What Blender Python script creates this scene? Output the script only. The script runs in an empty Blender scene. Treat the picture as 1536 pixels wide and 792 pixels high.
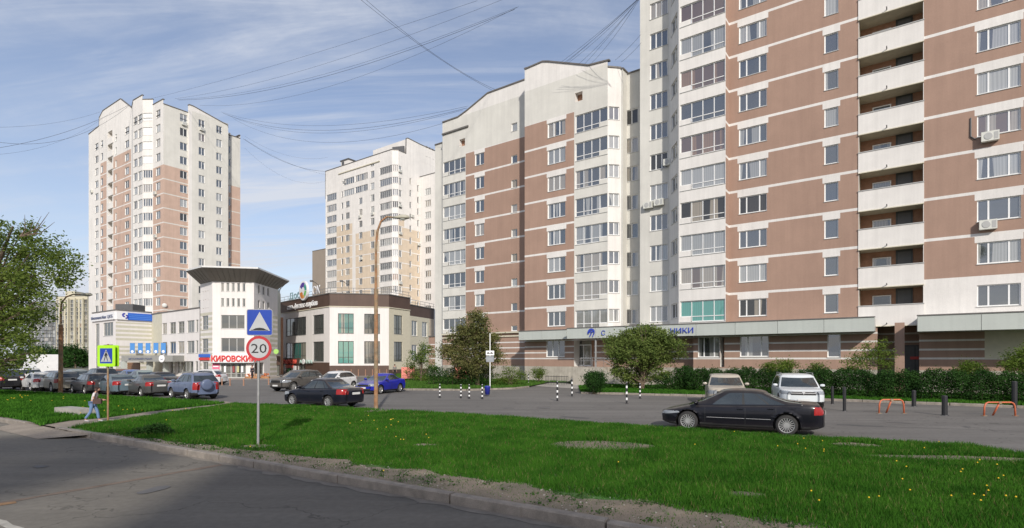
import bpy, math, random
import numpy as np
from mathutils import Vector, Matrix
S = bpy.context.scene
C = S.collection
RND = random.Random(7)
R = math.radians
# ---------------------------------------------------------------- camera
F = 820.0; CX = 768.0; HY = 538.0; CH = 2.5       # focal length and horizon of the photograph in its own pixels, camera height
cd = bpy.data.cameras.new('camera'); cam = bpy.data.objects.new('camera', cd); C.objects.link(cam)
cam.location = (0, 0, CH); cam.rotation_euler = (R(90), 0, 0)
cd.sensor_width = 36; cd.lens = 36 * F / 1536; cd.shift_y = (HY - 396) / 1536
cd.clip_end = 6000; cd.clip_start = .1
S.camera = cam
S.view_settings.view_transform = 'Standard'; S.view_settings.look = 'None'
S.view_settings.exposure = 0.12; S.view_settings.gamma = 1
# ---------------------------------------------------------------- light
SUN_EL = R(31); SUN_ROT = R(170)
sd = bpy.data.lights.new('sun', 'SUN'); sun = bpy.data.objects.new('sun', sd); C.objects.link(sun)
sd.energy = 3.6; sd.angle = R(1.1); sd.color = (1, .945, .87)
to_sun = Vector((math.sin(SUN_ROT) * math.cos(SUN_EL), math.cos(SUN_ROT) * math.cos(SUN_EL), math.sin(SUN_EL)))
sun.rotation_euler = to_sun.to_track_quat('Z', 'Y').to_euler(); sun.location = (0, -50, 60)
W = bpy.data.worlds.new('World'); S.world = W; W.use_nodes = True
def world():
    nt = W.node_tree; n = nt.nodes; l = nt.links
    for x in list(n): n.remove(x)
    out = n.new('ShaderNodeOutputWorld'); bg = n.new('ShaderNodeBackground'); l.new(bg.outputs[0], out.inputs[0])
    sky = n.new('ShaderNodeTexSky'); sky.sky_type = 'NISHITA'; sky.sun_disc = False
    sky.sun_elevation = SUN_EL; sky.sun_rotation = SUN_ROT; sky.air_density = 1.0; sky.dust_density = 1.2; sky.ozone_density = 1.6
    tc = n.new('ShaderNodeTexCoord'); sep = n.new('ShaderNodeSeparateXYZ'); l.new(tc.outputs['Generated'], sep.inputs[0])
    def m(op, a, b=None, c=None):
        x = n.new('ShaderNodeMath'); x.operation = op
        for i, v in enumerate((a, b, c)):
            if v is None: continue
            if isinstance(v, (int, float)): x.inputs[i].default_value = v
            else: l.new(v, x.inputs[i])
        return x.outputs[0]
    zz = m('MAXIMUM', sep.outputs[2], .0); zz = m('ADD', zz, .22)
    px = m('DIVIDE', sep.outputs[0], zz); py = m('DIVIDE', sep.outputs[1], zz)
    cb = n.new('ShaderNodeCombineXYZ'); l.new(px, cb.inputs[0]); l.new(py, cb.inputs[1])
    def layer(rot, sc, scale, lo, hi, seed, dist):
        mp = n.new('ShaderNodeMapping'); mp.inputs['Rotation'].default_value = (0, 0, R(rot)); mp.inputs['Scale'].default_value = sc; mp.inputs['Location'].default_value = (seed, seed, 0)
        l.new(cb.outputs[0], mp.inputs[0])
        nz = n.new('ShaderNodeTexNoise'); nz.inputs['Scale'].default_value = scale; nz.inputs['Detail'].default_value = 8; nz.inputs['Roughness'].default_value = .62; nz.inputs['Distortion'].default_value = dist
        l.new(mp.outputs[0], nz.inputs[0])
        r = n.new('ShaderNodeMapRange'); r.inputs[1].default_value = lo; r.inputs[2].default_value = hi; r.interpolation_type = 'SMOOTHSTEP'
        l.new(nz.outputs[0], r.inputs[0]); return r.outputs[0]
    a = layer(66, (.35, 1.6, 1), 1.5, .40, .78, 3.1, .6)
    b = layer(52, (.3, 2.2, 1), 3.2, .42, .80, 9.7, .9)
    c = layer(0, (1, 1, 1), .8, .30, .60, 5.3, .2)
    d = m('MULTIPLY', m('ADD', m('MULTIPLY', a, 1.1), m('MULTIPLY', b, .8)), c)
    # whiter towards the horizon all round
    hz = m('POWER', m('SUBTRACT', 1.0, m('MINIMUM', m('MAXIMUM', sep.outputs[2], 0.0), 1.0)), 5.0)
    d = m('MINIMUM', m('ADD', m('MULTIPLY', d, .84), m('MULTIPLY', hz, .55)), .85)
    d = m('ADD', d, .10)
    mx = n.new('ShaderNodeMix'); mx.data_type = 'RGBA'; l.new(d, mx.inputs[0])
    tn = n.new('ShaderNodeVectorMath'); tn.operation = 'MULTIPLY'; l.new(sky.outputs[0], tn.inputs[0]); tn.inputs[1].default_value = (1.05, .975, .99); l.new(tn.outputs[0], mx.inputs[6]); mx.inputs[7].default_value = (4.6, 4.85, 5.4, 1)
    l.new(mx.outputs[2], bg.inputs[0]); bg.inputs[1].default_value = .14
world()
# ---------------------------------------------------------------- helpers
def gp(x, y, z=0.0):            # a point of the level z seen at photograph pixel x, y
    D = (CH - z) * F / (y - HY); return ((x - CX) / F * D, D)
def at(x, D): return ((x - CX) / F * D, D)
def zat(y, D): return CH + (HY - y) / F * D
def hit(px, A, B):              # where the sight line of column px meets the line A-B: distance along A-B, depth
    t = (px - CX) / F; dx, dy = B[0] - A[0], B[1] - A[1]; L = math.hypot(dx, dy); dx /= L; dy /= L
    s = (t * A[1] - A[0]) / (dx - t * dy); return s, A[1] + s * dy
class Fr:
    def __init__(s, vp):
        k = (CX - vp) / F; n = math.hypot(k, 1); s.a = k / n; s.b = 1 / n; s.ang = math.atan2(-s.b, s.a)
    def w(s, u, v): return (u * s.a + v * s.b, -u * s.b + v * s.a)
    def u(s, px, v): t = (px - CX) / F; return v * (t * s.a - s.b) / (t * s.b + s.a)
    def v(s, px, u): t = (px - CX) / F; return u * (t * s.b + s.a) / (t * s.a - s.b)
    def pu(s, px, v): return s.w(s.u(px, v), v)
    def pv(s, px, u): return s.w(u, s.v(px, u))
def empty(name, loc=(0, 0, 0), rz=0, label=None, cat=None, group=None, kind=None, parent=None):
    o = bpy.data.objects.new(name, None); C.objects.link(o); o.location = loc; o.rotation_euler = (0, 0, rz); o.empty_display_size = .3
    return tag(o, label, cat, group, kind) if not parent else setp(o, parent)
def setp(o, p): o.parent = p; return o
def tag(o, label=None, cat=None, group=None, kind=None):
    if label: o['label'] = label
    if cat: o['category'] = cat
    if group: o['group'] = group
    if kind: o['kind'] = kind
    return o
class MB:
    def __init__(s): s.v = []; s.f = []; s.m = []
    def add(s, vs, fs, m=0):
        b = len(s.v); s.v += [tuple(p) for p in vs]
        for f in fs: s.f.append(tuple(b + i for i in f)); s.m.append(m)
        return s
    def quad(s, a, b, c, d, m=0): return s.add([a, b, c, d], [(0, 1, 2, 3)], m)
    def box(s, x0, x1, y0, y1, z0, z1, m=0, M=None):
        vs = [(x, y, z) for z in (z0, z1) for y in (y0, y1) for x in (x0, x1)]
        if M is not None: vs = [tuple(M @ Vector(p)) for p in vs]
        return s.add(vs, [(0, 2, 3, 1), (4, 5, 7, 6), (0, 1, 5, 4), (2, 6, 7, 3), (0, 4, 6, 2), (1, 3, 7, 5)], m)
    def prism(s, poly, z0, z1, m=0, mt=None):
        n = len(poly); ar = sum(poly[i][0] * poly[(i + 1) % n][1] - poly[(i + 1) % n][0] * poly[i][1] for i in range(n))
        if ar < 0: poly = poly[::-1]
        vs = [(p[0], p[1], z0) for p in poly] + [(p[0], p[1], z1) for p in poly]
        s.add(vs, [(i, (i + 1) % n, (i + 1) % n + n, i + n) for i in range(n)], m)
        b = len(s.v) - 2 * n; s.f.append(tuple(b + n + i for i in range(n))); s.m.append(m if mt is None else mt)
        s.f.append(tuple(b + n - 1 - i for i in range(n))); s.m.append(m); return s
    def tube(s, pts, r, n=8, m=0, cap=True):
        pts = [Vector(p) for p in pts]; k = len(pts); r = r if isinstance(r, (list, tuple)) else [r] * k; vs = []; up = None
        for i, p in enumerate(pts):
            d = (pts[min(i + 1, k - 1)] - pts[max(i - 1, 0)]).normalized()
            if up is None: up = Vector((0, 0, 1)) if abs(d.z) < .9 else Vector((1, 0, 0))
            a = d.cross(up).normalized(); b = a.cross(d).normalized(); up = b
            for j in range(n):
                t = 2 * math.pi * j / n; vs.append(p + a * (math.cos(t) * r[i]) + b * (math.sin(t) * r[i]))
        fs = [(i * n + j, i * n + (j + 1) % n, (i + 1) * n + (j + 1) % n, (i + 1) * n + j) for i in range(k - 1) for j in range(n)]
        if cap: fs += [tuple(range(n))[::-1], tuple((k - 1) * n + j for j in range(n))]
        return s.add(vs, fs, m)
    def lathe(s, prof, n=16, m=0, axis='z', c=(0, 0, 0)):
        vs = []
        for r, h in prof:
            for j in range(n):
                t = 2 * math.pi * j / n; x, y = r * math.cos(t), r * math.sin(t)
                vs.append({'z': (c[0] + x, c[1] + y, c[2] + h), 'y': (c[0] + x, c[1] + h, c[2] + y), 'x': (c[0] + h, c[1] + x, c[2] + y)}[axis])
        k = len(prof)
        return s.add(vs, [(i * n + j, i * n + (j + 1) % n, (i + 1) * n + (j + 1) % n, (i + 1) * n + j) for i in range(k - 1) for j in range(n)], m)
    def mesh(s, name, mats, smooth=False):
        me = bpy.data.meshes.new(name); me.from_pydata(s.v, [], s.f)
        for m in (mats if isinstance(mats, (list, tuple)) else [mats]): me.materials.append(m)
        me.polygons.foreach_set('material_index', s.m)
        if smooth: me.polygons.foreach_set('use_smooth', [True] * len(s.f))
        me.update(); return me
    def build(s, name, mats, parent=None, loc=(0, 0, 0), rz=0, smooth=False, **k):
        o = bpy.data.objects.new(name, s.mesh(name, mats, smooth)); C.objects.link(o); o.location = loc; o.rotation_euler = (0, 0, rz)
        if parent: o.parent = parent
        return tag(o, **k)
def link(name, me, parent=None, loc=(0, 0, 0), rz=0, **k):
    o = bpy.data.objects.new(name, me); C.objects.link(o); o.location = loc; o.rotation_euler = (0, 0, rz)
    if parent: o.parent = parent
    return tag(o, **k)
# ---------------------------------------------------------------- materials
def rgb(c): return (c[0], c[1], c[2], 1)
def mat(name, col, rough=.8, metal=0, var=.12, scale=3.0, bump=0, streak=0, coord='Object', fine=0, col2=None, spec=.5, coat=0, blotch=0):
    m = bpy.data.materials.new(name); m.use_nodes = True; nt = m.node_tree; n = nt.nodes; l = nt.links
    b = n['Principled BSDF']; b.inputs['Roughness'].default_value = rough; b.inputs['Metallic'].default_value = metal
    b.inputs['Specular IOR Level'].default_value = spec; b.inputs['Coat Weight'].default_value = coat
    b.inputs['Base Color'].default_value = rgb(col)
    if var or streak or fine or blotch:
        if coord == 'World': co = n.new('ShaderNodeNewGeometry').outputs['Position']
        else: co = n.new('ShaderNodeTexCoord').outputs['Object']
        def noise(sc, det=4, vec=None, ro=.55):
            x = n.new('ShaderNodeTexNoise'); x.inputs['Scale'].default_value = sc; x.inputs['Detail'].default_value = det; x.inputs['Roughness'].default_value = ro
            l.new(vec or co, x.inputs[0]); return x.outputs[0]
        def rng(v, a, c, lo=.3, hi=.7):
            r = n.new('ShaderNodeMapRange'); r.inputs[1].default_value = lo; r.inputs[2].default_value = hi; r.inputs[3].default_value = a; r.inputs[4].default_value = c; l.new(v, r.inputs[0]); return r.outputs[0]
        def mul(a, c):
            x = n.new('ShaderNodeMath'); x.operation = 'MULTIPLY'; l.new(a, x.inputs[0]); l.new(c, x.inputs[1]); return x.outputs[0]
        n1 = noise(scale); f = rng(n1, 1 - var, 1 + var)
        if fine: f = mul(f, rng(noise(scale * 22, 3), 1 - fine, 1 + fine))
        if blotch: f = mul(f, rng(noise(scale * .12, 5), 1 - blotch, 1 + blotch, .35, .65))
        if streak:
            mp = n.new('ShaderNodeMapping'); mp.inputs['Scale'].default_value = (2.2, 2.2, .12); l.new(co, mp.inputs[0])
            f = mul(f, rng(noise(1.0, 6, mp.outputs[0], .7), 1 - streak, 1 + streak * .3, .35, .6))
        if col2:
            mx = n.new('ShaderNodeMix'); mx.data_type = 'RGBA'; mx.inputs[6].default_value = rgb(col); mx.inputs[7].default_value = rgb(col2)
            l.new(rng(noise(scale * .35, 5), 0, 1, .42, .6), mx.inputs[0]); base = mx.outputs[2]
        else:
            rg = n.new('ShaderNodeRGB'); rg.outputs[0].default_value = rgb(col); base = rg.outputs[0]
        vm = n.new('ShaderNodeVectorMath'); vm.operation = 'SCALE'; l.new(base, vm.inputs[0]); l.new(f, vm.inputs['Scale']); l.new(vm.outputs[0], b.inputs['Base Color'])
        if bump:
            bp = n.new('ShaderNodeBump'); bp.inputs['Strength'].default_value = bump; bp.inputs['Distance'].default_value = .02; l.new(noise(scale * 12, 4), bp.inputs['Height']); l.new(bp.outputs[0], b.inputs['Normal'])
    return m
M = {}
M['white'] = mat('white_stucco', (.70, .675, .635), .9, var=.04, scale=.8, streak=.08, fine=.04, blotch=.05)
M['green_white'] = mat('pale_green_stucco', (.615, .60, .545), .9, var=.05, scale=.8, streak=.06, fine=.03, blotch=.06)
M['brown'] = mat('brown_stucco', (.345, .228, .172), .92, var=.05, scale=.7, streak=.07, fine=.04, blotch=.05)
M['tan'] = mat('tan_brick', (.50, .36, .285), .9, var=.06, scale=.9, streak=.08, fine=.05)
M['beige'] = mat('beige_brick', (.60, .50, .38), .9, var=.06, scale=.9, streak=.08, fine=.05)
M['soffit'] = mat('soffit', (.42, .38, .30), .9, var=.1)
M['terracotta'] = mat('terracotta_brick', (.36, .20, .13), .9, var=.15, scale=4)
M['plinth'] = mat('plinth_stone', (.40, .37, .31), .85, var=.15, scale=2, streak=.2)
M['grey_panel'] = mat('grey_cladding', (.46, .49, .45), .45, var=.04, scale=.6, streak=.05, spec=.5)
M['grey_dark'] = mat('dark_grey_metal', (.10, .10, .10), .5, var=.1)
M['coping'] = mat('roof_edge_metal', (.14, .13, .12), .6, var=.15)
M['frame'] = mat('white_plastic', (.78, .78, .76), .4, var=.03)
M['frame_grey'] = mat('grey_aluminium', (.42, .42, .40), .4, var=.05)
M['frame_dark'] = mat('dark_aluminium', (.05, .055, .05), .4, var=.1)
M['wood'] = mat('varnished_wood', (.35, .17, .07), .6, var=.2)
M['roof'] = mat('roofing_felt', (.09, .09, .09), .95, var=.2)
M['darkbrown'] = mat('dark_brown_cladding', (.085, .050, .036), .6, var=.1, scale=.8, streak=.08)
M['cream_panel'] = mat('cream_panel', (.58, .54, .42), .8, var=.05)
M['black'] = mat('black_rubber', (.02, .02, .02), .8, var=.1)
M['blacksteel'] = mat('black_painted_steel', (.02, .02, .022), .45, var=.1)
M['whitepaint'] = mat('white_paint', (.78, .78, .76), .5, var=.05)
M['steel'] = mat('galvanised_steel', (.34, .34, .33), .5, metal=.5, var=.12, scale=6)
M['rust'] = mat('rusty_painted_steel', (.30, .15, .07), .8, var=.3, scale=5, col2=(.24, .19, .12))
M['concrete'] = mat('concrete', (.34, .32, .285), .9, var=.14, scale=2.5, fine=.1, streak=.1, coord='World')
def glassmat(name, dark, curtain, p_curt, gloss):
    m = bpy.data.materials.new(name); m.use_nodes = True; nt = m.node_tree; n = nt.nodes; l = nt.links; b = n['Principled BSDF']
    tc = n.new('ShaderNodeTexCoord'); oi = n.new('ShaderNodeObjectInfo'); sp = n.new('ShaderNodeSeparateXYZ'); l.new(tc.outputs['Object'], sp.inputs[0])
    def mm(op, a, c):
        x = n.new('ShaderNodeMath'); x.operation = op
        for i, v in enumerate((a, c)):
            if isinstance(v, (int, float)): x.inputs[i].default_value = v
            else: l.new(v, x.inputs[i])
        return x.outputs[0]
    r = oi.outputs['Random']; r2 = mm('FRACT', mm('MULTIPLY', r, 17.3), 0); r3 = mm('FRACT', mm('MULTIPLY', r, 71.7), 0)
    wob = n.new('ShaderNodeTexNoise'); wob.inputs['Scale'].default_value = 1.0; wob.inputs['Detail'].default_value = 0; wob.noise_dimensions = '4D'
    mpz = n.new('ShaderNodeMapping'); mpz.inputs['Scale'].default_value = (1.1, 1, .07); l.new(tc.outputs['Object'], mpz.inputs[0]); l.new(mpz.outputs[0], wob.inputs[0]); l.new(mm('MULTIPLY', r, 40.), wob.inputs['W'])
    cover = mm('GREATER_THAN', mm('ADD', wob.outputs[0], mm('MULTIPLY', mm('SUBTRACT', r2, .5), .7)), 1 - p_curt)
    fold = mm('ADD', mm('MULTIPLY', mm('SINE', mm('MULTIPLY', mm('ADD', sp.outputs[0], mm('MULTIPLY', wob.outputs[0], .5)), 38.), 0), .14), .86)
    cc = n.new('ShaderNodeMix'); cc.data_type = 'RGBA'; cc.inputs[6].default_value = rgb(curtain); cc.inputs[7].default_value = (.34, .30, .24, 1); l.new(mm('GREATER_THAN', r3, .72), cc.inputs[0])
    vm = n.new('ShaderNodeVectorMath'); vm.operation = 'SCALE'; l.new(cc.outputs[2], vm.inputs[0]); l.new(fold, vm.inputs['Scale'])
    mx = n.new('ShaderNodeMix'); mx.data_type = 'RGBA'; mx.inputs[6].default_value = rgb(dark); l.new(vm.outputs[0], mx.inputs[7]); l.new(mm('MULTIPLY', cover, mm('ADD', mm('MULTIPLY', r3, .4), .5)), mx.inputs[0])
    l.new(mx.outputs[2], b.inputs['Base Color']); b.inputs['Roughness'].default_value = .7
    gl = n.new('ShaderNodeBsdfGlossy'); gl.inputs['Roughness'].default_value = .03; gl.inputs[0].default_value = (.86, .88, .90, 1)
    nb = n.new('ShaderNodeTexNoise'); nb.inputs['Scale'].default_value = .8; l.new(tc.outputs['Object'], nb.inputs[0])
    bp = n.new('ShaderNodeBump'); bp.inputs['Strength'].default_value = .05; bp.inputs['Distance'].default_value = .05; l.new(nb.outputs[0], bp.inputs['Height']); l.new(bp.outputs[0], gl.inputs['Normal'])
    ms = n.new('ShaderNodeMixShader'); fr = n.new('ShaderNodeFresnel'); fr.inputs[0].default_value = 1.5
    l.new(mm('ADD', mm('MULTIPLY', fr.outputs[0], 1.), gloss), ms.inputs[0]); l.new(b.outputs[0], ms.inputs[1]); l.new(gl.outputs[0], ms.inputs[2]); l.new(ms.outputs[0], n['Material Output'].inputs[0])
    return m
M['glass'] = glassmat('window_glass', (.035, .04, .045), (.46, .46, .43), .42, .17)
M['glass_wood'] = glassmat('loggia_glass_wood', (.09, .05, .03), (.32, .19, .10), .45, .16)
M['glass_open'] = glassmat('open_window_dark', (.02, .02, .02), (.05, .045, .04), .3, .03)
M['glass_shop'] = glassmat('shop_glass', (.03, .035, .03), (.30, .30, .26), .40, .12)
M['glass_teal'] = glassmat('teal_glass', (.03, .16, .13), (.08, .36, .30), .50, .12)
def plain(name, col, rough=.5, **k): return mat(name, col, rough, var=0, **k)
def emis(name, col, s):
    m = plain(name, col); b = m.node_tree.nodes['Principled BSDF']; b.inputs['Emission Color'].default_value = rgb(col); b.inputs['Emission Strength'].default_value = s; return m
PM = {}
def P(name, col, rough=.5):
    if name not in PM: PM[name] = plain(name, col, rough)
    return PM[name]
def text(name, s, size, mt, parent=None, loc=(0, 0, 0), rot=(R(90), 0, 0), depth=.02, width=None, align='LEFT', **k):
    cu = bpy.data.curves.new(name, 'FONT'); cu.body = s; cu.size = size; cu.extrude = depth; cu.align_x = align; cu.resolution_u = 2; cu.offset = k.pop('bold', 0)
    t = bpy.data.objects.new(name, cu); C.objects.link(t); bpy.context.view_layer.update()
    me = bpy.data.meshes.new_from_object(t.evaluated_get(bpy.context.evaluated_depsgraph_get())); bpy.data.objects.remove(t)
    if width and me.vertices:
        xs = [v.co.x for v in me.vertices]; sc = width / (max(xs) - min(xs))
        for v in me.vertices: v.co.x *= sc
    me.materials.clear(); me.materials.append(mt)
    o = bpy.data.objects.new(name, me); C.objects.link(o); o.location = loc; o.rotation_euler = rot
    if parent: o.parent = parent
    return tag(o, **k)
# ---------------------------------------------------------------- windows
WC = {}
def window_mesh(w, h, kind, fm, gm, fw=.07):
    key = (round(w, 2), round(h, 2), kind, fm.name, gm.name)
    if key in WC: return WC[key]
    w, h = key[0], key[1]; b = MB(); g = MB(); y0, y1 = 0, .07
    def bar(x0, x1, z0, z1): b.box(x0, x1, y0, y1, z0, z1)
    leaves = []
    if kind[0] == 'L':                                   # loggia glazing, a low row under all but one leaf
        n = int(kind[2]); ws = [w * i / n for i in range(n + 1)]; lo = h * .24; short = 0 if kind[1] == 'A' else n - 1
        if kind[1] == 'C': short = -1
        bar(0, w, h - fw, h)
        for i in range(n):
            a, c = ws[i], ws[i + 1]
            bar(a, a + fw * .8, 0 if i != short and (i - 1) != short or (i > short and i != 0 and short != -1 and i != short) else lo, h - fw)
            if i == short: bar(a, c, lo, lo + fw); leaves.append((a, c, lo, h))
            else: bar(a, c, lo, lo + fw * .8); bar(a, c, 0, fw); leaves += [(a, c, 0, lo), (a, c, lo, h)]
        bar(w - fw, w, lo if short == n - 1 else 0, h - fw)
    else:
        cuts = {'1': [], '2': [.5], '3': [.33, .66], '3w': [.27, .74], '2n': [.62], '4': [.25, .5, .75], '5': [.2, .4, .6, .8], '6': [1 / 6, 2 / 6, .5, 4 / 6, 5 / 6], '2b': [.4]}[kind.split('t')[0]]
        xs = [0] + [c * w for c in cuts] + [w]
        bar(0, w, 0, fw); bar(0, w, h - fw, h); bar(0, fw, fw, h - fw); bar(w - fw, w, fw, h - fw)
        for c in cuts: bar(c * w - fw * .65, c * w + fw * .65, fw, h - fw)
        if 't' in kind:
            tz = h * .28; bar(fw, w - fw, tz - fw * .4, tz + fw * .4)
        leaves = [(xs[i], xs[i + 1], 0, h) for i in range(len(xs) - 1)]
    for a, c, z0, z1 in leaves: g.quad((a, .04, z0), (c, .04, z0), (c, .04, z1), (a, .04, z1))
    b.box(-.04, w + .04, -.14, .0, -.045, -.005, 1)       # outer sill
    WC[key] = (b.mesh('window_frame', [fm, M['frame_grey']]), g.mesh('window_pane', gm)); return WC[key]
def put_window(root, o, d, ang, s0, z0, w, h, kind, fm, gm, rec=.14, name='window'):
    fmesh, pmesh = window_mesh(w, h, kind, fm, gm)
    x = o[0] + d[0] * s0 - d[1] * rec; y = o[1] + d[1] * s0 + d[0] * rec
    fo = link(name, fmesh, root, (x, y, z0), ang); link('pane', pmesh, fo); return fo
class Bld:
    def __init__(s, name, base, ang, label, cat='building', group=None):
        s.root = empty(name, (base[0], base[1], 0), ang, label, cat, group); s.ang = ang; s.base = base
    def L(s, p):
        x, y = p[0] - s.base[0], p[1] - s.base[1]; c, q = math.cos(-s.ang), math.sin(-s.ang); return (x * c - y * q, x * q + y * c)
    def cols(s, A, B, specs, fm=None, gm=None):
        """specs: (px0, px1, kind, top of the highest, height, count, step)"""
        ops = []
        for sp in specs:
            p0, p1, kind, zt, h, n = sp[:6]; step = sp[6] if len(sp) > 6 else 2.8
            s0 = hit(p0, A, B)[0]; s1 = hit(p1, A, B)[0]
            for k in range(n): ops.append(dict(s0=s0, s1=s1, z0=zt - k * step - h, z1=zt - k * step, kind=kind))
        return ops
    def facet(s, A, B, z0, z1, ops=(), paint=None, cs=(), cz=(), mats=None, prof=None, fm=None, gm=None, name='wall', reveal=.14, coping=True, curb=0):
        a, b = s.L(A), s.L(B); Ln = math.hypot(b[0] - a[0], b[1] - a[1]); d = ((b[0] - a[0]) / Ln, (b[1] - a[1]) / Ln); ang = math.atan2(d[1], d[0])
        mats = mats or [M['white'], M['brown']]; fm = fm or M['frame']; gm = gm or M['glass']
        def pt(q, z, y=0): return (a[0] + d[0] * q - d[1] * y, a[1] + d[1] * q + d[0] * y, z)
        ops = [o for o in ops if o['s1'] > .05 and o['s0'] < Ln - .05 and o['z0'] < z1 and o['z1'] > z0]
        for o in ops:
            o['rects'] = [(o['s0'], o['s1'], o['z0'], o['z1'])]
            if o['kind'][0] == 'L' and o['kind'][1] in 'AB':
                n = int(o['kind'][2]); w = (o['s1'] - o['s0']) / n; zl = o['z0'] + (o['z1'] - o['z0']) * .24
                if o['kind'][1] == 'A': o['rects'] = [(o['s0'], o['s0'] + w, zl, o['z1']), (o['s0'] + w, o['s1'], o['z0'], o['z1'])]
                else: o['rects'] = [(o['s0'], o['s1'] - w, o['z0'], o['z1']), (o['s1'] - w, o['s1'], zl, o['z1'])]
        rects = [r for o in ops for r in o['rects']]
        S_ = sorted(set([0, Ln] + [round(min(max(x, 0), Ln), 4) for x in cs] + [round(x, 4) for r in rects for x in r[:2] if 0 < x < Ln] + ([p[0] for p in prof if 0 < p[0] < Ln] if prof else [])))
        Z_ = sorted(set([z0, z1] + [round(x, 4) for x in cz if z0 < x < z1] + [round(x, 4) for r in rects for x in r[2:] if z0 < x < z1]))
        m = MB()
        for i in range(len(S_) - 1):
            sm = (S_[i] + S_[i + 1]) / 2; run = None
            for j in range(len(Z_) - 1):
                zm = (Z_[j] + Z_[j + 1]) / 2
                if any(r[0] < sm < r[1] and r[2] < zm < r[3] for r in rects): run = None; continue
                k = paint(sm, zm) if paint else 0
                if run is not None and run[0] == k:
                    q = m.f[run[1]]; m.v[q[2]] = pt(S_[i + 1], Z_[j + 1]); m.v[q[3]] = pt(S_[i], Z_[j + 1])
                else:
                    m.quad(pt(S_[i], Z_[j]), pt(S_[i + 1], Z_[j]), pt(S_[i + 1], Z_[j + 1]), pt(S_[i], Z_[j + 1]), k); run = (k, len(m.f) - 1)
        if prof:
            def pz(q):
                for (x0, h0), (x1, h1) in zip(prof, prof[1:]):
                    if x0 <= q <= x1: return h0 + (h1 - h0) * (q - x0) / max(x1 - x0, 1e-6)
                return prof[-1][1]
            for i in range(len(S_) - 1):
                q0, q1 = S_[i], S_[i + 1]; m.quad(pt(q0, z1), pt(q1, z1), pt(q1, pz(q1 - 1e-5)), pt(q0, pz(q0 + 1e-5)), 0)
        for o in ops:
            e = max(o.get('rec', 0), reveal); mi = o.get('rm', 0)
            for ri, (q0, q1, za, zb) in enumerate(o['rects']):
                two = len(o['rects']) > 1; shortleft = two and o['kind'][1] == 'A'
                m.quad(pt(q0, za), pt(q0, za, e), pt(q1, za, e), pt(q1, za), mi)
                m.quad(pt(q0, zb), pt(q1, zb), pt(q1, zb, e), pt(q0, zb, e), mi)
                if not (two and ri == 1): m.quad(pt(q0, za), pt(q0, zb), pt(q0, zb, e), pt(q0, za, e), mi)
                if not (two and ri == 0): m.quad(pt(q1, za), pt(q1, za, e), pt(q1, zb, e), pt(q1, zb), mi)
            if o['kind'] == 'open':
                q0, q1, za, zb = o['rects'][0]; m.quad(pt(q0, za, e), pt(q1, za, e), pt(q1, zb, e), pt(q0, zb, e), o.get('bm', 1))
        w = m.build(name, mats, s.root)
        for o in ops:
            if o['kind'] == 'open': continue
            put_window(s.root, a, d, ang, o['s0'], o['z0'], o['s1'] - o['s0'], o['z1'] - o['z0'], o['kind'], o.get('fm', fm), o.get('gm') or (RND.choices([gm, M['glass_wood'], M['glass_open']], [86, 6 if o['kind'][0] in 'L456' else 2, 9])[0] if gm is M['glass'] else gm), reveal - .04)
        if coping:
            pr = prof or [(0, z1), (Ln, z1)]; c = MB()
            for (x0, h0), (x1, h1) in zip(pr, pr[1:]):
                if x1 - x0 < .02: continue
                c.add([pt(x0, h0 - .02, -.09), pt(x1, h1 - .02, -.09), pt(x1, h1 - .02, .25), pt(x0, h0 - .02, .25), pt(x0, h0 + .12, -.09), pt(x1, h1 + .12, -.09), pt(x1, h1 + .12, .25), pt(x0, h0 + .12, .25)],
                      [(0, 1, 5, 4), (1, 2, 6, 5), (2, 3, 7, 6), (3, 0, 4, 7), (4, 5, 6, 7), (3, 2, 1, 0)])
            c.build('coping', M['coping'], s.root)
        return a, d, ang, Ln
    def flat(s, name, pts, z, m):
        q = [s.L(p) for p in pts]; ar = sum(q[i][0] * q[(i + 1) % len(q)][1] - q[(i + 1) % len(q)][0] * q[i][1] for i in range(len(q)))
        if ar < 0: q = q[::-1]
        b = MB(); b.add([(x, y, z) for x, y in q], [tuple(range(len(q)))]); return b.build(name, m, s.root)
    def blk(s, name, P0, P1, dep, z0, z1, m, out=0, parent=None):   # a box along the line P0-P1, dep deep behind it
        a, b = s.L(P0), s.L(P1); Ln = math.hypot(b[0] - a[0], b[1] - a[1]); d = ((b[0] - a[0]) / Ln, (b[1] - a[1]) / Ln)
        q = [(a[0] + d[0] * x - d[1] * y, a[1] + d[1] * x + d[0] * y) for x, y in ((0, -out), (Ln, -out), (Ln, dep), (0, dep))]
        return MB().prism(q, z0, z1).build(name, m, s.root)
def lerp(A, B, t): return (A[0] + (B[0] - A[0]) * t, A[1] + (B[1] - A[1]) * t)
def along(A, B, s):
    L = math.hypot(B[0] - A[0], B[1] - A[1]); return lerp(A, B, s / L)
# ================================================================ THE LARGE L-SHAPED APARTMENT HOUSE ON THE RIGHT
F1 = Fr(-358)
w = F1.w; U1 = F1.u
FH = 2.8; WT = 7.35                                   # storey height, top of the lowest flat windows
house = Bld('apartment_house', w(-20, 50), F1.ang, 'long brown and white apartment house with striped ground floor behind the hedge, largest building', 'apartment house')
VM, VR0, VB, VR, VL = 48.2, 48.5, 46.3, 47.3, 50.3
M['stripe_white'] = M['white']
mats_h = [M['white'], M['brown'], M['green_white'], M['plinth'], M['terracotta'], M['soffit'], M['cream_panel']]
def band(z): return (z - 7.76) % FH < .2 and z > 7.5
bandz = [7.76 + FH * k + e for k in range(14) for e in (0, .2)]
lintz = [WT + FH * k for k in range(14)]
GST = [(z, z + .13) for z in (2.45, 3.06, 3.68, 4.3)]
def gpaint(cream_from=1e9):
    def f(s, z):
        if z < 1.7: return 3
        if s > cream_from and z > 2.5: return 6
        return 0 if any(a < z < b for a, b in GST) else 1
    return f
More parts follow.
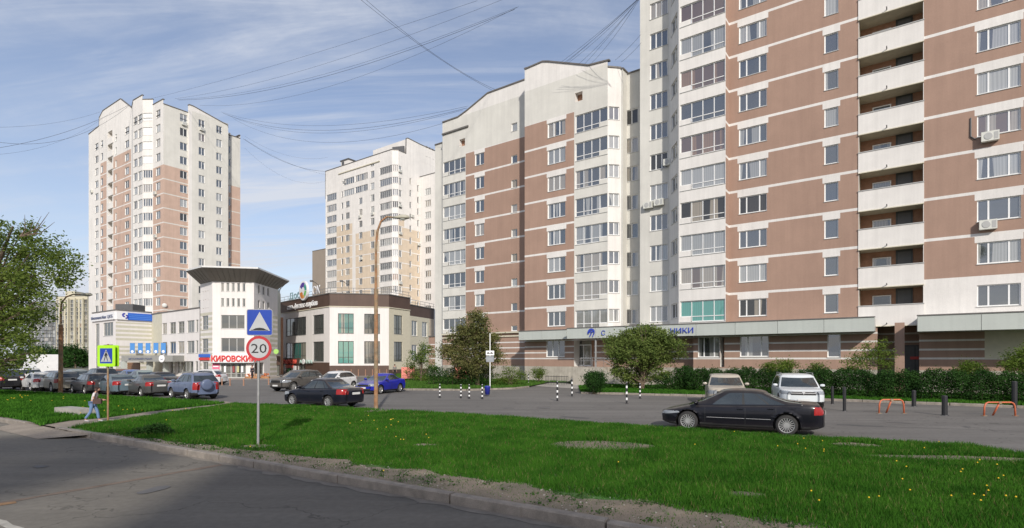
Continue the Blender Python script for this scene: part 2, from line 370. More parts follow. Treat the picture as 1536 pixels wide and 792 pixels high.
gz = [1.7] + [z for p in GST for z in p] + [2.5]
def rowpaint(lint, brown=None, zmax=1e9, zmin=0, other=2, white_below=None):
    def f(s, z):
        if z > zmax or (brown and not any(a < s < b for a, b in brown)): return other
        if white_below and s > white_below[0] and z < white_below[1]: return 0
        if band(z): return 0
        for a, b in lint:
            if a - .12 < s < b + .12 and ((z - WT) % FH) < .42 and z > WT - .05: return 0
        return 1
    return f
# --- L wing
A, B = F1.pu(652.6, 51.5), F1.pu(664.2, 51.5)
house.facet(A, B, 0, 30.2, mats=mats_h, paint=lambda s, z: 2)
A, B = F1.pu(663.7, VL), w(U1(787, VM) + .02, VL)
sx = lambda px: hit(px, A, B)[0]
ops = house.cols(A, B, [(664.6, 698, 'LA4', WT + 19.6 + .1, 1.75, 8), (712.6, 726, '2', WT + 19.6, 1.4, 8), (767, 775.8, '1', 25.6, .9, 7), (767, 775.8, '1', 6.25, .6, 1)])
ops += [dict(s0=sx(767), s1=sx(775.8), z0=28.35, z1=29.25, kind='1'), dict(s0=sx(689), s1=sx(697.5), z0=28.4, z1=29.3, kind='open', rec=.5, bm=4)]
lf = (A, B)
house.facet(A, B, 5.5, 32.1, ops, mats=mats_h, paint=rowpaint([(sx(712.6), sx(726))], [(sx(698.6), 99)], 27.45), cs=[sx(698.6), sx(712.6) - .12, sx(726) + .12],
            cz=bandz + lintz + [27.45], prof=[(0, 32.1), (sx(687), 32.1), (sx(700), 32.5), (sx(731.6), 33.7), (hit(787, A, B)[0] + 5, 33.7)])
house.facet(A, B, 0, 5.5, house.cols(A, B, [(700, 722, '3t', 4.3, 1.7, 1)]), mats=mats_h, paint=gpaint(), cz=gz, coping=False)
for dz, ou in ((5.42, .28), (5.0, .12)): house.blk('ledge', A, B, .0, dz, dz + .16, M['cream_panel'], out=ou)
house.blk('cornice', F1.pu(663.7, VL), F1.pu(703, VL), 0, 30.5, 30.68, M['coping'], out=.16)
A, B = F1.pu(643, 52), F1.pu(653.5, 52)
house.facet(A, B, 0, 5.4, mats=mats_h, paint=gpaint(), cz=gz)
# --- M block
A, B = w(U1(787, VM), VL + .5), w(U1(787, VM), VM); house.facet(A, B, 0, 33.6, mats=mats_h, paint=lambda s, z: 1 if 5.4 < z < 27.4 and not band(z) else 2, cz=bandz + [27.4, 5.4])
A, B = F1.pu(787, VM), F1.pu(911.5, VM); sx = lambda px: hit(px, A, B)[0]
ops = house.cols(A, B, [(821.5, 848, '3', WT + 19.6, 1.5, 8), (863, 911, 'LB4', WT + 19.6 - .02, 1.8, 8)])
ops += [dict(s0=sx(862.6), s1=sx(873.7), z0=28.3, z1=29.2, kind='open', rec=.6, bm=4)]
house.facet(A, B, 5.4, 31.1, ops, mats=mats_h, paint=rowpaint([(sx(821.5), sx(848))], [(0, sx(861.2))], 27.4), cs=[sx(861.2), sx(821.5) - .12, sx(848) + .12],
            cz=bandz + lintz + [27.4], prof=[(0, 33.5), (sx(814), 33.6), (sx(822), 33.4), (sx(883), 31.5), (sx(911.4) + .2, 31.3)])
ub, vb = U1(911.5, VM), VM; Cc = w(ub + .95, vb + .95)
house.facet(B, Cc, 5.4, 30.7, house.cols(B, Cc, [(913.2, 929, '2', WT + 19.6 - .02, 1.25, 8)]), mats=mats_h, paint=lambda s, z: 0)
ur = U1(934, vb + .95)
house.facet(Cc, w(ur, vb + .95), 0, 30.6, mats=mats_h, paint=lambda s, z: 2)
house.facet(w(ur, vb + .95), w(ur, 50.2), 0, 30.6, mats=mats_h, paint=lambda s, z: 2)
uR = U1(960, VR0)
A, B = w(ur, 50.2), w(uR, 50.2)
house.facet(A, B, 0, 30.5, house.cols(A, B, [(937.5, 957, '2', WT + 19.6, 1.45, 8)]), mats=mats_h, paint=lambda s, z: 2)
house.facet(w(uR, 50.2 + 8), w(uR, VR0), 0, 46, mats=mats_h, paint=lambda s, z: 2)
# ground floor of M
A, B = F1.pu(787, VM), F1.pu(961, VM); sx = lambda px: hit(px, A, B)[0]
ops = [dict(s0=sx(819.5), s1=sx(847), z0=2.68, z1=4.38, kind='3'), dict(s0=sx(861), s1=sx(891), z0=1.72, z1=4.35, kind='open', rec=1.2, bm=4)]
house.facet(A, B, 0, 5.4, ops, mats=mats_h, paint=gpaint(), cz=gz, coping=False)
# --- R tower block
A, B = F1.pu(960, VR0), F1.pu(1003.5, VR0)
RT = 46.0; NF = 14
house.facet(A, B, 0, RT, house.cols(A, B, [(974.8, 1001.5, '3', WT + FH * (NF - 1), 1.45, NF)]), mats=mats_h, paint=lambda s, z: 2)
A, B = F1.pu(1003.5, VR0), F1.pu(1018, VB)
Ld = math.hypot(B[0] - A[0], B[1] - A[1])
house.facet(A, B, 5.4, RT, [dict(s0=Ld * .25, s1=Ld * .85, z0=WT + FH * k - 1.3, z1=WT + FH * k, kind='2') for k in range(NF)], mats=mats_h, paint=lambda s, z: 0)
A, B = F1.pu(1018, VB), F1.pu(1088.5, VB)
bay_ = house.cols(A, B, [(1020.3, 1087.6, 'LA4', WT + FH * (NF - 1) + .05, 1.78, NF)])
bay_[-1]['gm'] = M['glass_teal']; bay_[-6]['gm'] = M['glass_wood']; bay_[-4]['gm'] = M['glass_open']
house.facet(A, B, 5.4, RT, bay_, mats=mats_h, paint=lambda s, z: 0)
ux = U1(1088.5, VB)
house.facet(w(ux, VB), w(ux, VR), 5.4, RT, mats=mats_h, paint=lambda s, z: 0 if band(z) else 1, cz=bandz)
A, B = w(ux, VR), w(14, VR); sx = lambda px: hit(px, A, B)[0]
c1, c2, c3 = (sx(1108.5), sx(1150)), (sx(1236.5), sx(1257.5)), (sx(1465.5), sx(1531.5)); c4 = (c3[1] + 1.6, c3[1] + 3.0)
lo0, lo1 = sx(1288.6), sx(1384.8)
ops = []
for k in range(NF):
    zt = WT + FH * k
    ops += [dict(s0=c1[0], s1=c1[1], z0=zt - 1.4, z1=zt, kind='3w'), dict(s0=c2[0], s1=c2[1], z0=zt - 1.4, z1=zt, kind='1'),
            dict(s0=c3[0], s1=c3[1], z0=zt - 1.42, z1=zt, kind='3w'), dict(s0=c4[0], s1=c4[1], z0=zt - 1.4, z1=zt, kind='2'),
            dict(s0=lo0, s1=lo1, z0=6.36 + FH * k, z1=7.62 + FH * k, kind='open', rec=1.5, rm=5, bm=4)]
lin = [c1, c2, c3, c4]
base = rowpaint(lin, None, 1e9, white_below=(lo1 - .01, 7.9))
house.facet(A, B, 5.1, RT, ops, mats=mats_h, paint=lambda s, z: (0 if lo0 - .03 < s < lo1 + .03 else base(s, z)), cs=[v for c in lin for v in (c[0] - .12, c[1] + .12)] + [lo0 - .03, lo1 + .03],
            cz=bandz + lintz + [z + .42 for z in lintz] + [7.9])
a_, d_ = house.L(A), None
fa = house.L(A); fb = house.L(B); fl = math.hypot(fb[0] - fa[0], fb[1] - fa[1]); fd = ((fb[0] - fa[0]) / fl, (fb[1] - fa[1]) / fl); fang = math.atan2(fd[1], fd[0])
def hp(s, y=0): return (fa[0] + fd[0] * s - fd[1] * y, fa[1] + fd[1] * s + fd[0] * y)
pw = lo1 - lo0
pm = MB(); pm.box(0, pw + .1, -.06, .0, 0, 1.44); pm.box(-.02, pw + .12, -.1, .04, 1.44, 1.5, 1); pm.box(0, pw + .1, -.12, .0, -.06, 0, 2)
pme = pm.mesh('parapet', [M['white'], M['frame_grey'], M['cream_panel']])
sp_ = MB().tube([(0, 0, 0), (0, -.35, .05)], .035, 6).mesh('drain_spout', M['grey_dark'])
fdoor = MB(); fdoor.box(0, 1.0, 0, .06, 0, 1.95); fdoor.box(.12, .88, -.02, .0, .2, 1.8, 1); fme = fdoor.mesh('balcony_door', [M['frame_dark'], M['grey_dark']])
for k in range(NF):
    p = hp(lo0 - .05, -.002); q = link('parapet', pme, house.root, (p[0], p[1], 6.36 + FH * k - 1.5), fang)
    link('drain_spout', sp_, q, (pw * .46, -.04, .12))
    p = hp(lo0 + 1.15, 1.42); put_window(house.root, fa, fd, fang, lo0 + .75, 6.45 + FH * k, 1.15, .72, '1', M['frame'], M['glass_shop'], 1.40)
    p = hp(lo0 + pw * .58, 1.42); link('balcony_door', fme, house.root, (p[0], p[1], 5.65 + FH * k), fang)
# ground floor of R
A, B = w(ux, VR0 - .3), w(U1(1312, VR), VR0 - .3)
A, B = F1.pu(1040, VR), F1.pu(1316, VR); sx = lambda px: hit(px, A, B)[0]
G0_, G1_ = F1.pu(961.2, VR0 - .04), w(U1(1040, VR), VR0 - .04)
house.facet(G0_, G1_, 0, 5.4, mats=mats_h, paint=gpaint(), cz=gz, coping=False); house.facet(G1_, A, 0, 5.4, mats=mats_h, paint=gpaint(), cz=gz, coping=False)
ops = [dict(s0=sx(1047), s1=sx(1079.5), z0=2.62, z1=4.36, kind='3w'), dict(s0=sx(1110), s1=sx(1153), z0=2.66, z1=4.36, kind='3w'), dict(s0=sx(1241), s1=sx(1261), z0=2.6, z1=4.36, kind='1'),
       dict(s0=sx(1080.5), s1=sx(1086.5), z0=1.8, z1=4.36, kind='open', rec=1.0, bm=4)]
house.facet(A, B, 0, 5.1, ops, mats=mats_h, paint=gpaint(), cz=gz, coping=False, fm=M['frame'])
u0_, u1_ = U1(1316, VR), U1(1379, VR)
house.facet(w(u0_, VR), w(u0_, VR + 2.5), 0, 5.1, mats=mats_h, paint=gpaint(), cz=gz, coping=False)
house.facet(w(u0_, VR + 2.5), w(u1_, VR + 2.5), 0, 5.1, mats=mats_h, paint=gpaint(), cz=gz, coping=False)
house.facet(w(u1_, VR + 2.5), w(u1_, VR), 0, 5.1, mats=mats_h, paint=gpaint(), cz=gz, coping=False)
A, B = w(u1_, VR), w(14, VR); sx = lambda px: hit(px, A, B)[0]
house.facet(A, B, 0, 5.1, [dict(s0=sx(1545), s1=sx(1600), z0=2.6, z1=4.3, kind='3w')], mats=mats_h, paint=gpaint(sx(1477)), cz=gz, cs=[sx(1477)], coping=False)
house.flat('porch_ceiling', [w(u0_, VR), w(u1_, VR), w(u1_, VR + 2.5), w(u0_, VR + 2.5)], 5.09, M['soffit'])
dm = MB(); dm.box(0, 1.5, -.08, 0, 0, 2.2); dm.box(.1, .7, -.1, -.08, .1, 2.1, 1); dm.box(.8, 1.4, -.1, -.08, .1, 2.1, 1); dm.box(.45, 1.15, -.13, -.1, 1.15, 1.35, 2)
p = house.L(F1.pu(1354, VR + 2.45)); dd = dm.build('entrance_door', [M['frame_dark'], M['grey_dark'], P('red_plate', (.6, .06, .05))], house.root, (p[0], p[1], 1.3))
p = house.L(F1.pu(1349.5, VR - .6)); MB().box(-.28, .28, -.28, .28, 0, 5.0).build('column', M['brown'], house.root, (p[0], p[1], 0))
# rear, right end, roofs
house.facet(w(14, VR), w(14, 66), 0, RT, mats=mats_h, paint=lambda s, z: 1)
house.facet(w(14, 66), w(uR, 66), 0, RT, mats=mats_h, paint=lambda s, z: 1)
house.facet(w(uR, 66), w(U1(652.6, 51.5), 64), 0, 30.2, mats=mats_h, paint=lambda s, z: 1)
house.facet(w(U1(652.6, 51.5), 64), F1.pu(652.6, 51.5), 0, 30.2, mats=mats_h, paint=lambda s, z: 2)
house.flat('roof', [w(uR, 50), F1.pu(1003.5, VR0), F1.pu(1018, VB), w(ux, VB), w(ux, VR), w(14, VR), w(14, 66), w(uR, 66)], 45.6, M['roof'])
house.flat('roof', [F1.pu(653.6, 51.8), F1.pu(664, 51.8), F1.pu(664.2, VL + .1), w(U1(787, VM) - .1, VL + .1), w(U1(787, VM) + .1, VM + .1), F1.pu(911, VM + .1), w(ub + .9, vb + 1.1), w(ur - .1, vb + 1.1), w(ur - .1, 50.3), w(uR, 50.3), w(uR, 64), w(U1(652.6, 51.5), 64)], 30.0, M['roof'])
for k in (0,):
    p0, p1 = F1.pu(663.7, VL), w(uR, VL)
# canopy of grey metal panels along the ground floor: each panel is a part
def fascia(px0, px1, v, z0, z1, seg, back):
    a, b = U1(px0, v), U1(px1, v); n = max(1, round((b - a) / seg)); wd = (b - a) / n
    pm = MB(); pm.box(.012, wd - .012, 0, .12, z0, z1); me = pm.mesh('fascia_panel', M['grey_panel'])
    for i in range(n):
        p = house.L(w(a + i * wd, v)); link('fascia_panel', me, house.root, (p[0], p[1], 0), 0)
    P0, P1 = w(a, v + .13), w(b, v + .13)
    house.blk('canopy_soffit', P0, P1, back - v - .14, z0 + .04, z1 - .03, M['frame_grey'])
    house.blk('canopy_edge', w(a - .03, v), w(b + .03, v), .3, z1 + .002, z1 + .07, M['coping'], out=.05)
fascia(778, 850, 47.0, 4.45, 5.36, 2.4, VM)
fascia(850.2, 1312, 45.8, 4.42, 5.4, 3.0, VR0 - .3)
fascia(1376, 1700, 44.6, 4.28, 5.3, 3.0, VR)
# sign on the canopy
ib = P('sign_blue', (.03, .06, .42)); q = house.L(F1.pu(887, 45.72))
m = MB()
def ring(m, cx, cz, r0, r1, a0, a1, y=-.02, n=12, mi=0):
    for i in range(n):
        t0, t1 = R(a0 + (a1 - a0) * i / n), R(a0 + (a1 - a0) * (i + 1) / n)
        m.quad((cx + r0 * math.cos(t0), y, cz + r0 * math.sin(t0)), (cx + r1 * math.cos(t0), y, cz + r1 * math.sin(t0)), (cx + r1 * math.cos(t1), y, cz + r1 * math.sin(t1)), (cx + r0 * math.cos(t1), y, cz + r0 * math.sin(t1)), mi)
ring(m, 0, 0, .24, .40, 15, 200); ring(m, -.12, -.02, .09, .19, -60, 200); ring(m, .17, -.02, .09, .19, -70, 190)
m.quad((-.22, -.02, -.38), (-.12, -.02, -.38), (.02, -.02, -.08), (-.1, -.02, -.08)); m.quad((.08, -.02, -.38), (.18, -.02, -.38), (.34, -.02, -.08), (.22, -.02, -.08))
m.build('sign_emblem', ib, house.root, (q[0], q[1], 4.93))
q = house.L(F1.pu(901.5, 45.75)); text('sign_letters', 'С', .62, ib, house.root, (q[0], q[1], 4.66), depth=.02)
q = house.L(F1.pu(1004.5, 45.75)); text('sign_letters', 'НИКИ', .62, ib, house.root, (q[0], q[1], 4.66), depth=.02, width=1.95)
# entrance under the sign
door = MB(); fw_ = U1(887, VM + 1.1) - U1(864, VM + 1.1)
for x0, x1 in ((0, .07), (fw_ * .48, fw_ * .52), (fw_ - .07, fw_)): door.box(x0, x1, 0, .08, 0, 2.1)
door.box(0, fw_, 0, .08, 2.1, 2.2); door.box(.07, fw_ - .07, 0, .07, .0, .12); door.box(.07, fw_ - .07, 0, .07, .72, .8)
p = house.L(F1.pu(864, VM + 1.1)); dr = door.build('glass_door', M['frame'], house.root, (p[0], p[1], 1.74))
MB().quad((0, .05, 0), (fw_, .05, 0), (fw_, .05, 2.6), (0, .05, 2.6)).build('pane', M['glass_shop'], dr)
house.blk('porch', F1.pu(859, 45.9), F1.pu(905, 45.9), VM - 45.9 - .01, 0, 1.68, M['plinth'])
p = house.L(F1.pu(893.5, 46.1)); MB().tube([(0, 0, 1.68), (0, 0, 4.46)], .09, 10).build('column', M['steel'], house.root, (p[0], p[1], 0))
a0 = U1(905, 45.9)
for i in range(8):
    q0, q1 = w(a0 + .02 + i * .34, 45.95), w(a0 + (i + 1) * .34 + .02, 45.95); house.blk('step', q0, q1, VM - 46.0, 0, 1.47 - i * .2, M['plinth'])
rl = MB()
pl = [house.L(w(a0 - 2.4, 46.0)) + (2.6,), house.L(w(a0, 46.0)) + (2.6,), house.L(w(a0 + 2.9, 46.0)) + (.95,)]
for dz in (0, -.3): rl.tube([(x, y, z + dz) for x, y, z in pl], .025, 6)
for t in (0, .5, 1):
    for (p, q) in ((pl[0], pl[1]), (pl[1], pl[2])):
        x, y, z = [p[i] + (q[i] - p[i]) * t for i in range(3)]; rl.tube([(x, y, z - .95), (x, y, z)], .02, 6)
rl.build('handrail', M['steel'], house.root)
# air conditioners
acm = MB(); acm.box(0, .85, -.38, -.06, 0, .58); acm.box(.02, .06, -.06, 0, -.02, .04, 1); acm.box(.78, .82, -.06, 0, -.02, .04, 1)
acme = acm.mesh('air_conditioner', [mat('off_white_enamel', (.62, .62, .56), .5, var=.08), M['grey_dark']])
fan = MB(); fan.lathe([(0, -.01), (.2, -.01), (.22, 0), (.0, .0)], 14, axis='y', c=(.33, -.39, .29)); fan.box(.6, .8, -.39, -.385, .08, .5); fane = fan.mesh('fan_grille', M['frame_grey'])
def ac(bl, A, B, px, z, sc=1):
    a, b = bl.L(A), bl.L(B); Ln = math.hypot(b[0] - a[0], b[1] - a[1]); d = ((b[0] - a[0]) / Ln, (b[1] - a[1]) / Ln); s = hit(px, A, B)[0]
    o = link('air_conditioner', acme, bl.root, (a[0] + d[0] * s, a[1] + d[1] * s, z), math.atan2(d[1], d[0])); o.scale = (sc, sc, sc); link('fan_grille', fane, o)
A, B = F1.pu(960, VR0), F1.pu(1003.5, VR0)
ac(house, A, B, 967, 16.4); ac(house, A, B, 983, 16.5); ac(house, A, B, 997, 20.0)
A, B = w(ux, VR), w(14, VR)
ac(house, A, B, 1471, zat(215.5, 36), 1.05); ac(house, A, B, 1468, zat(346, 36), 1.05)
q = house.L(F1.pu(1456, VR)); pi = MB(); za = zat(208, 36); pi.tube([(0, -.03, za + 1.5), (0, -.05, za + .25), (.25, -.06, za)], .045, 6); pi.build('coolant_pipe', M['grey_dark'], house.root, (q[0], q[1], 0))
# ================================================================ TOWER ON THE LEFT
F2 = Fr(-450)
D0 = 104.9; PC = at(245, D0)                                     # the corner between its two visible faces
uC = PC[0] * F2.a - PC[1] * F2.b; vC = PC[0] * F2.b + PC[1] * F2.a
w2 = F2.w
tower = Bld('apartment_tower', w2(uC - 18, vC + 8), F2.ang, 'tall apartment tower in white and terracotta brick at the left, above the white shops', 'apartment tower')
mats_t = [M['white'], M['tan'], M['green_white'], M['soffit']]
ZT = 50.75; NK = 16
def bandt(z, top=46.0): return (top - z) % FH < .2
A, B = F2.pu(133, vC), F2.pu(197.5, vC); sx = lambda px: hit(px, A, B)[0]
lf = [(142.5, 147.5, '2', ZT, 1.5, NK), (151.3, 154.6, '1', ZT, 1.5, NK), (173, 175.2, '1', ZT - .3, 1.5, NK), (187.5, 193.5, '2', ZT, 1.5, NK)]
ops = tower.cols(A, B, lf)
for k in range(NK + 1): ops.append(dict(s0=sx(161.5), s1=sx(168.5), z0=ZT + 1.1 - k * FH - 1.5, z1=ZT + 1.1 - k * FH, kind='open', rec=1.2, bm=3))
tower.facet(A, B, 0, 53.7, ops, mats=mats_t, paint=lambda s, z: 1 if (sx(150.7) < s < sx(196.6) and z < 46 and not bandt(z) and not sx(159.8) < s < sx(170)) else 0,
            cs=[sx(150.7), sx(196.6), sx(159.8), sx(170)], cz=[46 - k * FH - e for k in range(17) for e in (0, .2)],
            prof=[(0, 53.8), (sx(148.5), 54.3), (sx(149), 56.1), (sx(154.5), 57.2), (sx(155), 57.2), (sx(181), 57.4), (sx(183), 57.0), (sx(197.5), 54.2)], curb=1)
for k in range(NK + 1):                                           # white rails of the open balconies
    q0, q1 = F2.pu(161, vC - .15), F2.pu(169, vC - .15); tower.blk('parapet', q0, q1, .13, ZT - 1.8 - k * FH, ZT - .45 - k * FH, M['white'])
u_a, u_b, u_c, u_d = F2.u(197.5, vC), F2.u(199.5, vC - 1.1), F2.u(213.8, vC - 1.1), F2.u(229.5, vC)
P1, P2, P3, P4 = w2(u_a, vC), w2(u_b, vC - 1.1), w2(u_c, vC - 1.1), w2(u_d, vC)
tower.facet(P1, P2, 0, 54.1, mats=mats_t)
tower.facet(P2, P3, 0, 54.3, tower.cols(P2, P3, [(200.3, 206, '2', ZT, 1.5, NK), (207, 213.6, '3', ZT, 1.75, NK)]), mats=mats_t)
L3 = math.hypot(P4[0] - P3[0], P4[1] - P3[1])
tower.facet(P3, P4, 0, 53.4, [dict(s0=.1, s1=L3 - .15, z0=ZT - k * FH - 1.5, z1=ZT - k * FH, kind='4', **({} if k > 3 else dict(gm=M['frame']))) for k in range(NK)], mats=mats_t)
PD = F2.pu(231, vC)
tower.facet(P4, PC, 0, 52.3, tower.cols(P4, PC, [(234, 240.5, '2', ZT, 1.5, NK)]), mats=mats_t, paint=lambda s, z: 1 if z < 40 and not bandt(z, 40) else 0, cz=[40 - k * FH - e for k in range(15) for e in (0, .2)])
# right-hand face
v1, v2, v3 = F2.v(282, uC), F2.v(347, uC), F2.v(365, uC); uP = uC + .35
A, B = PC, w2(uC, v1)
tower.facet(A, B, 0, 51.4, tower.cols(A, B, [(270, 281, '2', ZT, 1.5, NK)]), mats=mats_t, paint=lambda s, z: 1 if z < 40 and not bandt(z, 40) else 2, cz=[40 - k * FH - e for k in range(15) for e in (0, .2)])
tower.facet(B, w2(uP, v1), 0, 52.8, mats=mats_t)
A, B = w2(uP, v1), w2(uP, F2.v(342.3, uP)); sx = lambda px: hit(px, A, B)[0]
tower.facet(A, B, 0, 51.9, tower.cols(A, B, [(298, 307, '2', ZT, 1.5, NK), (324.5, 333, '2', ZT, 1.5, NK)]), mats=mats_t, paint=lambda s, z: 0 if s < sx(288) else 2, cs=[sx(288)], prof=[(0, 52.9), (sx(290), 52.9), (sx(342), 51.5)])
vb2 = F2.v(342.3, uP); us = uC - 1.2
tower.facet(B, w2(us, vb2), 0, 51.2, mats=mats_t, paint=lambda s, z: 2)
A, B = w2(us, vb2), w2(us, v3)
tower.facet(A, B, 0, 50.3, tower.cols(A, B, [(343, 346, '1', ZT, 1.5, NK - 1)]), mats=mats_t, paint=lambda s, z: 1 if z < 39.8 and not bandt(z, 39.8) else 2, cz=[39.8 - k * FH - e for k in range(15) for e in (0, .2)])
uL = F2.u(133, vC)
tower.facet(B, w2(uL, v3), 0, 51, mats=mats_t); tower.facet(w2(uL, v3), F2.pu(133, vC), 0, 53.7, mats=mats_t)
tower.flat('roof', [F2.pu(133, vC), P1, P2, P3, P4, PC, w2(uC, v1), w2(uP, v1), w2(uP, vb2), w2(us, vb2), w2(us, v3), w2(uL, v3)], 49.8, M['roof'])
tower.blk('lift_house', w2(uC - 26, vC + 4), w2(uC - 14, vC + 4), 6, 50.9, 56.6, M['white'])
A, B = P4, PC
for k, px in ((5, 228.5), (8, 229), (11, 228.7), (14, 229.2), (15, 231)): ac(tower, P4, PC, px + 4, ZT - 2.3 - k * FH)
A, B = PC, w2(uC, v1); ac(tower, A, B, 272, ZT - 2.2); ac(tower, A, B, 271, ZT - 2.3 - 15 * FH)
A, B = w2(uP, v1), w2(uP, vb2); ac(tower, A, B, 299, ZT - 2.2)
A, B = F2.pu(133, vC), P1; ac(tower, A, B, 137.5, ZT - 2.3 - 3 * FH)
# satellite dishes
dish = MB().lathe([(0, 0), (.2, .03), (.38, .12), (.42, .17)], 14, axis='y').mesh('satellite_dish', P('dish_white', (.6, .6, .56)))
p = tower.L(PC); dd = link('satellite_dish', dish, tower.root, tower.L(at(246.5, D0 - .1)) + (zat(458, D0),), R(60))
# ================================================================ WHITE TOWER IN THE MIDDLE
V3 = 85.7; w3 = F1.w; UC = F1.u(588, V3)
mid = Bld('apartment_tower', w3(UC - 10, V3 + 6), F1.ang, 'white and beige apartment tower with corner loggias behind the dark roofed fitness building', 'apartment tower')
mats_m = [M['white'], M['beige'], M['cream_panel']]
ZM = 47.2; NM = 15
A, B = F1.pu(488.3, V3), w3(UC, V3); sx = lambda px: hit(px, A, B)[0]
ops = mid.cols(A, B, [(490, 504.6, '5', ZM - 2.8 + .2, 1.7, NM), (512, 514.6, '1', ZM - 2.8, 1.5, NM), (518.4, 524.2, '2', ZM - 5.6, 1.5, NM - 1), (538.4, 543.4, '2', ZM - 5.6, 1.5, NM - 1), (556, 561.4, '2', ZM, 1.6, NM + 1), (569.6, 587.6, '6', ZM + .1, 1.6, NM + 1)])
ops += mid.cols(A, B, [(515.5, 531, '5', ZM + .1, 1.5, 2), (533, 551.5, '6', ZM + .1, 1.5, 2)])
ops += [dict(s0=sx(p), s1=sx(p + 5), z0=zat(y + 3.5, 130), z1=zat(y, 130), kind='2') for p, y in ((513, 258), (556, 245))]
bb = 33.3
mid.facet(A, B, 0, 50.8, ops, mats=mats_m, paint=lambda s, z: 1 if ((sx(505) < s < sx(528.5) and z < 36) or (sx(533.4) < s < sx(569) and z < bb)) and (bb - z) % FH > .22 else 0,
          cs=[sx(505), sx(528.5), sx(533.4), sx(569)], cz=[36] + [bb + 2.8 - k * FH - e for k in range(14) for e in (0, .22)])
mid.blk('cornice', F1.pu(508, V3), F1.pu(570, V3), 0, 48.9, 49.1, M['cream_panel'], out=.2)
Cm = w3(UC + 1.1, V3 + 1.0)
Lc = math.hypot(Cm[0] - B[0], Cm[1] - B[1])
mid.facet(B, Cm, 0, 50.7, [dict(s0=.08, s1=Lc - .08, z0=ZM + .1 - k * FH - 1.45, z1=ZM + .1 - k * FH, kind='3') for k in range(NM + 1)], mats=mats_m)
um = UC + 1.1
A, B = Cm, F1.pv(629.8, um); sx = lambda px: hit(px, A, B)[0]
ops = mid.cols(A, B, [(598.3, 602.6, '2', ZM, 1.5, NM + 1), (614.4, 617, '1', ZM - 2.0, 1.5, NM), (626, 628.4, '1', ZM - 3.0, 1.5, NM)])
mid.facet(A, B, 0, 50.6, ops, mats=mats_m, paint=lambda s, z: 1 if (sx(595.5) < s < sx(606.4) and z < 36 or s > sx(606.4) and z < bb) and (bb - z) % FH > .22 else 0,
          cs=[sx(595.5), sx(606.4)], cz=[36] + [bb + 2.8 - k * FH - e for k in range(14) for e in (0, .22)], prof=[(0, 50.6), (sx(609), 50.6), (sx(609.5), 54.2), (sx(611.5), 54.4), (sx(629.8), 54.2)])
vq = F1.v(629.8, um)
A, B = w3(um, vq), F1.pu(662, vq)
mid.facet(A, B, 0, 46.3, mid.cols(A, B, [(637.5, 646.3, '3', 43.1, 1.5, NM), (656, 660, '2', 43.1, 1.5, NM)]), mats=mats_m)
A, B = w3(um - .01, vq), F1.pv(660, um - .01)
mid.facet(A, B, 46.3, 54.2, [dict(s0=hit(p, A, B)[0], s1=hit(p + 2.6, A, B)[0], z0=zat(262, 147), z1=zat(248, 147), kind='1') for p in (639, 643.2, 648)], mats=mats_m)
mid.blk('upper_storey', w3(um - 12, F1.v(610, um)), w3(um - .03, F1.v(610, um)), 22, 50, 54.1, M['white'])
mid.facet(w3(um, F1.v(660, um)), F1.pu(488.3, F1.v(660, um)), 0, 50.8, mats=mats_m, coping=False)
mid.facet(F1.pu(488.3, F1.v(660, um)), F1.pu(488.3, V3), 0, 50.8, mats=mats_m)
mid.flat('roof', [F1.pu(488.3, V3), w3(UC, V3), Cm, w3(um, F1.v(660, um)), w3(F1.u(488.3, V3), F1.v(660, um))], 50.2, M['roof'])
mid.flat('roof', [w3(um, vq), F1.pu(662, vq), w3(F1.u(662, vq), vq + 14), w3(um, vq + 14)], 46.0, M['roof'])
for px, y, sc in ((522, 234, 1), (549, 225, 1.15)):
    D = 139; c = at(px, D); q = mid.L(c); m = MB(); m.box(-1.5, 1.5, -1, 1, 50.2, 52.6 * 1); m.box(-1.7, 1.7, -1.2, 1.2, 52.6, 52.85, 1); m.box(-1.2, -.2, -1.02, -.98, 51.5, 52.4, 1)
    m.build('vent_shaft', [M['white'], M['grey_dark']], mid.root, (q[0], q[1], 0))
q = mid.L(at(563, 140)); MB().tube([(0, 0, 50), (0, 0, 55)], .06, 6).tube([(-.8, 0, 54), (.8, 0, 54)], .04, 5).build('aerial', M['grey_dark'], mid.root, (q[0], q[1], 0))
q = mid.L(at(597, 128)); MB().prism([(-1.5, 0), (1.5, 0), (1.5, .4), (-1.5, .4)], 50.6, 52.2).build('vent_hood', M['grey_dark'], mid.root, (q[0], q[1], 0), R(20))
A, B = F1.pu(488.3, V3), w3(UC, V3)
for px, y in ((539, 324), (558, 324), (541, 388)): ac(mid, A, B, px, zat(y, 131))
A, B = Cm, F1.pv(629.8, um)
for px, y in ((597.5, 268), (597.5, 318), (616, 328), (598, 358), (626, 368), (598, 430)): ac(mid, A, B, px, zat(y, 131))
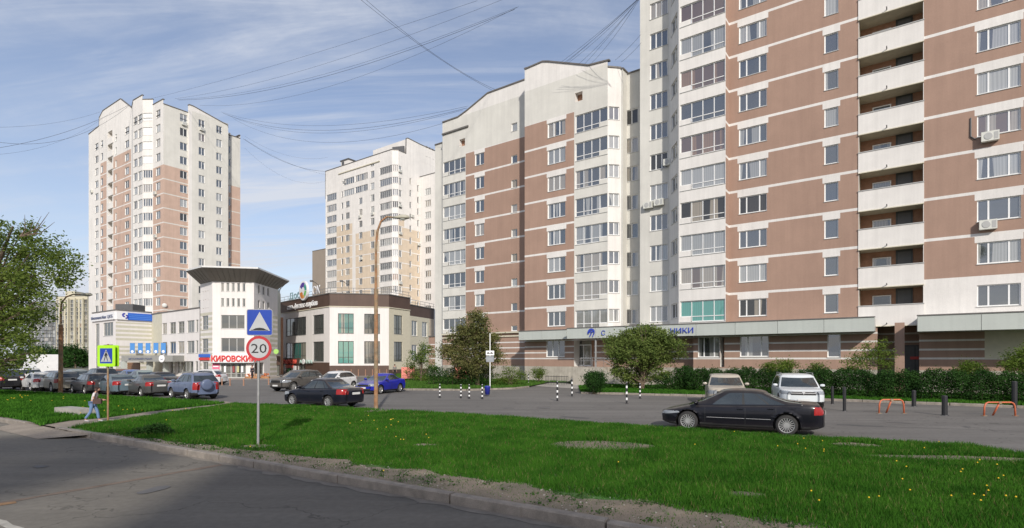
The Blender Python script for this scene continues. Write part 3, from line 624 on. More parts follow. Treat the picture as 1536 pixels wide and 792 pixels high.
# ================================================================ FAR BUILDINGS
def far_block(name, px0, px1, y_top, D, label, cols, m, rows, fr=F1, px2=None, fm=None, wk='2', depth=14, gw=1.8):
    A = at(px0, D); t = fr
    u0 = A[0] * t.a - A[1] * t.b; v0 = A[0] * t.b + A[1] * t.a; B = t.pu(px1, v0); Db = B[1]
    H = zat(y_top, Db); b = Bld(name, lerp(A, B, .5), t.ang, label, 'apartment block')
    Ln = math.hypot(B[0] - A[0], B[1] - A[1]); ops = []
    for c in cols:
        for r in range(rows): ops.append(dict(s0=Ln * c - gw / 2, s1=Ln * c + gw / 2, z0=H - 3.4 - r * (H - 4) / rows, z1=H - 1.6 - r * (H - 4) / rows, kind=wk))
    b.facet(A, B, 0, H, ops, mats=m, reveal=.3, fm=fm); u1 = B[0] * t.a - B[1] * t.b
    c1_, c2_ = t.w(u1, v0 + depth), t.w(u0, v0 + depth)
    b.facet(B, c1_, 0, H, mats=m); b.facet(c1_, c2_, 0, H, mats=m, coping=False); b.facet(c2_, A, 0, H, mats=m, coping=False); b.flat('roof', [A, B, c1_, c2_], H - .3, M['roof'])
    return b, A, B, H
M['far_cream'] = mat('cream_render', (.52, .48, .36), .9, var=.05, scale=.4); M['far_grey'] = mat('grey_render', (.24, .25, .26), .9, var=.08, scale=.4)
b0, A, B, H = far_block('apartment_block', 84, 131, 444, 262, 'distant cream apartment block with rows of windows between the large tree and the left tower', [.06, .2, .35, .5, .65, .8, .94], [M['far_cream']], 15, fr=Fr(-4000), gw=2.0)
b0.blk('lift_house', at(98, 268), at(112, 268), 6, H - 1, H + 3.4, M['far_cream'])
for px in (91, 103, 113, 125): b0.blk('pilaster', at(px, hit(px, A, B)[1]), at(px + 1.6, hit(px + 1.6, A, B)[1]), 0, 1, H - 1, M['far_cream'], out=.9)
far_block('apartment_block', 42, 83.5, 452, 265, 'distant grey glazed apartment block seen beside the large tree on the left', [.1, .2, .35, .5, .65, .8, .9], [M['far_grey']], 15, fr=Fr(-4000), gw=2.4, wk='3')
far_block('apartment_block', 468.5, 489, 373, 190, 'distant plain grey brown tower slab showing left of the white middle tower', [], [mat('grey_brown_render', (.30, .25, .20), .9, var=.05, scale=.3), M['tan']], 1, depth=20)
0 and far_block('apartment_block', -60, 40, 470, 240, 'low distant cream block hidden mostly behind the large tree', [.1, .3, .5, .7, .9], [M['far_cream']], 10)
# ================================================================ WHITE OFFICE WITH THE BANK (left low building)
M['stripe_beige'] = mat('beige_tiles', (.52, .50, .40), .85, var=.06, scale=2)
M['warm_white'] = mat('warm_white_render', (.70, .67, .64), .85, var=.03, scale=.7, streak=.06)
mats_o = [M['warm_white'], M['stripe_beige'], M['darkbrown'], M['grey_panel']]
GL2 = dict(fm=M['frame_grey'], gm=M['glass_shop'])
bank = Bld('bank_building', at(180, 84), F1.ang, 'white low bank building with blue sign band and striped wall beside the parked cars', 'bank')
def stripes(z, z0, z1, st=.62): return z0 < z < z1 and ((z - z0) % st) < st * .55
def cutst(z0, z1, st=.62):
    r = []; z = z0
    while z < z1 + st: r += [z, z + st * .55]; z += st
    return r
Q0, Q1 = at(138.5, 85.6), at(173.7, 79.8); Q2 = at(227.6, 84.2)
HB = 9.6
sx = lambda px: hit(px, Q0, Q1)[0]
bank.facet(Q0, Q1, 0, HB, [dict(s0=sx(143), s1=sx(149), z0=.6, z1=7.9, kind='2t'), dict(s0=sx(155), s1=sx(169.5), z0=5.9, z1=7.9, kind='3'), dict(s0=sx(155), s1=sx(169.5), z0=2.4, z1=4.6, kind='3'), dict(s0=sx(157), s1=sx(169.5), z0=.4, z1=2.0, kind='2')], mats=mats_o, **GL2)
Lq = math.hypot(Q2[0] - Q1[0], Q2[1] - Q1[1])
bank.facet(Q1, Q2, 0, HB, mats=mats_o, paint=lambda s, z: 1 if (stripes(z, 5.2, 7.9) or stripes(z, 1.0, 4.4)) else 0, cz=cutst(5.2, 7.9) + cutst(1.0, 4.4) + [5.2, 7.9, 4.4])
Q3 = at(243, 81.2)
bank.facet(Q2, Q3, 0, HB - .3, [], mats=mats_o, paint=lambda s, z: 1)
bk = (Q1[0] + 20, Q1[1] + 30); bank.flat('roof', [Q0, Q1, Q2, Q3, (Q3[0] + 6, Q3[1] + 12), (Q0[0] + 6, Q0[1] + 14)], HB - .4, M['roof'])
bank.facet((Q3[0] + 6, Q3[1] + 12), (Q0[0] + 6, Q0[1] + 14), 0, HB - .3, mats=mats_o, coping=False); bank.facet((Q0[0] + 6, Q0[1] + 14), Q0, 0, HB - .3, mats=mats_o, coping=False)
blue = P('sign_blue_band', (.03, .13, .55)); wsign = P('sign_white', (.75, .75, .75)); grey_let = P('sign_grey_letters', (.12, .14, .22))
bank.blk('sign_board', Q0, Q1, 0, 8.25, 9.35, wsign, out=.22)
bank.blk('sign_board', Q1, along(Q1, Q2, Lq * .30), 0, 8.25, 9.35, wsign, out=.22)
bank.blk('sign_board', along(Q1, Q2, Lq * .30), Q2, 0, 8.25, 9.3, blue, out=.2)
def face_text(bl, A, B, px, z, s, size, mt, out=.05, width=None, **k):
    a, b = bl.L(A), bl.L(B); Ln = math.hypot(b[0] - a[0], b[1] - a[1]); d = ((b[0] - a[0]) / Ln, (b[1] - a[1]) / Ln); q = hit(px, A, B)[0]
    return text(k.pop('name', 'sign_letters'), s, size, mt, bl.root, (a[0] + d[0] * q + d[1] * out, a[1] + d[1] * q - d[0] * out, z), (R(90), 0, math.atan2(d[1], d[0])), width=width, **k)
face_text(bank, Q0, Q1, 139.5, 8.52, 'Металлинвестбанк', .62, grey_let, .26, width=hit(162, Q0, Q1)[0] - hit(139.5, Q0, Q1)[0])
face_text(bank, Q0, Q1, 163.5, 8.52, 'ЦКБ', .62, grey_let, .26, width=hit(171.5, Q0, Q1)[0] - hit(163.5, Q0, Q1)[0])
a_, b_ = bank.L(Q1), bank.L(Q2); ang_ = math.atan2(b_[1] - a_[1], b_[0] - a_[0])
m = MB(); ring(m, 0, .13, .1, .3, 60, 290); ring(m, .28, -.1, .1, .3, -120, 110)
q = (a_[0] + math.cos(ang_) * 1.0 + math.sin(ang_) * .24, a_[1] + math.sin(ang_) * 1.0 - math.cos(ang_) * .24); m.build('sign_emblem', P('emblem_blue', (.02, .03, .35)), bank.root, (q[0], q[1], 8.8), ang_)
m = MB()
for i in range(3): m.box(Lq * .34, Lq * .95, -.215, -.2, 8.45 + i * .26, 8.52 + i * .26)
m.build('sign_lines', P('line_blue', (.10, .27, .70)), bank.root, (a_[0], a_[1], 0), ang_)
bank.blk('roof_unit', at(173, 88), at(199, 88), 3, HB, 11.3, M['grey_dark'])
# wing
wing = Bld('office_wing', at(270, 78), F1.ang, 'white two storey office wing with window rows left of the round corner building', 'office')
X0, X1 = Q3, at(299.5, 73.2); sx = lambda px: hit(px, X0, X1)[0]
ops = []
for a, b in ((240, 250.2), (254.5, 263.7), (267, 276.5), (280.6, 291.5), (293.7, 297.5)):
    ops += [dict(s0=max(sx(a), .1), s1=sx(b), z0=6.1, z1=7.75, kind='2'), dict(s0=max(sx(a), .1), s1=sx(b), z0=3.25, z1=4.95, kind='2')]
ops += [dict(s0=sx(266), s1=sx(290), z0=.5, z1=2.15, kind='4'), dict(s0=sx(293), s1=sx(297), z0=.3, z1=2.15, kind='1'), dict(s0=sx(256), s1=sx(262), z0=.3, z1=2.15, kind='1')]
wing.facet(X0, X1, 0, 9.3, ops, mats=mats_o, **GL2)
X2 = (X1[0] - 1, X1[1] + 9); X3 = (X0[0] + 1, X0[1] + 10)
wing.facet(X1, X2, 0, 9.3, mats=mats_o, coping=False); wing.facet(X2, X3, 0, 9.3, mats=mats_o, coping=False); wing.facet(X3, X0, 0, 9.3, mats=mats_o, coping=False); wing.flat('roof', [X0, X1, X2, X3], 9.0, M['roof'])
# bank entrance canopy, a part of the bank
G0, G1 = at(182, 77), at(259, 74.5)
bank.blk('entrance_canopy', G0, G1, 4.5, 2.1, 2.95, mat('grey_canopy', (.26, .26, .24), .6, var=.08), out=0)
for px in (185.5, 224.5, 249): q = bank.L(at(px, 77)); MB().box(-.3, .3, -.3, .3, 0, 2.1).build('column', M['grey_panel'], bank.root, (q[0], q[1], 0))
q0 = bank.L(G0); q1 = bank.L(G1)
face_text(bank, G0, G1, 193, 2.36, 'МЕТАЛЛИНВЕСТБАНК', .34, grey_let, .03, width=4.2)
m = MB(); m.lathe([(0, 0), (.5, 0), (.5, .08), (0, .08)], 20, axis='y'); ring(m, 0, .05, .14, .22, 200, 340, y=-.01, mi=1); ga = math.atan2(q1[1] - q0[1], q1[0] - q0[0]); gq = hit(243.5, G0, G1)[0]
m.build('sign_emblem', [wsign, grey_let], bank.root, (q0[0] + math.cos(ga) * gq + math.sin(ga) * .12, q0[1] + math.sin(ga) * gq - math.cos(ga) * .12, 2.5), ga)
dm = MB(); dm.box(0, 3.2, -.06, 0, 0, 1.95); db = P('garage_brown', (.20, .11, .06))
for i in range(7): dm.box(0, 3.2, -.1, -.06, .05 + i * .27, .24 + i * .27)
q = bank.L(at(192, 80.3)); dm.build('garage_door', db, bank.root, (q[0], q[1], 0), R(8))
# blue banners hanging on the bank
for i, px in enumerate((198.5, 210.5, 222, 233.8, 245)):
    D = 80.5 if i < 3 else 79.5; c = at(px, D); m = MB(); m.box(-.33, .33, 0, .04, 0, 1.5); m.lathe([(0, -.02), (.2, -.02), (0, -.021)], 12, 1, axis='y', c=(0, 0, .25)); m.tube([(-.35, .02, 1.5), (.35, .02, 1.5)], .03, 5, 2); m.tube([(0, .02, 1.5), (0, 1.2, 1.5)], .025, 5, 2)
    m.build('banner', [P('banner_blue', (.06, .22, .52)), wsign, M['steel']], None, (c[0], c[1], 3.3), R(6), label=['first blue banner from the left over the bank entrance', 'second blue banner from the left over the bank entrance', 'middle blue banner of the five over the bank entrance', 'blue banner in front of the beige recess over the bank entrance', 'rightmost blue banner over the bank entrance'][i], cat='banner', group='blue banners over the bank entrance')
# ================================================================ ROUND CORNER BUILDING (supermarket)
market = Bld('corner_shop_building', at(350, 75), 0, 'white many sided corner shop building with flared dark roof and red letters', 'shop building')
T = [at(300.5, 72.4), at(318.6, 69.8), at(381, 70.6), at(416.5, 78), at(421, 84)]
tz = dict(mats=mats_o)
zs = cutst(0.2, 8.6, .66)
# facet 1 (left)
s1x = lambda px: hit(px, T[0], T[1])[0]
market.facet(T[0], T[1], 0, 12.4, [dict(s0=s1x(303), s1=s1x(312.3), z0=z, z1=z + 1.8, kind='2t') for z in (6.3, 3.3)] + [dict(s0=s1x(303.5), s1=s1x(312.3), z0=.3, z1=2.1, kind='2')] + [dict(s0=s1x(p), s1=s1x(p + 1.4), z0=z, z1=z + .12, kind='open', rec=.4, bm=2) for z in (11.2, 10.1, 9.0) for p in (304, 307.5, 311)], mats=mats_o,
             paint=lambda s, z: 1 if stripes(z, .2, 8.6, .66) and not s < .1 else 0, cz=zs, coping=False, **GL2)
s2x = lambda px: hit(px, T[1], T[2])[0]
ops = [dict(s0=s2x(331.7), s1=s2x(367), z0=z, z1=z + 1.75, kind='3') for z in (6.35, 3.4)]
for i in range(5):
    p = 331.8 + i * 8; ops += [dict(s0=s2x(p), s1=s2x(p + 4.2), z0=z, z1=z + 1.05, kind='1') for z in (9.2, 11.15)]
ops += [dict(s0=s2x(331), s1=s2x(369), z0=.05, z1=1.95, kind='5t')]
market.facet(T[1], T[2], 0, 12.4, ops, mats=mats_o, coping=False, **GL2)
s3x = lambda px: hit(px, T[2], T[3])[0]
ops = [dict(s0=s3x(p), s1=s3x(p + 3), z0=z, z1=z + 1.1, kind='1') for z in (9.1, 11.1) for p in (387, 394, 401)] + [dict(s0=s3x(382), s1=s3x(396), z0=.4, z1=2.0, kind='2')] + [dict(s0=s3x(392), s1=s3x(400), z0=z, z1=z + 1.7, kind='2') for z in (6.3, 3.4)]
market.facet(T[2], T[3], 0, 12.4, ops, mats=mats_o, paint=lambda s, z: 1 if s > s3x(405) and stripes(z, .2, 8.6, .66) else 0, cz=zs, cs=[s3x(405)], coping=False, **GL2)
market.facet(T[3], T[4], 0, 12.4, mats=mats_o, paint=lambda s, z: 3, coping=False)
bk2 = [(T[4][0] - 4, T[4][1] + 6), (T[0][0] - 1, T[0][1] + 12)]
market.facet(T[4], bk2[0], 0, 12.4, mats=mats_o, coping=False); market.facet(bk2[0], bk2[1], 0, 12.4, mats=mats_o, coping=False); market.facet(bk2[1], T[0], 0, 12.4, mats=mats_o, coping=False)
# flared roof
inn = [T[0], T[1], T[2], T[3], T[4], bk2[0], bk2[1]]
cx_ = sum(p[0] for p in inn) / 7; cy_ = sum(p[1] for p in inn) / 7
outp = [at(278.5, 70.3), at(303, 67.2), at(387, 68.4), at(434, 80), (T[4][0] - 2.5, T[4][1] + 4), (bk2[0][0] - 1, bk2[0][1] + 3), (bk2[1][0] - 3, bk2[1][1] + 2)]
m = MB(); n = 7; li = [market.L(p) for p in inn]; lo_ = [market.L(p) for p in outp]
m.add([(x, y, 12.35) for x, y in li] + [(x, y, 13.75) for x, y in lo_] + [(x, y, 13.95) for x, y in lo_], [(i, i + n, (i + 1) % n + n, (i + 1) % n) for i in range(n)], 0)
b_ = len(m.v) - 3 * n
for i in range(n): m.f.append((b_ + n + i, b_ + n + (i + 1) % n, b_ + 2 * n + (i + 1) % n, b_ + 2 * n + i)); m.m.append(1)
m.f.append(tuple(b_ + 2 * n + i for i in range(n))); m.m.append(0)
m.f.append(tuple(b_ + n - 1 - i for i in range(n))); m.m.append(0)
# standing seams under the flare
for i in range(4):
    a, b, c, d = lo_[i], lo_[(i + 1) % n], li[(i + 1) % n], li[i]; k = 9 if i in (1, 2) else 5
    for j in range(1, k):
        t = j / k; p = lerp(a, b, t); q = lerp(d, c, t); m.tube([(p[0], p[1] - .02, 13.74), (q[0], q[1] - .02, 12.36)], .035, 4, 0, cap=False)
m.build('flared_roof', [mat('dark_roof_metal', (.17, .155, .13), .6, var=.05, scale=.6), mat('roof_edge_white', (.6, .6, .58), .5, var=.05)], market.root)
red = P('sign_red', (.62, .03, .03)); pink = P('poster_pink', (.65, .10, .20))
market.blk('sign_board', along(T[1], T[2], .05), T[2], 0, 1.98, 2.98, wsign, out=.22)
face_text(market, T[1], T[2], 317.6, 2.16, 'КИРОВСКИЙ', 1.0, red, .28, depth=.06, width=hit(384, T[1], T[2])[0] - hit(317.6, T[1], T[2])[0], bold=.03)
market.blk('sign_awning', along(T[1], T[2], .05), T[2], 0, 1.9, 1.99, M['frame_dark'], out=.5)
def poster(bl, A, B, p0, p1, z0, z1, m, name='poster', out=.05, th=.03):
    s0, s1 = hit(p0, A, B)[0], hit(p1, A, B)[0]; return bl.blk(name, along(A, B, s0), along(A, B, s1), 0, z0, z1, m, out=out)
E0, E1 = lerp(T[0], T[1], 0), T[2]
poster(market, T[1], T[2], 318.9, 329.5, .35, 1.95, pink)
for z in (.62, 1.02, 1.42): poster(market, T[1], T[2], 320, 328, z, z + .16, wsign, 'poster_print', .07)
for p, mm_ in ((336, wsign), (349, P('poster_maroon', (.25, .05, .05))), (355.5, P('poster_yellow', (.5, .48, .25))), (362, wsign)): poster(market, T[1], T[2], p, p + 3, .75, 1.55, mm_, out=.02)
poster(market, T[0], T[1], 299.5, 315.5, 2.7, 3.1, blue, 'sign_board', .15); poster(market, T[0], T[1], 299.8, 314.5, 2.3, 2.62, red, 'sign_board', .15)
orr = P('flower_orange', (.65, .18, .05))
for i, px in enumerate((374, 384, 398)):
    c = at(px, 69.2); m = MB(); m.box(-.5, .5, -.2, .2, 0, .25); RR = random.Random(i)
    for _ in range(22): x, z = RR.uniform(-.45, .45), RR.uniform(.25, .55); m.box(x - .06, x + .06, -.1, .02, z, z + .1, 1)
    m.build('flower_box', [M['wood'], orr if i != 1 else P('flower_peach', (.6, .36, .2))], None, (c[0], c[1], 0), label=['flower box with orange flowers beside the supermarket door', 'flower box with peach flowers behind the standing person', 'bright orange flower box at the right corner of the supermarket'][i], cat='flower box', group='flower boxes by the supermarket')
# ================================================================ FITNESS BUILDING
fit = Bld('fitness_club_building', at(540, 85), 0, 'white angular two storey building with dark brown roof band and round emblem', 'fitness club')
K = [at(419.4, 92.2), at(494.4, 78.8), at(583.3, 80.4), at(615, 85.2), at(651, 93)]
def dw(y, D): return zat(y, D)
def winrow(A, B, spans, z0, z1, kind, gm=None, fm=None):
    return [dict(s0=hit(a, A, B)[0], s1=hit(b, A, B)[0], z0=z0, z1=z1, kind=kind, **(dict(gm=gm) if gm else {})) for a, b in spans]
GB = dict(fm=M['frame_dark'], gm=M['glass_shop'])
za0, za1, zb0, zb1 = 6.2, 9.05, 2.1, 5.05
BR = 10.1
def fp(zl, zt=BR, sb=None): return lambda s, z: 2 if z > zt or z < zl or (sb and s < sb and z < 2.05) else 0
A, B = K[0], K[1]; sx = lambda px: hit(px, A, B)[0]
ops = winrow(A, B, [(428.6, 459)], za0, za1, '5t') + winrow(A, B, [(469.4, 485.6)], za0, za1, '2t') + winrow(A, B, [(428.6, 459)], zb0 + .1, zb1, '5t', M['glass_teal']) + winrow(A, B, [(469.4, 485.6)], zb0, zb1, '3')
ops += winrow(A, B, [(406 + 14, 415 + 14), (432, 439), (447, 458)], .05, 1.6, '2')
fit.facet(A, B, 0, 11.9, ops, mats=mats_o, paint=fp(1.95), cz=[BR, 1.95], cs=[sx(490)], **GB)
A, B = K[1], K[2]
ops = winrow(A, B, [(507, 530.5)], za0 - .05, za1, '3t', M['glass_teal']) + winrow(A, B, [(546.4, 570)], za0 - .05, za1, '4t') + winrow(A, B, [(507, 530.5)], zb0 - .3, zb1, '3t', M['glass_teal']) + winrow(A, B, [(546.4, 570)], zb0 - .3, zb1, '4t')
fit.facet(A, B, 0, 11.9, ops, mats=mats_o, paint=fp(.9 + .6), cz=[BR, 1.5], **GB)
A, B = K[2], K[3]
fit.facet(A, B, 0, 11.9, winrow(A, B, [(591, 603.6)], za0, za1, '3t') + winrow(A, B, [(591, 603.6)], zb0, zb1, '3t'), mats=[M['cream_panel'], M['beige'], M['darkbrown']], paint=fp(.9), cz=[BR, .9], **GB)
A, B = K[3], K[4]
fit.facet(A, B, 0, 10.9, winrow(A, B, [(617.5, 626), (633, 641)], 6.1, 8.5, '2', M['glass']) + winrow(A, B, [(617.5, 626), (633, 641)], 2.3, 4.7, '2', M['glass']), mats=[M['cream_panel'], M['beige'], M['darkbrown']], paint=lambda s, z: 2 if z > 9.2 or z < .9 else (1 if s > hit(644, K[3], K[4])[0] else 0), cz=[9.2, .9], cs=[hit(644, K[3], K[4])[0]], fm=M['frame'])
kb = [(K[4][0] + 3, K[4][1] + 8), (K[0][0] + 3, K[0][1] + 14)]
fit.facet(K[4], kb[0], 0, 10.9, mats=mats_o, coping=False); fit.facet(kb[0], kb[1], 0, 10.9, mats=mats_o, coping=False); fit.facet(kb[1], K[0], 0, 10.9, mats=mats_o, coping=False)
fit.flat('roof', [K[0], K[1], K[2], K[3], K[4], kb[0], kb[1]], 10.8, M['roof'])
for A, B in ((K[0], K[1]), (K[1], K[2]), (K[2], K[3])): fit.blk('parapet_trim', A, B, 0, 9.98, 10.1, M['cream_panel'], out=.1)
rail = MB()
for A, B in ((K[0], K[1]), (K[1], K[2]), (K[2], K[3]), (K[3], K[4])):
    a, b = fit.L(A), fit.L(B); Ln = math.hypot(b[0] - a[0], b[1] - a[1]); zr = 11.9 if B != K[4] else 10.9
    for dz in (.45, .9): rail.tube([(a[0], a[1] + .4, zr + dz), (b[0], b[1] + .4, zr + dz)], .03, 4)
    for i in range(int(Ln / 1.6) + 1): p = lerp(a, b, i * 1.6 / Ln); rail.tube([(p[0], p[1] + .4, zr - .3), (p[0], p[1] + .4, zr + .9)], .03, 4)
rail.build('roof_railing', M['steel'], fit.root)
for px, D in ((482, 81), (526, 81), (420, 92)):                                    # floodlight arms
    c = fit.L(at(px, D)); m = MB(); m.tube([(0, 0, 11.5), (-.3, -.3, 13.4), (-.9, -1.2, 13.9)], .04, 5); m.box(-1.2, -.8, -1.4, -1.1, 13.7, 13.95); m.build('floodlight', M['grey_dark'], fit.root, (c[0], c[1], 0))
face_text(fit, K[0], K[1], 431.5, 10.5, 'сеть фитнес-клубов', 1.1, wsign, .08, width=hit(476.5, K[0], K[1])[0] - hit(431.5, K[0], K[1])[0], depth=.05, bold=.02)
# emblem disc
a_, b_ = fit.L(K[0]), fit.L(K[1]); an = math.atan2(b_[1] - a_[1], b_[0] - a_[0]); s = hit(458.8, K[0], K[1])[0]
m = MB(); m.lathe([(0, 0), (1.5, 0), (1.5, .3), (0, .3)], 28, axis='y')
cols_ = [(.06, .02, .25), (.02, .30, .22), (.15, .50, .12), (.60, .20, .04), (.70, .35, .10)]
ring(m, 0, 0, .55, 1.25, 60, 150, mi=1); ring(m, 0, 0, .6, 1.25, 0, 55, mi=2); ring(m, 0, 0, .6, 1.2, -60, -5, mi=3); ring(m, 0, -.1, .3, 1.2, -170, -100, mi=4); ring(m, 0, 0, .7, 1.2, -98, -64, mi=5)
m.build('round_emblem', [wsign] + [P('emblem%d' % i, c) for i, c in enumerate(cols_)], fit.root, (a_[0] + math.cos(an) * s + math.sin(an) * .45, a_[1] + math.sin(an) * s - math.cos(an) * .45, 13.0), an)
m = MB(); tl = P('sign_teal', (.22, .36, .38))
t_ = text('roof_letters', 'Добро', 1.5, tl, fit.root, (a_[0] + math.cos(an) * 4.0, a_[1] + math.sin(an) * 4.0, 12.1), (R(90), 0, an), width=7.0, depth=.04)
text('roof_letters', 'СК', 1.7, wsign, fit.root, (a_[0] + math.cos(an) * (s + 2.3), a_[1] + math.sin(an) * (s + 2.3), 12.2), (R(90), 0, an), width=2.6, depth=.04)
# shop signs on the ground floor
A, B = K[0], K[1]
dk = M['frame_dark']
poster(fit, A, B, 420.3, 451, 1.62, 2.6, M['darkbrown'], 'sign_board', .2)
SG = [(at(403.5, 79.0), at(416.5, 78.2))]
face_text(fit, A, B, 421.5, 1.75, 'ПРОДУКТЫ', .8, P('sign_coral', (.70, .10, .07)), .3, width=hit(446.5, A, B)[0] - hit(421.5, A, B)[0], depth=.08, bold=.02)
poster(fit, A, B, 431, 441, 1.05, 1.5, P('sign_coral', (.70, .10, .07)), 'sign_board', .3)
face_text(fit, A, B, 452, 1.8, 'АПТЕКА', .7, P('sign_mint', (.45, .60, .55)), .3, width=hit(471, A, B)[0] - hit(452, A, B)[0], depth=.06)
m = MB().lathe([(0, 0), (.42, 0), (.42, .1), (0, .1)], 18, axis='y'); s = hit(459.5, A, B)[0]; m.build('round_sign', wsign, fit.root, (a_[0] + math.cos(an) * s + math.sin(an) * .5, a_[1] + math.sin(an) * s - math.cos(an) * .5, 2.05), an)
poster(fit, A, B, 438.5, 444.5, .1, 1.35, wsign, 'poster', .12); poster(fit, A, B, 431.5, 436, .1, .9, P('sign_green', (.04, .40, .08)), 'poster', .1)
# small brown kiosk front between the two buildings
kio = Bld('shop_entrance', at(410, 77.5), 0, 'dark brown shop entrance with green sign between supermarket and fitness building', 'shop entrance')
k0, k1 = at(398.5, 76.5), at(420.5, 78.0)
kio.facet(k0, k1, 0, 2.9, [dict(s0=.5, s1=2.0, z0=.05, z1=1.6, kind='2')], mats=[M['darkbrown']], **GB)
kio.blk('canopy', k0, k1, 4, 2.9, 3.05, M['darkbrown'])
poster(kio, k0, k1, 401, 413, 1.65, 2.2, P('sign_green', (.04, .40, .08)), 'sign_board', .15); face_text(kio, k0, k1, 400.8, 2.32, 'Аптека', .6, wsign, .1, width=1.25)
face_text(kio, k0, k1, 402.5, 1.75, 'АПТЕКА', .34, wsign, .18, width=.9)
m = MB().lathe([(0, 0), (.35, 0), (.35, .12), (0, .12)], 18, axis='y'); c = kio.L(at(414, 76)); m.build('round_sign', P('sign_lime', (.35, .60, .15)), kio.root, (c[0], c[1], 3.5))
MB().box(-.7, .7, 0, .3, 0, 9.0).build('brown_pier', M['terracotta'], kio.root, kio.L(at(417, 86)) + (0,))
# ================================================================ GROUND, ROADS, VERGES
def asphalt(name, col, col2=None, crack=.0):
    m = mat(name, col, .88, var=.06, scale=.35, fine=.10, bump=.25, coord='World', blotch=.12, spec=.3)
    return m
M['road'] = asphalt('road_asphalt', (.165, .150, .124)); M['lot'] = asphalt('lot_asphalt', (.150, .142, .130))
def crackify(m):
    nt = m.node_tree; n = nt.nodes; l = nt.links; b = n['Principled BSDF']; src = b.inputs['Base Color'].links[0].from_socket
    g = n.new('ShaderNodeNewGeometry'); v = n.new('ShaderNodeTexVoronoi'); v.feature = 'DISTANCE_TO_EDGE'; v.inputs['Scale'].default_value = .16
    nz = n.new('ShaderNodeTexNoise'); nz.inputs['Scale'].default_value = .7; nz.inputs['Detail'].default_value = 5; l.new(g.outputs['Position'], nz.inputs[0])
    vm = n.new('ShaderNodeVectorMath'); vm.operation = 'SCALE'; vm.inputs['Scale'].default_value = 4.0; l.new(nz.outputs['Color'], vm.inputs[0])
    va = n.new('ShaderNodeVectorMath'); va.operation = 'ADD'; l.new(g.outputs['Position'], va.inputs[0]); l.new(vm.outputs[0], va.inputs[1]); l.new(va.outputs[0], v.inputs['Vector'])
    r = n.new('ShaderNodeMapRange'); r.inputs[1].default_value = .001; r.inputs[2].default_value = .006; r.inputs[3].default_value = .62; r.inputs[4].default_value = 1; l.new(v.outputs['Distance'], r.inputs[0])
    # worn wheel tracks and dusty streaks running along the road
    mp = n.new('ShaderNodeMapping'); mp.inputs['Rotation'].default_value = (0, 0, R(32.5)); mp.inputs['Scale'].default_value = (.06, .9, 1); l.new(g.outputs['Position'], mp.inputs[0])
    n2 = n.new('ShaderNodeTexNoise'); n2.inputs['Scale'].default_value = 1.0; n2.inputs['Detail'].default_value = 6; n2.inputs['Roughness'].default_value = .65; l.new(mp.outputs[0], n2.inputs[0])
    r2 = n.new('ShaderNodeMapRange'); r2.inputs[1].default_value = .35; r2.inputs[2].default_value = .65; r2.inputs[3].default_value = .84; r2.inputs[4].default_value = 1.13; l.new(n2.outputs[0], r2.inputs[0])
    mu = n.new('ShaderNodeMath'); mu.operation = 'MULTIPLY'; l.new(r.outputs[0], mu.inputs[0]); l.new(r2.outputs[0], mu.inputs[1])
    v2 = n.new('ShaderNodeVectorMath'); v2.operation = 'SCALE'; l.new(src, v2.inputs[0]); l.new(mu.outputs[0], v2.inputs['Scale']); l.new(v2.outputs[0], b.inputs['Base Color'])
crackify(M['road']); crackify(M['lot'])
M['soil'] = mat('dry_soil', (.215, .172, .125), .95, var=.22, scale=2.2, fine=.25, bump=.6, coord='World', col2=(.14, .12, .085))
M['path'] = mat('trodden_path', (.25, .21, .165), .95, var=.15, scale=1.5, fine=.2, bump=.4, coord='World')
M['turf'] = mat('turf', (.045, .12, .018), .95, var=.3, scale=1.5, fine=.3, bump=.5, coord='World', col2=(.07, .085, .03))
M['paving'] = mat('paving', (.27, .235, .20), .9, var=.1, scale=1, fine=.15, coord='World')
M['kerb'] = mat('kerb_concrete', (.25, .22, .185), .9, var=.28, scale=3, fine=.15, coord='World', streak=.08)
def sheet(name, pts, z, m, kind='structure', **k):
    ar = sum(pts[i][0] * pts[(i + 1) % len(pts)][1] - pts[(i + 1) % len(pts)][0] * pts[i][1] for i in range(len(pts)))
    if ar < 0: pts = pts[::-1]
    b = MB(); b.add([(p[0], p[1], z) for p in pts], [tuple(range(len(pts)))])
    me = b.mesh(name, m); return link(name, me, kind=kind, **k)
sheet('ground', [(-3000, -3000), (3000, -3000), (3000, 3000), (-3000, 3000)], -.03, mat('ground_far', (.14, .14, .09), .95, var=.2, scale=.02, coord='World'))
KD = Vector((.843, -.538)); KN = Vector((.538, .843)); K0_ = Vector((-15.6, 18.6))          # kerb line, direction to the right; normal away from the camera
def kp(s, o=0): p = K0_ + KD * s + KN * o; return (p.x, p.y)
sheet('road', [kp(-120, .05), kp(80, .05), kp(80, -14), kp(-120, -14)], -.004, M['road'])
sheet('pavement_near', [kp(-120, -14), kp(80, -14), kp(80, -34), kp(-120, -34)], 0, M['paving'])
VZ = .13
fe = [gp(x, y, VZ) for x, y in ((1620, 694), (1536, 681.5), (1450, 668.5), (1314, 660.5), (1160, 652.6), (990, 641), (772, 626.5), (597, 616.5), (450, 608.4), (384, 606.5), (352, 605))]
fe0 = (fe[0][0] + 14, fe[0][1] - 8)
pl_ = [gp(x, y, VZ) for x, y in ((320, 610), (227, 624), (163.6, 634), (100, 642.5))]
vergeR = [kp(2.2, .3)] + [kp(s, .3) for s in range(4, 62, 4)] + [fe0] + fe + pl_
sheet('verge', vergeR, VZ, M['turf'])
pu = [gp(x, y, VZ) for x, y in ((60, 638.5), (104, 631), (159, 626.5), (227, 617), (320, 607), (338, 604.5))]
lt = [gp(x, y, VZ) for x, y in ((250, 600), (130, 593.5), (0, 586.5), (-250, 577))]
vergeL = pu + lt + [kp(-60, 22), kp(-60, .3), kp(-3.2, .3)]
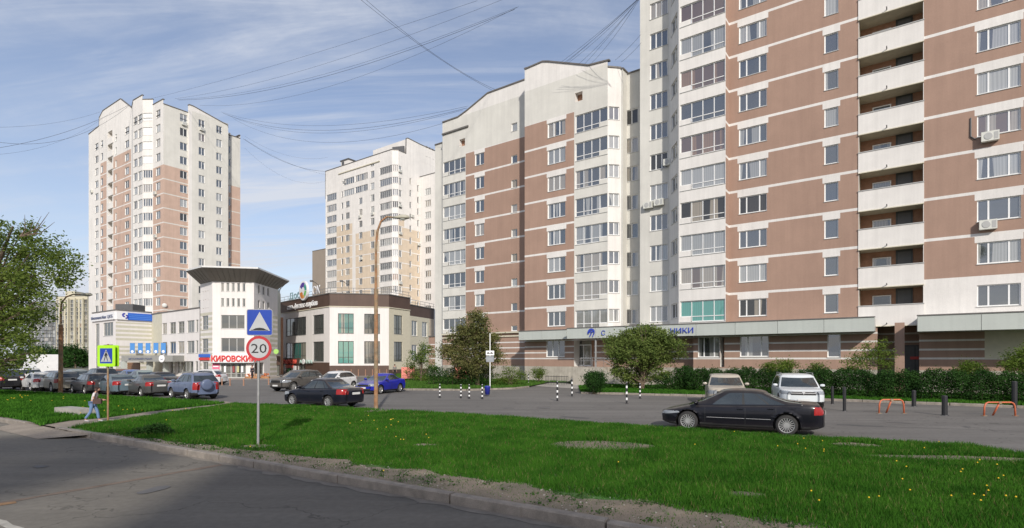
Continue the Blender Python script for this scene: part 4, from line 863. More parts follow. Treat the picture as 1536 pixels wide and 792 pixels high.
sheet('verge', vergeL, VZ, M['turf'])
plw = [gp(x, y + 3, VZ) for x, y in ((330, 611), (227, 624), (163.6, 634), (100, 642.5))]; puw = [gp(x, y - 3, VZ) for x, y in ((52, 638.5), (104, 631), (159, 626.5), (227, 617), (320, 607), (338, 604.5))]
sheet('path', [kp(-4.0, .2), kp(3.4, .2)] + plw[::-1] + [gp(356, 605, VZ)] + puw[::-1], VZ - .008, M['path'])
m = MB(); q_ = [kp(-3.1, -.8) + (.004,), kp(1.6, -.9) + (.004,), kp(2.9, .3) + (VZ - .006,), kp(-3.6, .3) + (VZ - .006,)]; m.quad(*q_)
for s_ in (-2.9, -.12): m.box(-.01, .01, -.01, .01, 0, .01)
m.build('path', M['path'], kind='structure')
m = MB(); m.quad(kp(-6, .3) + (-.01,), kp(4, .3) + (-.01,), kp(4, .3) + (VZ - .004,), kp(-6, .3) + (VZ - .004,)); m.build('path_edge', M['path'], kind='structure')
# lot, and paving before the shops
sheet('parking_lot', [kp(-90, 8), kp(70, 2.0), (70, 46), (-5, 130), (-150, 130), (-150, 60)], .001, M['lot'])
sheet('pavement', [(-75, 72), at(262, 67), at(330, 64.5), at(430, 64.5), at(474, 70), at(500, 75), at(560, 76), at(622, 80), (-10, 90), (-10, 130), (-75, 130)], .012, M['paving'])
# kerb stones
def kerb(name, line, w_, h, ln, z=0, jit=.012, seed=1):
    root = empty(name, (line[0][0], line[0][1], z), 0, kind='structure'); RR = random.Random(seed); meshes = {}
    for A, B in zip(line, line[1:]):
        L = math.hypot(B[0] - A[0], B[1] - A[1]); n = max(1, round(L / ln)); st = L / n; an = math.atan2(B[1] - A[1], B[0] - A[0]); key = round(st, 3)
        if key not in meshes:
            hx = st / 2 - .012; b = MB(); c = .02
            prof = [(-w_ / 2, -.02), (w_ / 2, -.02), (w_ / 2, h - c), (w_ / 2 - c, h), (-w_ / 2 + c, h), (-w_ / 2, h - c)]
            b.add([(-hx, y, q) for y, q in prof] + [(hx, y, q) for y, q in prof], [(i, (i + 1) % 6, (i + 1) % 6 + 6, i + 6) for i in range(6)] + [tuple(range(6))[::-1], tuple(range(6, 12))]); meshes[key] = b.mesh('kerb_stone', M['kerb'])
        for i in range(n):
            t = (i + .5) / n; p = lerp(A, B, t)
            o = link('kerb_stone', meshes[key], root, (p[0] - line[0][0] + RR.uniform(-jit, jit), p[1] - line[0][1] + RR.uniform(-jit, jit), RR.uniform(-jit, jit)), an + RR.uniform(-.012, .012)); o.rotation_euler[0] = RR.uniform(-.03, .03)
kerb('kerb', [kp(-.1, .16), kp(46, .16)], .18, .16, 1.45, seed=3)
kerb('kerb', [kp(-34, .16), kp(-2.9, .16)], .18, .14, 1.45, seed=4)
kerb('kerb', [(p[0], p[1]) for p in ([fe0] + fe)], .12, .15, 1.0, seed=5)
kerb('kerb', lt, .12, .15, 1.5, seed=6)
# beds in front of the long house: kerb line, paved strip and grass
hk = [gp(x, y, .12) for x, y in ((1600, 612), (1536, 609), (1390, 603.5), (1235, 598), (1054, 592.5), (872, 588))]
walkR = gp(868, 584, .0)
bed2 = hk + [gp(868, 580, .12), F1.pu(905, 46.0), F1.pu(1040, VB + .2), F1.pu(1088, VR - .3), F1.pu(1700, VR - .3), (40, 22)]
sheet('flower_bed', bed2, .10, M['turf'])
kerb('kerb', hk, .14, .14, 1.0, seed=7)
sheet('pavement', [gp(x, y, .14) for x, y in ((1600, 612), (1536, 608.5), (1390, 603), (1235, 597.5), (1060, 592))] + [gp(x, y, .14) for x, y in ((1060, 590), (1235, 593.5), (1390, 597.5), (1600, 604))], .135, M['concrete'])
hk1 = [gp(x, y, .12) for x, y in ((793, 579), (770, 581.5), (700, 584), (600, 583), (548, 580))]
sheet('flower_bed', hk1 + [F1.pu(600, 62), F1.pu(655, 51), F1.pu(787, VM - .2), F1.pu(858, 47.6), gp(835, 571, .1)], .10, M['turf'])
kerb('kerb', hk1, .14, .14, 1.0, seed=8)
# walk to the clinic door
sheet('footpath', [gp(793, 578.5), gp(868, 583.5), gp(900, 576), F1.pu(905, 45.9), F1.pu(858, 45.9), gp(840, 571)], .014, M['concrete'])
# patches and repairs
def strip(name, A, B, wd, z, m):
    d = Vector((B[0] - A[0], B[1] - A[1])).normalized(); n_ = Vector((-d.y, d.x)); L = (Vector(B) - Vector(A)).length; RR = random.Random(int(L * 100)); k = max(2, int(L / .35)); a = []; b = []
    for i in range(k + 1):
        p = Vector(A) + d * (L * i / k); a.append(p + n_ * (wd / 2 + RR.uniform(-.2, .2) * wd)); b.append(p - n_ * (wd / 2 + RR.uniform(-.2, .2) * wd))
    sheet(name, [(p.x, p.y) for p in a] + [(p.x, p.y) for p in b[::-1]], z, m)
M['repair'] = mat('brown_road_repair', (.155, .115, .085), .95, var=.2, scale=3, coord='World', fine=.2)
M['tar'] = mat('dark_repair', (.085, .082, .078), .9, var=.15, scale=2, coord='World', fine=.15)
strip('road_repair', gp(-60, 765), gp(338, 696), .17, .001, M['repair'])
strip('road_repair', gp(-60, 765), gp(24, 753), .2, .002, mat('orange_dust', (.26, .15, .07), .95, var=.25, scale=5, coord='World'))
strip('road_marking', gp(-80, 756), gp(28, 794), .14, .001, mat('worn_paint', (.36, .34, .29), .9, var=.3, scale=6, coord='World'))
strip('asphalt_repair', gp(1255, 637), gp(1325, 640), .35, .005, M['tar']); strip('asphalt_repair', gp(842, 625), gp(885, 627.5), .5, .005, M['tar'])
strip('asphalt_repair', gp(1325, 640), gp(1560, 648), .05, .005, M['tar']); strip('asphalt_repair', gp(640, 600), gp(770, 602), .06, .005, M['tar']); strip('asphalt_repair', gp(880, 596), gp(1040, 600), .08, .005, M['tar'])
# bare soil along the kerb and in the lawn
RS = random.Random(11); near = []; far = []
sw = lambda s: (.2 + .065 * min(s, 16)) * (1 if s < 24 else max(.3, 1 - (s - 24) * .08))
for i in range(140):
    s = 2.4 + i * .22; near.append(kp(s, .24)); far.append(kp(s, .24 + sw(s) * (1 + .25 * math.sin(s * 1.9) * math.sin(s * .7 + 1)) + RS.uniform(-.12, .12)))
sheet('bare_soil', near + far[::-1], VZ + .005, M['soil'])
def blobpoly(cx, cy, rx, ry, n=26, an=0, seed=1):
    RR = random.Random(seed); o = []
    for i in range(n):
        t = 2 * math.pi * i / n; k = 1 + RR.uniform(-.22, .22); x, y = rx * k * math.cos(t), ry * k * math.sin(t); o.append((cx + x * math.cos(an) - y * math.sin(an), cy + x * math.sin(an) + y * math.cos(an)))
    return o
bare = [(gp(902, 669, VZ), 1.45, .85), (gp(1440, 688, VZ), 2.2, .4), (gp(564, 617, VZ), .7, .6), (gp(388, 670, VZ), .5, .35), (gp(1285, 668, VZ), .7, .45), (gp(640, 668, VZ), .4, .25), (gp(1120, 742, VZ), .35, .2)]
for i, (c, a, b) in enumerate(bare): sheet('bare_soil', blobpoly(c[0], c[1], a, b, an=-.15, seed=i), VZ + .005, M['soil'])
# flat concrete slab at the path
m = MB(); c = gp(113, 622, VZ); m.box(-1.1, 1.1, -.3, .3, 0, .34); m.build('concrete_block', M['concrete'], None, (c[0], c[1], VZ - .05), -.5, label='low worn concrete slab lying in the grass behind the walking person', cat='concrete block')

# dust gathered along the kerbs, oil stains
M['dust'] = mat('road_dust', (.215, .19, .155), .95, var=.12, scale=4, coord='World', fine=.15)
for a, b, w0, sd_ in ((2.2, 46, .16, 1), (-34, -3, .14, 2)):
    RR = random.Random(sd_); nn = int((b - a) / .25); up_ = [kp(a + i * .25, .07) for i in range(nn)]; dn = [kp(a + i * .25, .05 - w0 * RR.uniform(.3, 1.6)) for i in range(nn)]; sheet('kerb_dust', up_ + dn[::-1], .002, M['dust'])
M['oil'] = mat('oil_stain', (.105, .10, .095), .7, var=.1, coord='World')
RR = random.Random(21)
for i, (px, py) in enumerate(((640, 598), (560, 601), (760, 612), (1090, 640), (900, 608), (1000, 616), (1350, 634), (1450, 640), (700, 620), (380, 592), (120, 600), (230, 735), (60, 700))):
    c = gp(px, py); sheet('oil_stain', blobpoly(c[0], c[1], RR.uniform(.15, .5), RR.uniform(.1, .3), 14, RR.uniform(0, 3), i + 50), .006, M['oil'])
c = gp(815, 612); sheet('manhole_cover', blobpoly(c[0], c[1], .33, .33, 20, 0, 1), .008, M['grey_dark'])
# ================================================================ VEHICLES
def paintmat():
    m = bpy.data.materials.new('car_paint'); m.use_nodes = True; nt = m.node_tree; n = nt.nodes; l = nt.links; b = n['Principled BSDF']
    oi = n.new('ShaderNodeObjectInfo'); tc = n.new('ShaderNodeTexCoord'); nz = n.new('ShaderNodeTexNoise'); nz.inputs['Scale'].default_value = 3; nz.inputs['Detail'].default_value = 6; l.new(tc.outputs['Object'], nz.inputs[0])
    geo = n.new('ShaderNodeNewGeometry'); sp = n.new('ShaderNodeSeparateXYZ'); l.new(geo.outputs['Normal'], sp.inputs[0])
    # a film of road dust that settles on upward faces and low on the flanks
    up = n.new('ShaderNodeMapRange'); up.inputs[1].default_value = .35; up.inputs[2].default_value = 1; up.inputs[3].default_value = .0; up.inputs[4].default_value = .30; l.new(sp.outputs[2], up.inputs[0])
    so = n.new('ShaderNodeSeparateXYZ'); l.new(tc.outputs['Object'], so.inputs[0])
    lo = n.new('ShaderNodeMapRange'); lo.inputs[1].default_value = .15; lo.inputs[2].default_value = .5; lo.inputs[3].default_value = .06; lo.inputs[4].default_value = 0; l.new(so.outputs[2], lo.inputs[0])
    ad = n.new('ShaderNodeMath'); ad.operation = 'ADD'; l.new(up.outputs[0], ad.inputs[0]); l.new(lo.outputs[0], ad.inputs[1])
    mu = n.new('ShaderNodeMath'); mu.operation = 'MULTIPLY'; l.new(ad.outputs[0], mu.inputs[0]); l.new(nz.outputs[0], mu.inputs[1]); 
    m2 = n.new('ShaderNodeMath'); m2.operation = 'MULTIPLY'; m2.inputs[1].default_value = 1.3; l.new(mu.outputs[0], m2.inputs[0])
    mx = n.new('ShaderNodeMix'); mx.data_type = 'RGBA'; l.new(m2.outputs[0], mx.inputs[0]); l.new(oi.outputs['Color'], mx.inputs[6]); mx.inputs[7].default_value = (.30, .26, .21, 1); l.new(mx.outputs[2], b.inputs['Base Color'])
    b.inputs['Roughness'].default_value = .35; b.inputs['Specular IOR Level'].default_value = .25; b.inputs['Coat Weight'].default_value = .35; b.inputs['Coat Roughness'].default_value = .05
    return m
M['paint'] = paintmat()
M['carglass'] = mat('car_glass', (.030, .038, .040), .06, var=.3, scale=1.5, spec=.8, coat=.6)
M['tyre'] = mat('tyre_rubber', (.028, .027, .026), .85, var=.15, scale=8)
M['rim'] = mat('alloy', (.50, .50, .49), .35, metal=.6, var=.08, scale=8)
M['trim'] = mat('black_plastic', (.018, .018, .018), .55, var=.1)
M['lamp_clear'] = plain('headlamp_glass', (.26, .28, .30), .12); M['lamp_red'] = plain('tail_lamp_red', (.30, .015, .015), .2)
M['plate'] = plain('number_plate', (.62, .62, .60), .5); M['chrome'] = plain('chrome_trim', (.55, .55, .55), .2)
def interp(pts):
    pts = sorted(pts); xs = [p[0] for p in pts]; zs = [p[1] for p in pts]
    g = np.linspace(xs[0], xs[-1], 241); v = np.interp(g, xs, zs); k = np.array([1, 4, 6, 4, 1.]) ; k /= k.sum()
    for _ in range(3): v = np.convolve(np.pad(v, 2, mode='edge'), k, 'valid')
    return lambda x: float(np.interp(x, g, v))
def car_parts(L, Wd, H, xf, xr, wr, top, gl, wins, zb=.19, hl=(.58, .76), tl=(.72, .98), spokes=10, dark=.30, rail=False, tail_w=.34, hood_y=.98, cw=.26, plate=True, rimr=.66, wt_in=.27, quarter=True, spare=False):
    T = interp(top); h = L / 2; Ra = wr + .07
    def hw(x):
        a = abs(x) / h; w_ = Wd / 2 * (1 - .07 * a ** 5); e = max(0, (abs(x) - (h - .42)) / .42); return w_ * (1 - .26 * e ** 2.6)
    def bt(x): e = max(0, (abs(x) - (h - .6)) / .6); return zb + .10 * e ** 2
    n1 = 104; xs = [h * math.sin(math.pi / 2 * (2 * i / n1 - 1)) * .35 + h * (2 * i / n1 - 1) * .65 for i in range(n1 + 1)]
    base = [(0, 0), (.55, 0), (.86, .0), (.945, .035), (.972, .10), (.985, .2), (.996, .35), (1.0, .5), (.998, .62), (.99, .74), (.975, .85), (.945, .93), (.90, .975), (.82, 1.0), (.6, 1.012), (.3, 1.022), (0, 1.025)]
    ring = []
    for i, (a, b) in enumerate(zip(base, base[1:])):
        k = 3 if 4 <= i <= 11 else 1
        for j in range(k): t = j / k; ring.append((a[0] + (b[0] - a[0]) * t, a[1] + (b[1] - a[1]) * t))
    ring.append(base[-1]); nr = len(ring)
    V = []
    for x in xs:
        w_, b_, t_ = hw(x), bt(x), T(x)
        for yf, zf in ring:
            y, z, xx = w_ * yf, b_ + zf * (t_ - b_), x
            if yf > .8:
                for wx in (xf, xr):
                    dx, dz = xx - wx, z - wr; r = math.hypot(dx, dz)
                    if Ra - .045 < r < Ra + .03 and r > 0: xx, z = wx + dx / r * Ra, wr + dz / r * Ra
                    if Ra - .0 < math.hypot(xx - wx, z - wr) < Ra + .06: y += .012            # arch lip
            V.append((xx, y, z))
    P_ = {}
    def face(name, pts):
        d = P_.setdefault(name, ([], [])); b = len(d[0]); d[0].extend(pts); d[1].append(tuple(range(b, b + len(pts))))
    doors = gl.get('doors', [])
    def cls(cx, cy, cz):
        ay = abs(cy)
        if ay > .5 * Wd / 2:
            for wx in (xf, xr):
                if math.hypot(cx - wx, cz - wr) < Ra - .004: return None
        if cx > h - .62 and hl[0] + max(0, (h - .25 - cx)) * .18 < cz < hl[1] and ay > Wd * cw: return 'headlight_' + ('l' if cy > 0 else 'r')
        if cx < -h + tail_w and tl[0] < cz < tl[1] and ay > Wd * .27: return 'taillight_' + ('l' if cy > 0 else 'r')
        if cz < dark and (ay > .8 * Wd / 2 or abs(cx) > h - .4): return 'sill'
        if ay > .9 * Wd / 2:
            for i, (a, b) in enumerate(doors):
                if a > cx > b and cz > dark and math.hypot(cx - xr, cz - wr) > Ra + .03: return 'door_%d%s' % (i, 'l' if cy > 0 else 'r')
        return 'body'
    for sgn in (1, -1):
        for i in range(n1):
            for j in range(nr - 1):
                q = [V[i * nr + j], V[(i + 1) * nr + j], V[(i + 1) * nr + j + 1], V[i * nr + j + 1]]
                if sgn < 0: q = [(x, -y, z) for x, y, z in q][::-1]
                c = [sum(p[k] for p in q) / 4 for k in range(3)]; nm = cls(*c)
                if nm: face(nm, q)
    for e, st in ((1, n1), (-1, 0)):                    # bulged end faces
        rg = V[st * nr:(st + 1) * nr]; cols = 10
        def ev(j, f): x, y, z = rg[j]; return (x + e * (.075 * (1 - f * f) * min(1, y * 3)), y * f, z)
        for j in range(nr - 1):
            for k in range(cols):
                f0, f1 = -1 + 2 * k / cols, -1 + 2 * (k + 1) / cols
                q = [ev(j, f0), ev(j, f1), ev(j + 1, f1), ev(j + 1, f0)]
                if e < 0: q = q[::-1]
                c = [sum(p[k2] for p in q) / 4 for k2 in range(3)]; ay = abs(c[1]); nm = 'body'
                if e > 0:
                    if ay > Wd * cw and hl[0] < c[2] < hl[1]: nm = 'headlight_' + ('l' if c[1] > 0 else 'r')
                    elif ay < Wd * .24 and hl[0] - .02 < c[2] < hl[1] - .03: nm = 'grille'
                    elif ay < Wd * .33 and .26 < c[2] < .42: nm = 'grille'
                else:
                    if ay > Wd * .27 and tl[0] < c[2] < tl[1]: nm = 'taillight_' + ('l' if c[1] > 0 else 'r')
                    elif c[2] < .34: nm = 'sill'
                face(nm, q)
    # greenhouse
    xf0, xf1, xr1, xr0 = gl['x']; wb0 = Wd / 2 - .075; wt0 = Wd / 2 - wt_in; bow = .20; bowr = gl.get('bowr', .14); xm = (xf1 + xr1) / 2; hl_ = (xf1 - xr1) / 2
    ss = sorted(set([0, .03] + [v for w_ in wins for v in w_] + [.975, 1])); s2 = []
    for a, b in zip(ss, ss[1:]):
        k = max(1, int((b - a) / .06)); s2 += [a + (b - a) * i / k for i in range(k)]
    s2.append(1)
    fy = [-1, -.93, -.7, -.4, 0, .4, .7, .93, 1]; seq = []
    for f in fy[:-1]: seq.append(('f', f))
    for s in s2[:-1]: seq.append(('l', s))
    for f in [1, .9, .6, .3, 0, -.3, -.6, -.9][:]: seq.append(('r', f))
    for s in s2[::-1][:-1]: seq.append(('q', s))
    def gv(kind, f, t, ys=1, zc=0, sh=0):
        te = max(t, 0) ** 1.32; xF = xf0 + (xf1 - xf0) * te - sh; xR = xr0 + (xr1 - xr0) * te + sh; w_ = wb0 + (wt0 - wb0) * (t ** 1.25 if t > 0 else 0)
        if kind == 'f': x, y = xF - bow * f * f, f * w_
        elif kind == 'r': x, y = xR + bowr * f * f, f * w_
        else: x = (xF - bow) + ((xR + bowr) - (xF - bow)) * f; y = w_ * (1 if kind == 'l' else -1)
        bz = T(max(min(x, h), -h)) if True else 0
        zt_ = H - .075 - .07 * min(1.6, abs((x - xm) / max(hl_, .1))) ** 2.4
        z = (bz - .015) + t * (zt_ - bz + .015) if t >= 0 else bz - .09
        return (x, y * ys, z + zc)
    rows = [(-1, 1, 0, 0), (0, 1, 0, 0), (.07, 1, 0, 0), (.3, 1, 0, 0), (.55, 1, 0, 0), (.75, 1, 0, 0), (.90, 1, 0, 0), (1, 1, 0, 0), (1, .965, .028, .015), (1, .86, .052, .05), (1, .6, .068, .10), (1, .3, .075, .14), (1, 0, .077, .16)]
    ns = len(seq)
    for ri in range(len(rows) - 1):
        for k in range(ns):
            a, b = seq[k], seq[(k + 1) % ns]; r0, r1 = rows[ri], rows[ri + 1]
            def vv(sq, r): t = r[0]; return gv(sq[0], sq[1], max(t, 0) if t >= 0 else -.0001, r[1], r[2], r[3]) if t >= 0 else tuple(list(gv(sq[0], sq[1], 0))[:2] + [gv(sq[0], sq[1], 0)[2] - .12])
            q = [vv(a, r0), vv(b, r0), vv(b, r1), vv(a, r1)]; nm = 'body'
            glassrow = 2 <= ri <= 5
            if glassrow:
                if a[0] == 'f' and -.94 < a[1] < .93 and not (a[1] < -.99): nm = 'windscreen'
                elif a[0] == 'r' and -.91 < a[1] < .95: nm = 'rear_window'
                elif a[0] in 'lq':
                    s0 = a[1]; s1 = b[1] if b[0] == a[0] else (1 if a[0] == 'l' else 0); sm = (s0 + s1) / 2
                    nm = 'body'
                    for wi, (w0, w1) in enumerate(wins):
                        if w0 < sm < w1: nm = 'side_window_%d%s' % (wi, a[0])
                    if nm == 'body' and wins[0][0] < sm < wins[-1][1]: nm = 'pillar'
            if ri >= 2 and ri == 6 and a[0] in 'lq' and False: nm = 'trim'
            face(nm, q)
    out = {}
    mm = {'body': M['paint'], 'sill': M['trim'], 'windscreen': M['carglass'], 'rear_window': M['carglass'], 'grille': M['trim'], 'pillar': M['trim']}
    for k, (v, f) in P_.items():
        # merge doubled vertices for smooth shading
        idx = {}; nv = []; mp = []
        for p in v:
            key = (round(p[0], 4), round(p[1], 4), round(p[2], 4))
            if key not in idx: idx[key] = len(nv); nv.append(key)
            mp.append(idx[key])
        nf = []
        for q in f:
            g = []
            for i in q:
                if mp[i] not in g: g.append(mp[i])
            if len(g) > 2: nf.append(tuple(g))
        mt = mm.get(k) or (M['carglass'] if k.startswith('side_w') else M['lamp_clear'] if k.startswith('headl') else M['lamp_red'] if k.startswith('taill') else M['paint'])
        b = MB(); b.add(nv, nf); nmx = k.split('_')[0] if k[:4] in ('head', 'tail', 'door') else 'side_window' if k.startswith('side_w') else k
        out[k] = (nmx, b.mesh(nmx, mt, True))
    # seams, handles, mirrors, plates, wells
    sw_ = {}
    def sy(x, z):
        b_, t_ = bt(x), T(x); zf = (z - b_) / (t_ - b_); ys = np.interp(zf, [r[1] for r in ring[:-4]], [r[0] for r in ring[:-4]]); return hw(x) * float(ys)
    for i, (a, b) in enumerate(doors):
        for sg in (1, -1):
            m = MB()
            for x in ((a, b) if i == 0 else (b,)):
                zs_ = [dark + (T(x) - .03 - dark) * k / 8 for k in range(9)]
                if abs(x - xr) < Ra + .05: zs_ = [z for z in zs_ if math.hypot(x - xr, z - wr) > Ra + .02]
                for z0_, z1_ in zip(zs_, zs_[1:]):
                    m.add([(x - .007, sg * (sy(x, z0_) + .003), z0_), (x + .007, sg * (sy(x, z0_) + .003), z0_), (x + .007, sg * (sy(x, z1_) + .003), z1_), (x - .007, sg * (sy(x, z1_) + .003), z1_)], [(0, 1, 2, 3)])
            xh = b + .16; zh = T(xh) - .14; y = sg * (sy(xh, zh) + .018); m2 = MB(); m2.box(xh - .09, xh + .09, min(y, y - sg * .03), max(y, y - sg * .03), zh - .017, zh + .017)
            out['seam_%d%d' % (i, sg)] = ('door_seam', m.mesh('door_seam', M['trim']), 'door_%d%s' % (i, 'l' if sg > 0 else 'r'))
            out['handle_%d%d' % (i, sg)] = ('door_handle', m2.mesh('door_handle', M['paint'] if gl.get('ph', 1) else M['trim']), 'door_%d%s' % (i, 'l' if sg > 0 else 'r'))
    xm_ = xf0 - .42
    for sg in (1, -1):
        m = MB(); zc = T(xm_) + .09; yc = Wd / 2 - .02
        prof = [(.0, -.11), (.07, -.10), (.10, -.03), (.105, .04), (.08, .1), (0, .12)]
        for i in range(len(prof) - 1): pass
        m.lathe([(0, -.12), (.05, -.11), (.075, -.05), (.08, .03), (.06, .09), (0, .11)], 10, axis='y', c=(0, 0, 0)); m.v = [(xm_ + x * 1.0, sg * (yc + .1 + y), zc + z * .95) for x, y, z in m.v]
        m.box(xm_ - .03, xm_ + .03, sg * yc - .06, sg * yc + .06, zc - .08, zc - .03, 1); out['mirror%d' % sg] = ('wing_mirror', m.mesh('wing_mirror', [M['paint'], M['trim']], True))
    if plate:
        for e in (1, -1):
            z = .47 if e > 0 else gl.get('pz', .62); xx = e * (h + .08); m = MB(); m.box(min(xx, xx + e * .012), max(xx, xx + e * .012), -.26, .26, z - .056, z + .056); out['plate%d' % e] = ('number_plate', m.mesh('number_plate', M['plate']))
    m = MB()
    for wx in (xf, xr):
        for sg in (1, -1):
            n_ = 18
            for i in range(n_):
                t0, t1 = math.pi * (i / n_ * 1.3 - .15), math.pi * ((i + 1) / n_ * 1.3 - .15); y0, y1 = sg * (Wd / 2 - .035), sg * (Wd / 2 - .42)
                m.quad((wx + Ra * math.cos(t0), y0, wr + Ra * math.sin(t0)), (wx + Ra * math.cos(t1), y0, wr + Ra * math.sin(t1)), (wx + Ra * math.cos(t1), y1, wr + Ra * math.sin(t1)), (wx + Ra * math.cos(t0), y1, wr + Ra * math.sin(t0)))
                m.add([(wx, y1, wr), (wx + Ra * math.cos(t0), y1, wr + Ra * math.sin(t0)), (wx + Ra * math.cos(t1), y1, wr + Ra * math.sin(t1))], [(0, 1, 2)])
    out['well'] = ('wheel_well', m.mesh('wheel_well', M['trim']))
    if rail:
        m = MB()
        for sg in (1, -1): m.tube([(xf1 - .15, sg * (wt0 - .04), H - .08), (xf1 - .3, sg * (wt0 - .03), H + .03), (xr1 + .2, sg * (wt0 - .03), H + .03), (xr1 + .05, sg * (wt0 - .04), H - .08)], .022, 6)
        out['rail'] = ('roof_rails', m.mesh('roof_rails', M['steel']))
    if spare:
        m = MB(); m.lathe([(0, -.02), (.2, -.02), (.31, -.0), (.34, .06), (.34, .15), (.3, .2), (0, .2)], 24, axis='x', c=(-h - .28, .12, .92)); out['spare'] = ('spare_wheel', m.mesh('spare_wheel', M['paint'], True))
    ty = MB(); w2_ = .105; ty.lathe([(wr * rimr, -w2_), (wr * .93, -w2_), (wr * .975, -w2_ * .8), (wr, -w2_ * .5), (wr, w2_ * .5), (wr * .975, w2_ * .8), (wr * .93, w2_), (wr * rimr, w2_)], 32, axis='y'); tyre = ty.mesh('tyre', M['tyre'], True)
    rm = MB(); rr = wr * rimr; rm.lathe([(0, .03), (rr * .9, .03), (rr * .95, .085), (rr, .10), (rr * 1.03, .10)], 32, axis='y', m=1)
    rm.lathe([(rr * .9, .075), (rr * .97, .10), (rr * 1.03, .102)], 32, axis='y'); rm.lathe([(0, .085), (rr * .14, .085), (rr * .2, .07), (rr * .2, .03)], 14, axis='y')
    for i in range(spokes):
        t = 2 * math.pi * i / spokes; wd = rr * (.62 / spokes + (.012 if spokes > 14 else .03)); Mx = Matrix.Rotation(t, 4, 'Y'); rm.box(rr * .12, rr * .96, .045, .088, -wd, wd, 0, Mx)
    rim = rm.mesh('rim', [M['rim'], M['trim']], False)
    return dict(parts=out, tyre=tyre, rim=rim, xf=xf, xr=xr, wr=wr, W=Wd)
def spawn(car, name, label, cat, color, pos, heading, group=None, z=0, rimcol=None):
    root = empty(name, (pos[0], pos[1], z), math.atan2(heading[1], heading[0]), label, cat, group); made = {}
    for k, v in car['parts'].items():
        if len(v) > 2: continue
        o = link(v[0], v[1], root); o.color = (*color, 1); made[k] = o
    for k, v in car['parts'].items():
        if len(v) > 2 and v[2] in made: o = link(v[0], v[1], made[v[2]]); o.color = (*color, 1)
    for x in (car['xf'], car['xr']):
        for sg in (1, -1):
            o = link('wheel', car['tyre'], root, (x, sg * (car['W'] / 2 - .125), car['wr'])); r = link('rim', car['rim'], o); r.rotation_euler = (0, RND.uniform(0, 6), 0 if sg > 0 else math.pi)
    return root
def sedan(L=4.5, Wd=1.76, H=1.46, **k):
    h = L / 2; d = dict(xf=h - .86, xr=-h + 1.02, wr=.315, top=[(h, .68), (h - .1, .75), (h - .5, .82), (h - 1.15, .93), (0, .95), (-h + 1.1, 1.0), (-h + .5, 1.02), (-h + .12, .99), (-h, .86)],
        gl=dict(x=(h - 1.12, h - 1.95, -h + 1.35, -h + .62), doors=[(h - 1.42, .0), (0, -.95)], pz=.74), wins=[(.14, .47), (.50, .78), (.80, .90)]); d.update(k); return car_parts(L, Wd, H, **d)
def hatch(L=4.1, Wd=1.74, H=1.5, **k):
    h = L / 2; d = dict(xf=h - .82, xr=-h + .76, wr=.31, top=[(h, .72), (h - .1, .80), (h - .5, .87), (h - 1.05, .96), (0, .97), (-h + .5, 1.02), (-h + .1, 1.02), (-h, .85)],
        gl=dict(x=(h - .98, h - 1.75, -h + .6, -h + .16), doors=[(h - 1.3, -.05), (-.05, -.95)], pz=.78), wins=[(.12, .44), (.47, .76), (.80, .93)], tl=(.78, 1.0)); d.update(k); return car_parts(L, Wd, H, **d)
def suv(L=4.45, Wd=1.84, H=1.66, **k):
    h = L / 2; d = dict(xf=h - .86, xr=-h + .9, wr=.36, zb=.24, top=[(h, .86), (h - .1, .95), (h - .5, 1.0), (h - 1.05, 1.05), (0, 1.06), (-h + .5, 1.10), (-h + .08, 1.10), (-h, .9)],
        gl=dict(x=(h - 1.0, h - 1.72, -h + .5, -h + .12), doors=[(h - 1.35, -.05), (-.05, -1.0)], pz=.85), wins=[(.12, .43), (.46, .73), (.77, .93)], hl=(.70, .88), tl=(.80, 1.08), dark=.40, wt_in=.24); d.update(k); return car_parts(L, Wd, H, **d)
# --- the big black saloon in front
c_v = sedan(5.05, 1.85, 1.46, xf=1.62, xr=-1.46, wr=.335, top=[(2.525, .60), (2.47, .67), (2.1, .76), (1.6, .88), (1.2, .915), (0, .94), (-1.3, .99), (-1.9, 1.04), (-2.42, 1.02), (-2.525, .80)],
            gl=dict(x=(1.74, .66, -.92, -2.10), doors=[(1.05, -.22), (-.22, -1.15)], pz=.74), wins=[(.20, .475), (.50, .70), (.72, .86)], tl=(.70, .95), tail_w=.26, spokes=17, wt_in=.30, hl=(.56, .67), cw=.30, rimr=.72)
f_, r_ = gp(1027.5, 645), gp(1185, 653.5); hd = Vector((f_[0] - r_[0], f_[1] - r_[1])).normalized(); nr_ = Vector((hd.y, -hd.x)); nr_ = nr_ if nr_.y > 0 else -nr_
mid_ = (Vector(f_) + Vector(r_)) / 2 + nr_ * .82 - hd * .08
v_root = spawn(c_v, 'saloon_car', 'large glossy black saloon car passing in front of the hedge', 'car', (.004, .004, .008), mid_, hd)
m = MB()
for x0, x1 in ((1.0, -.2), (-.25, -1.0)): m.box(x1, x0, .922, .930, .50, .508); m.box(x1, x0, -.930, -.922, .50, .508)
m.build('side_trim', M['chrome'], v_root)
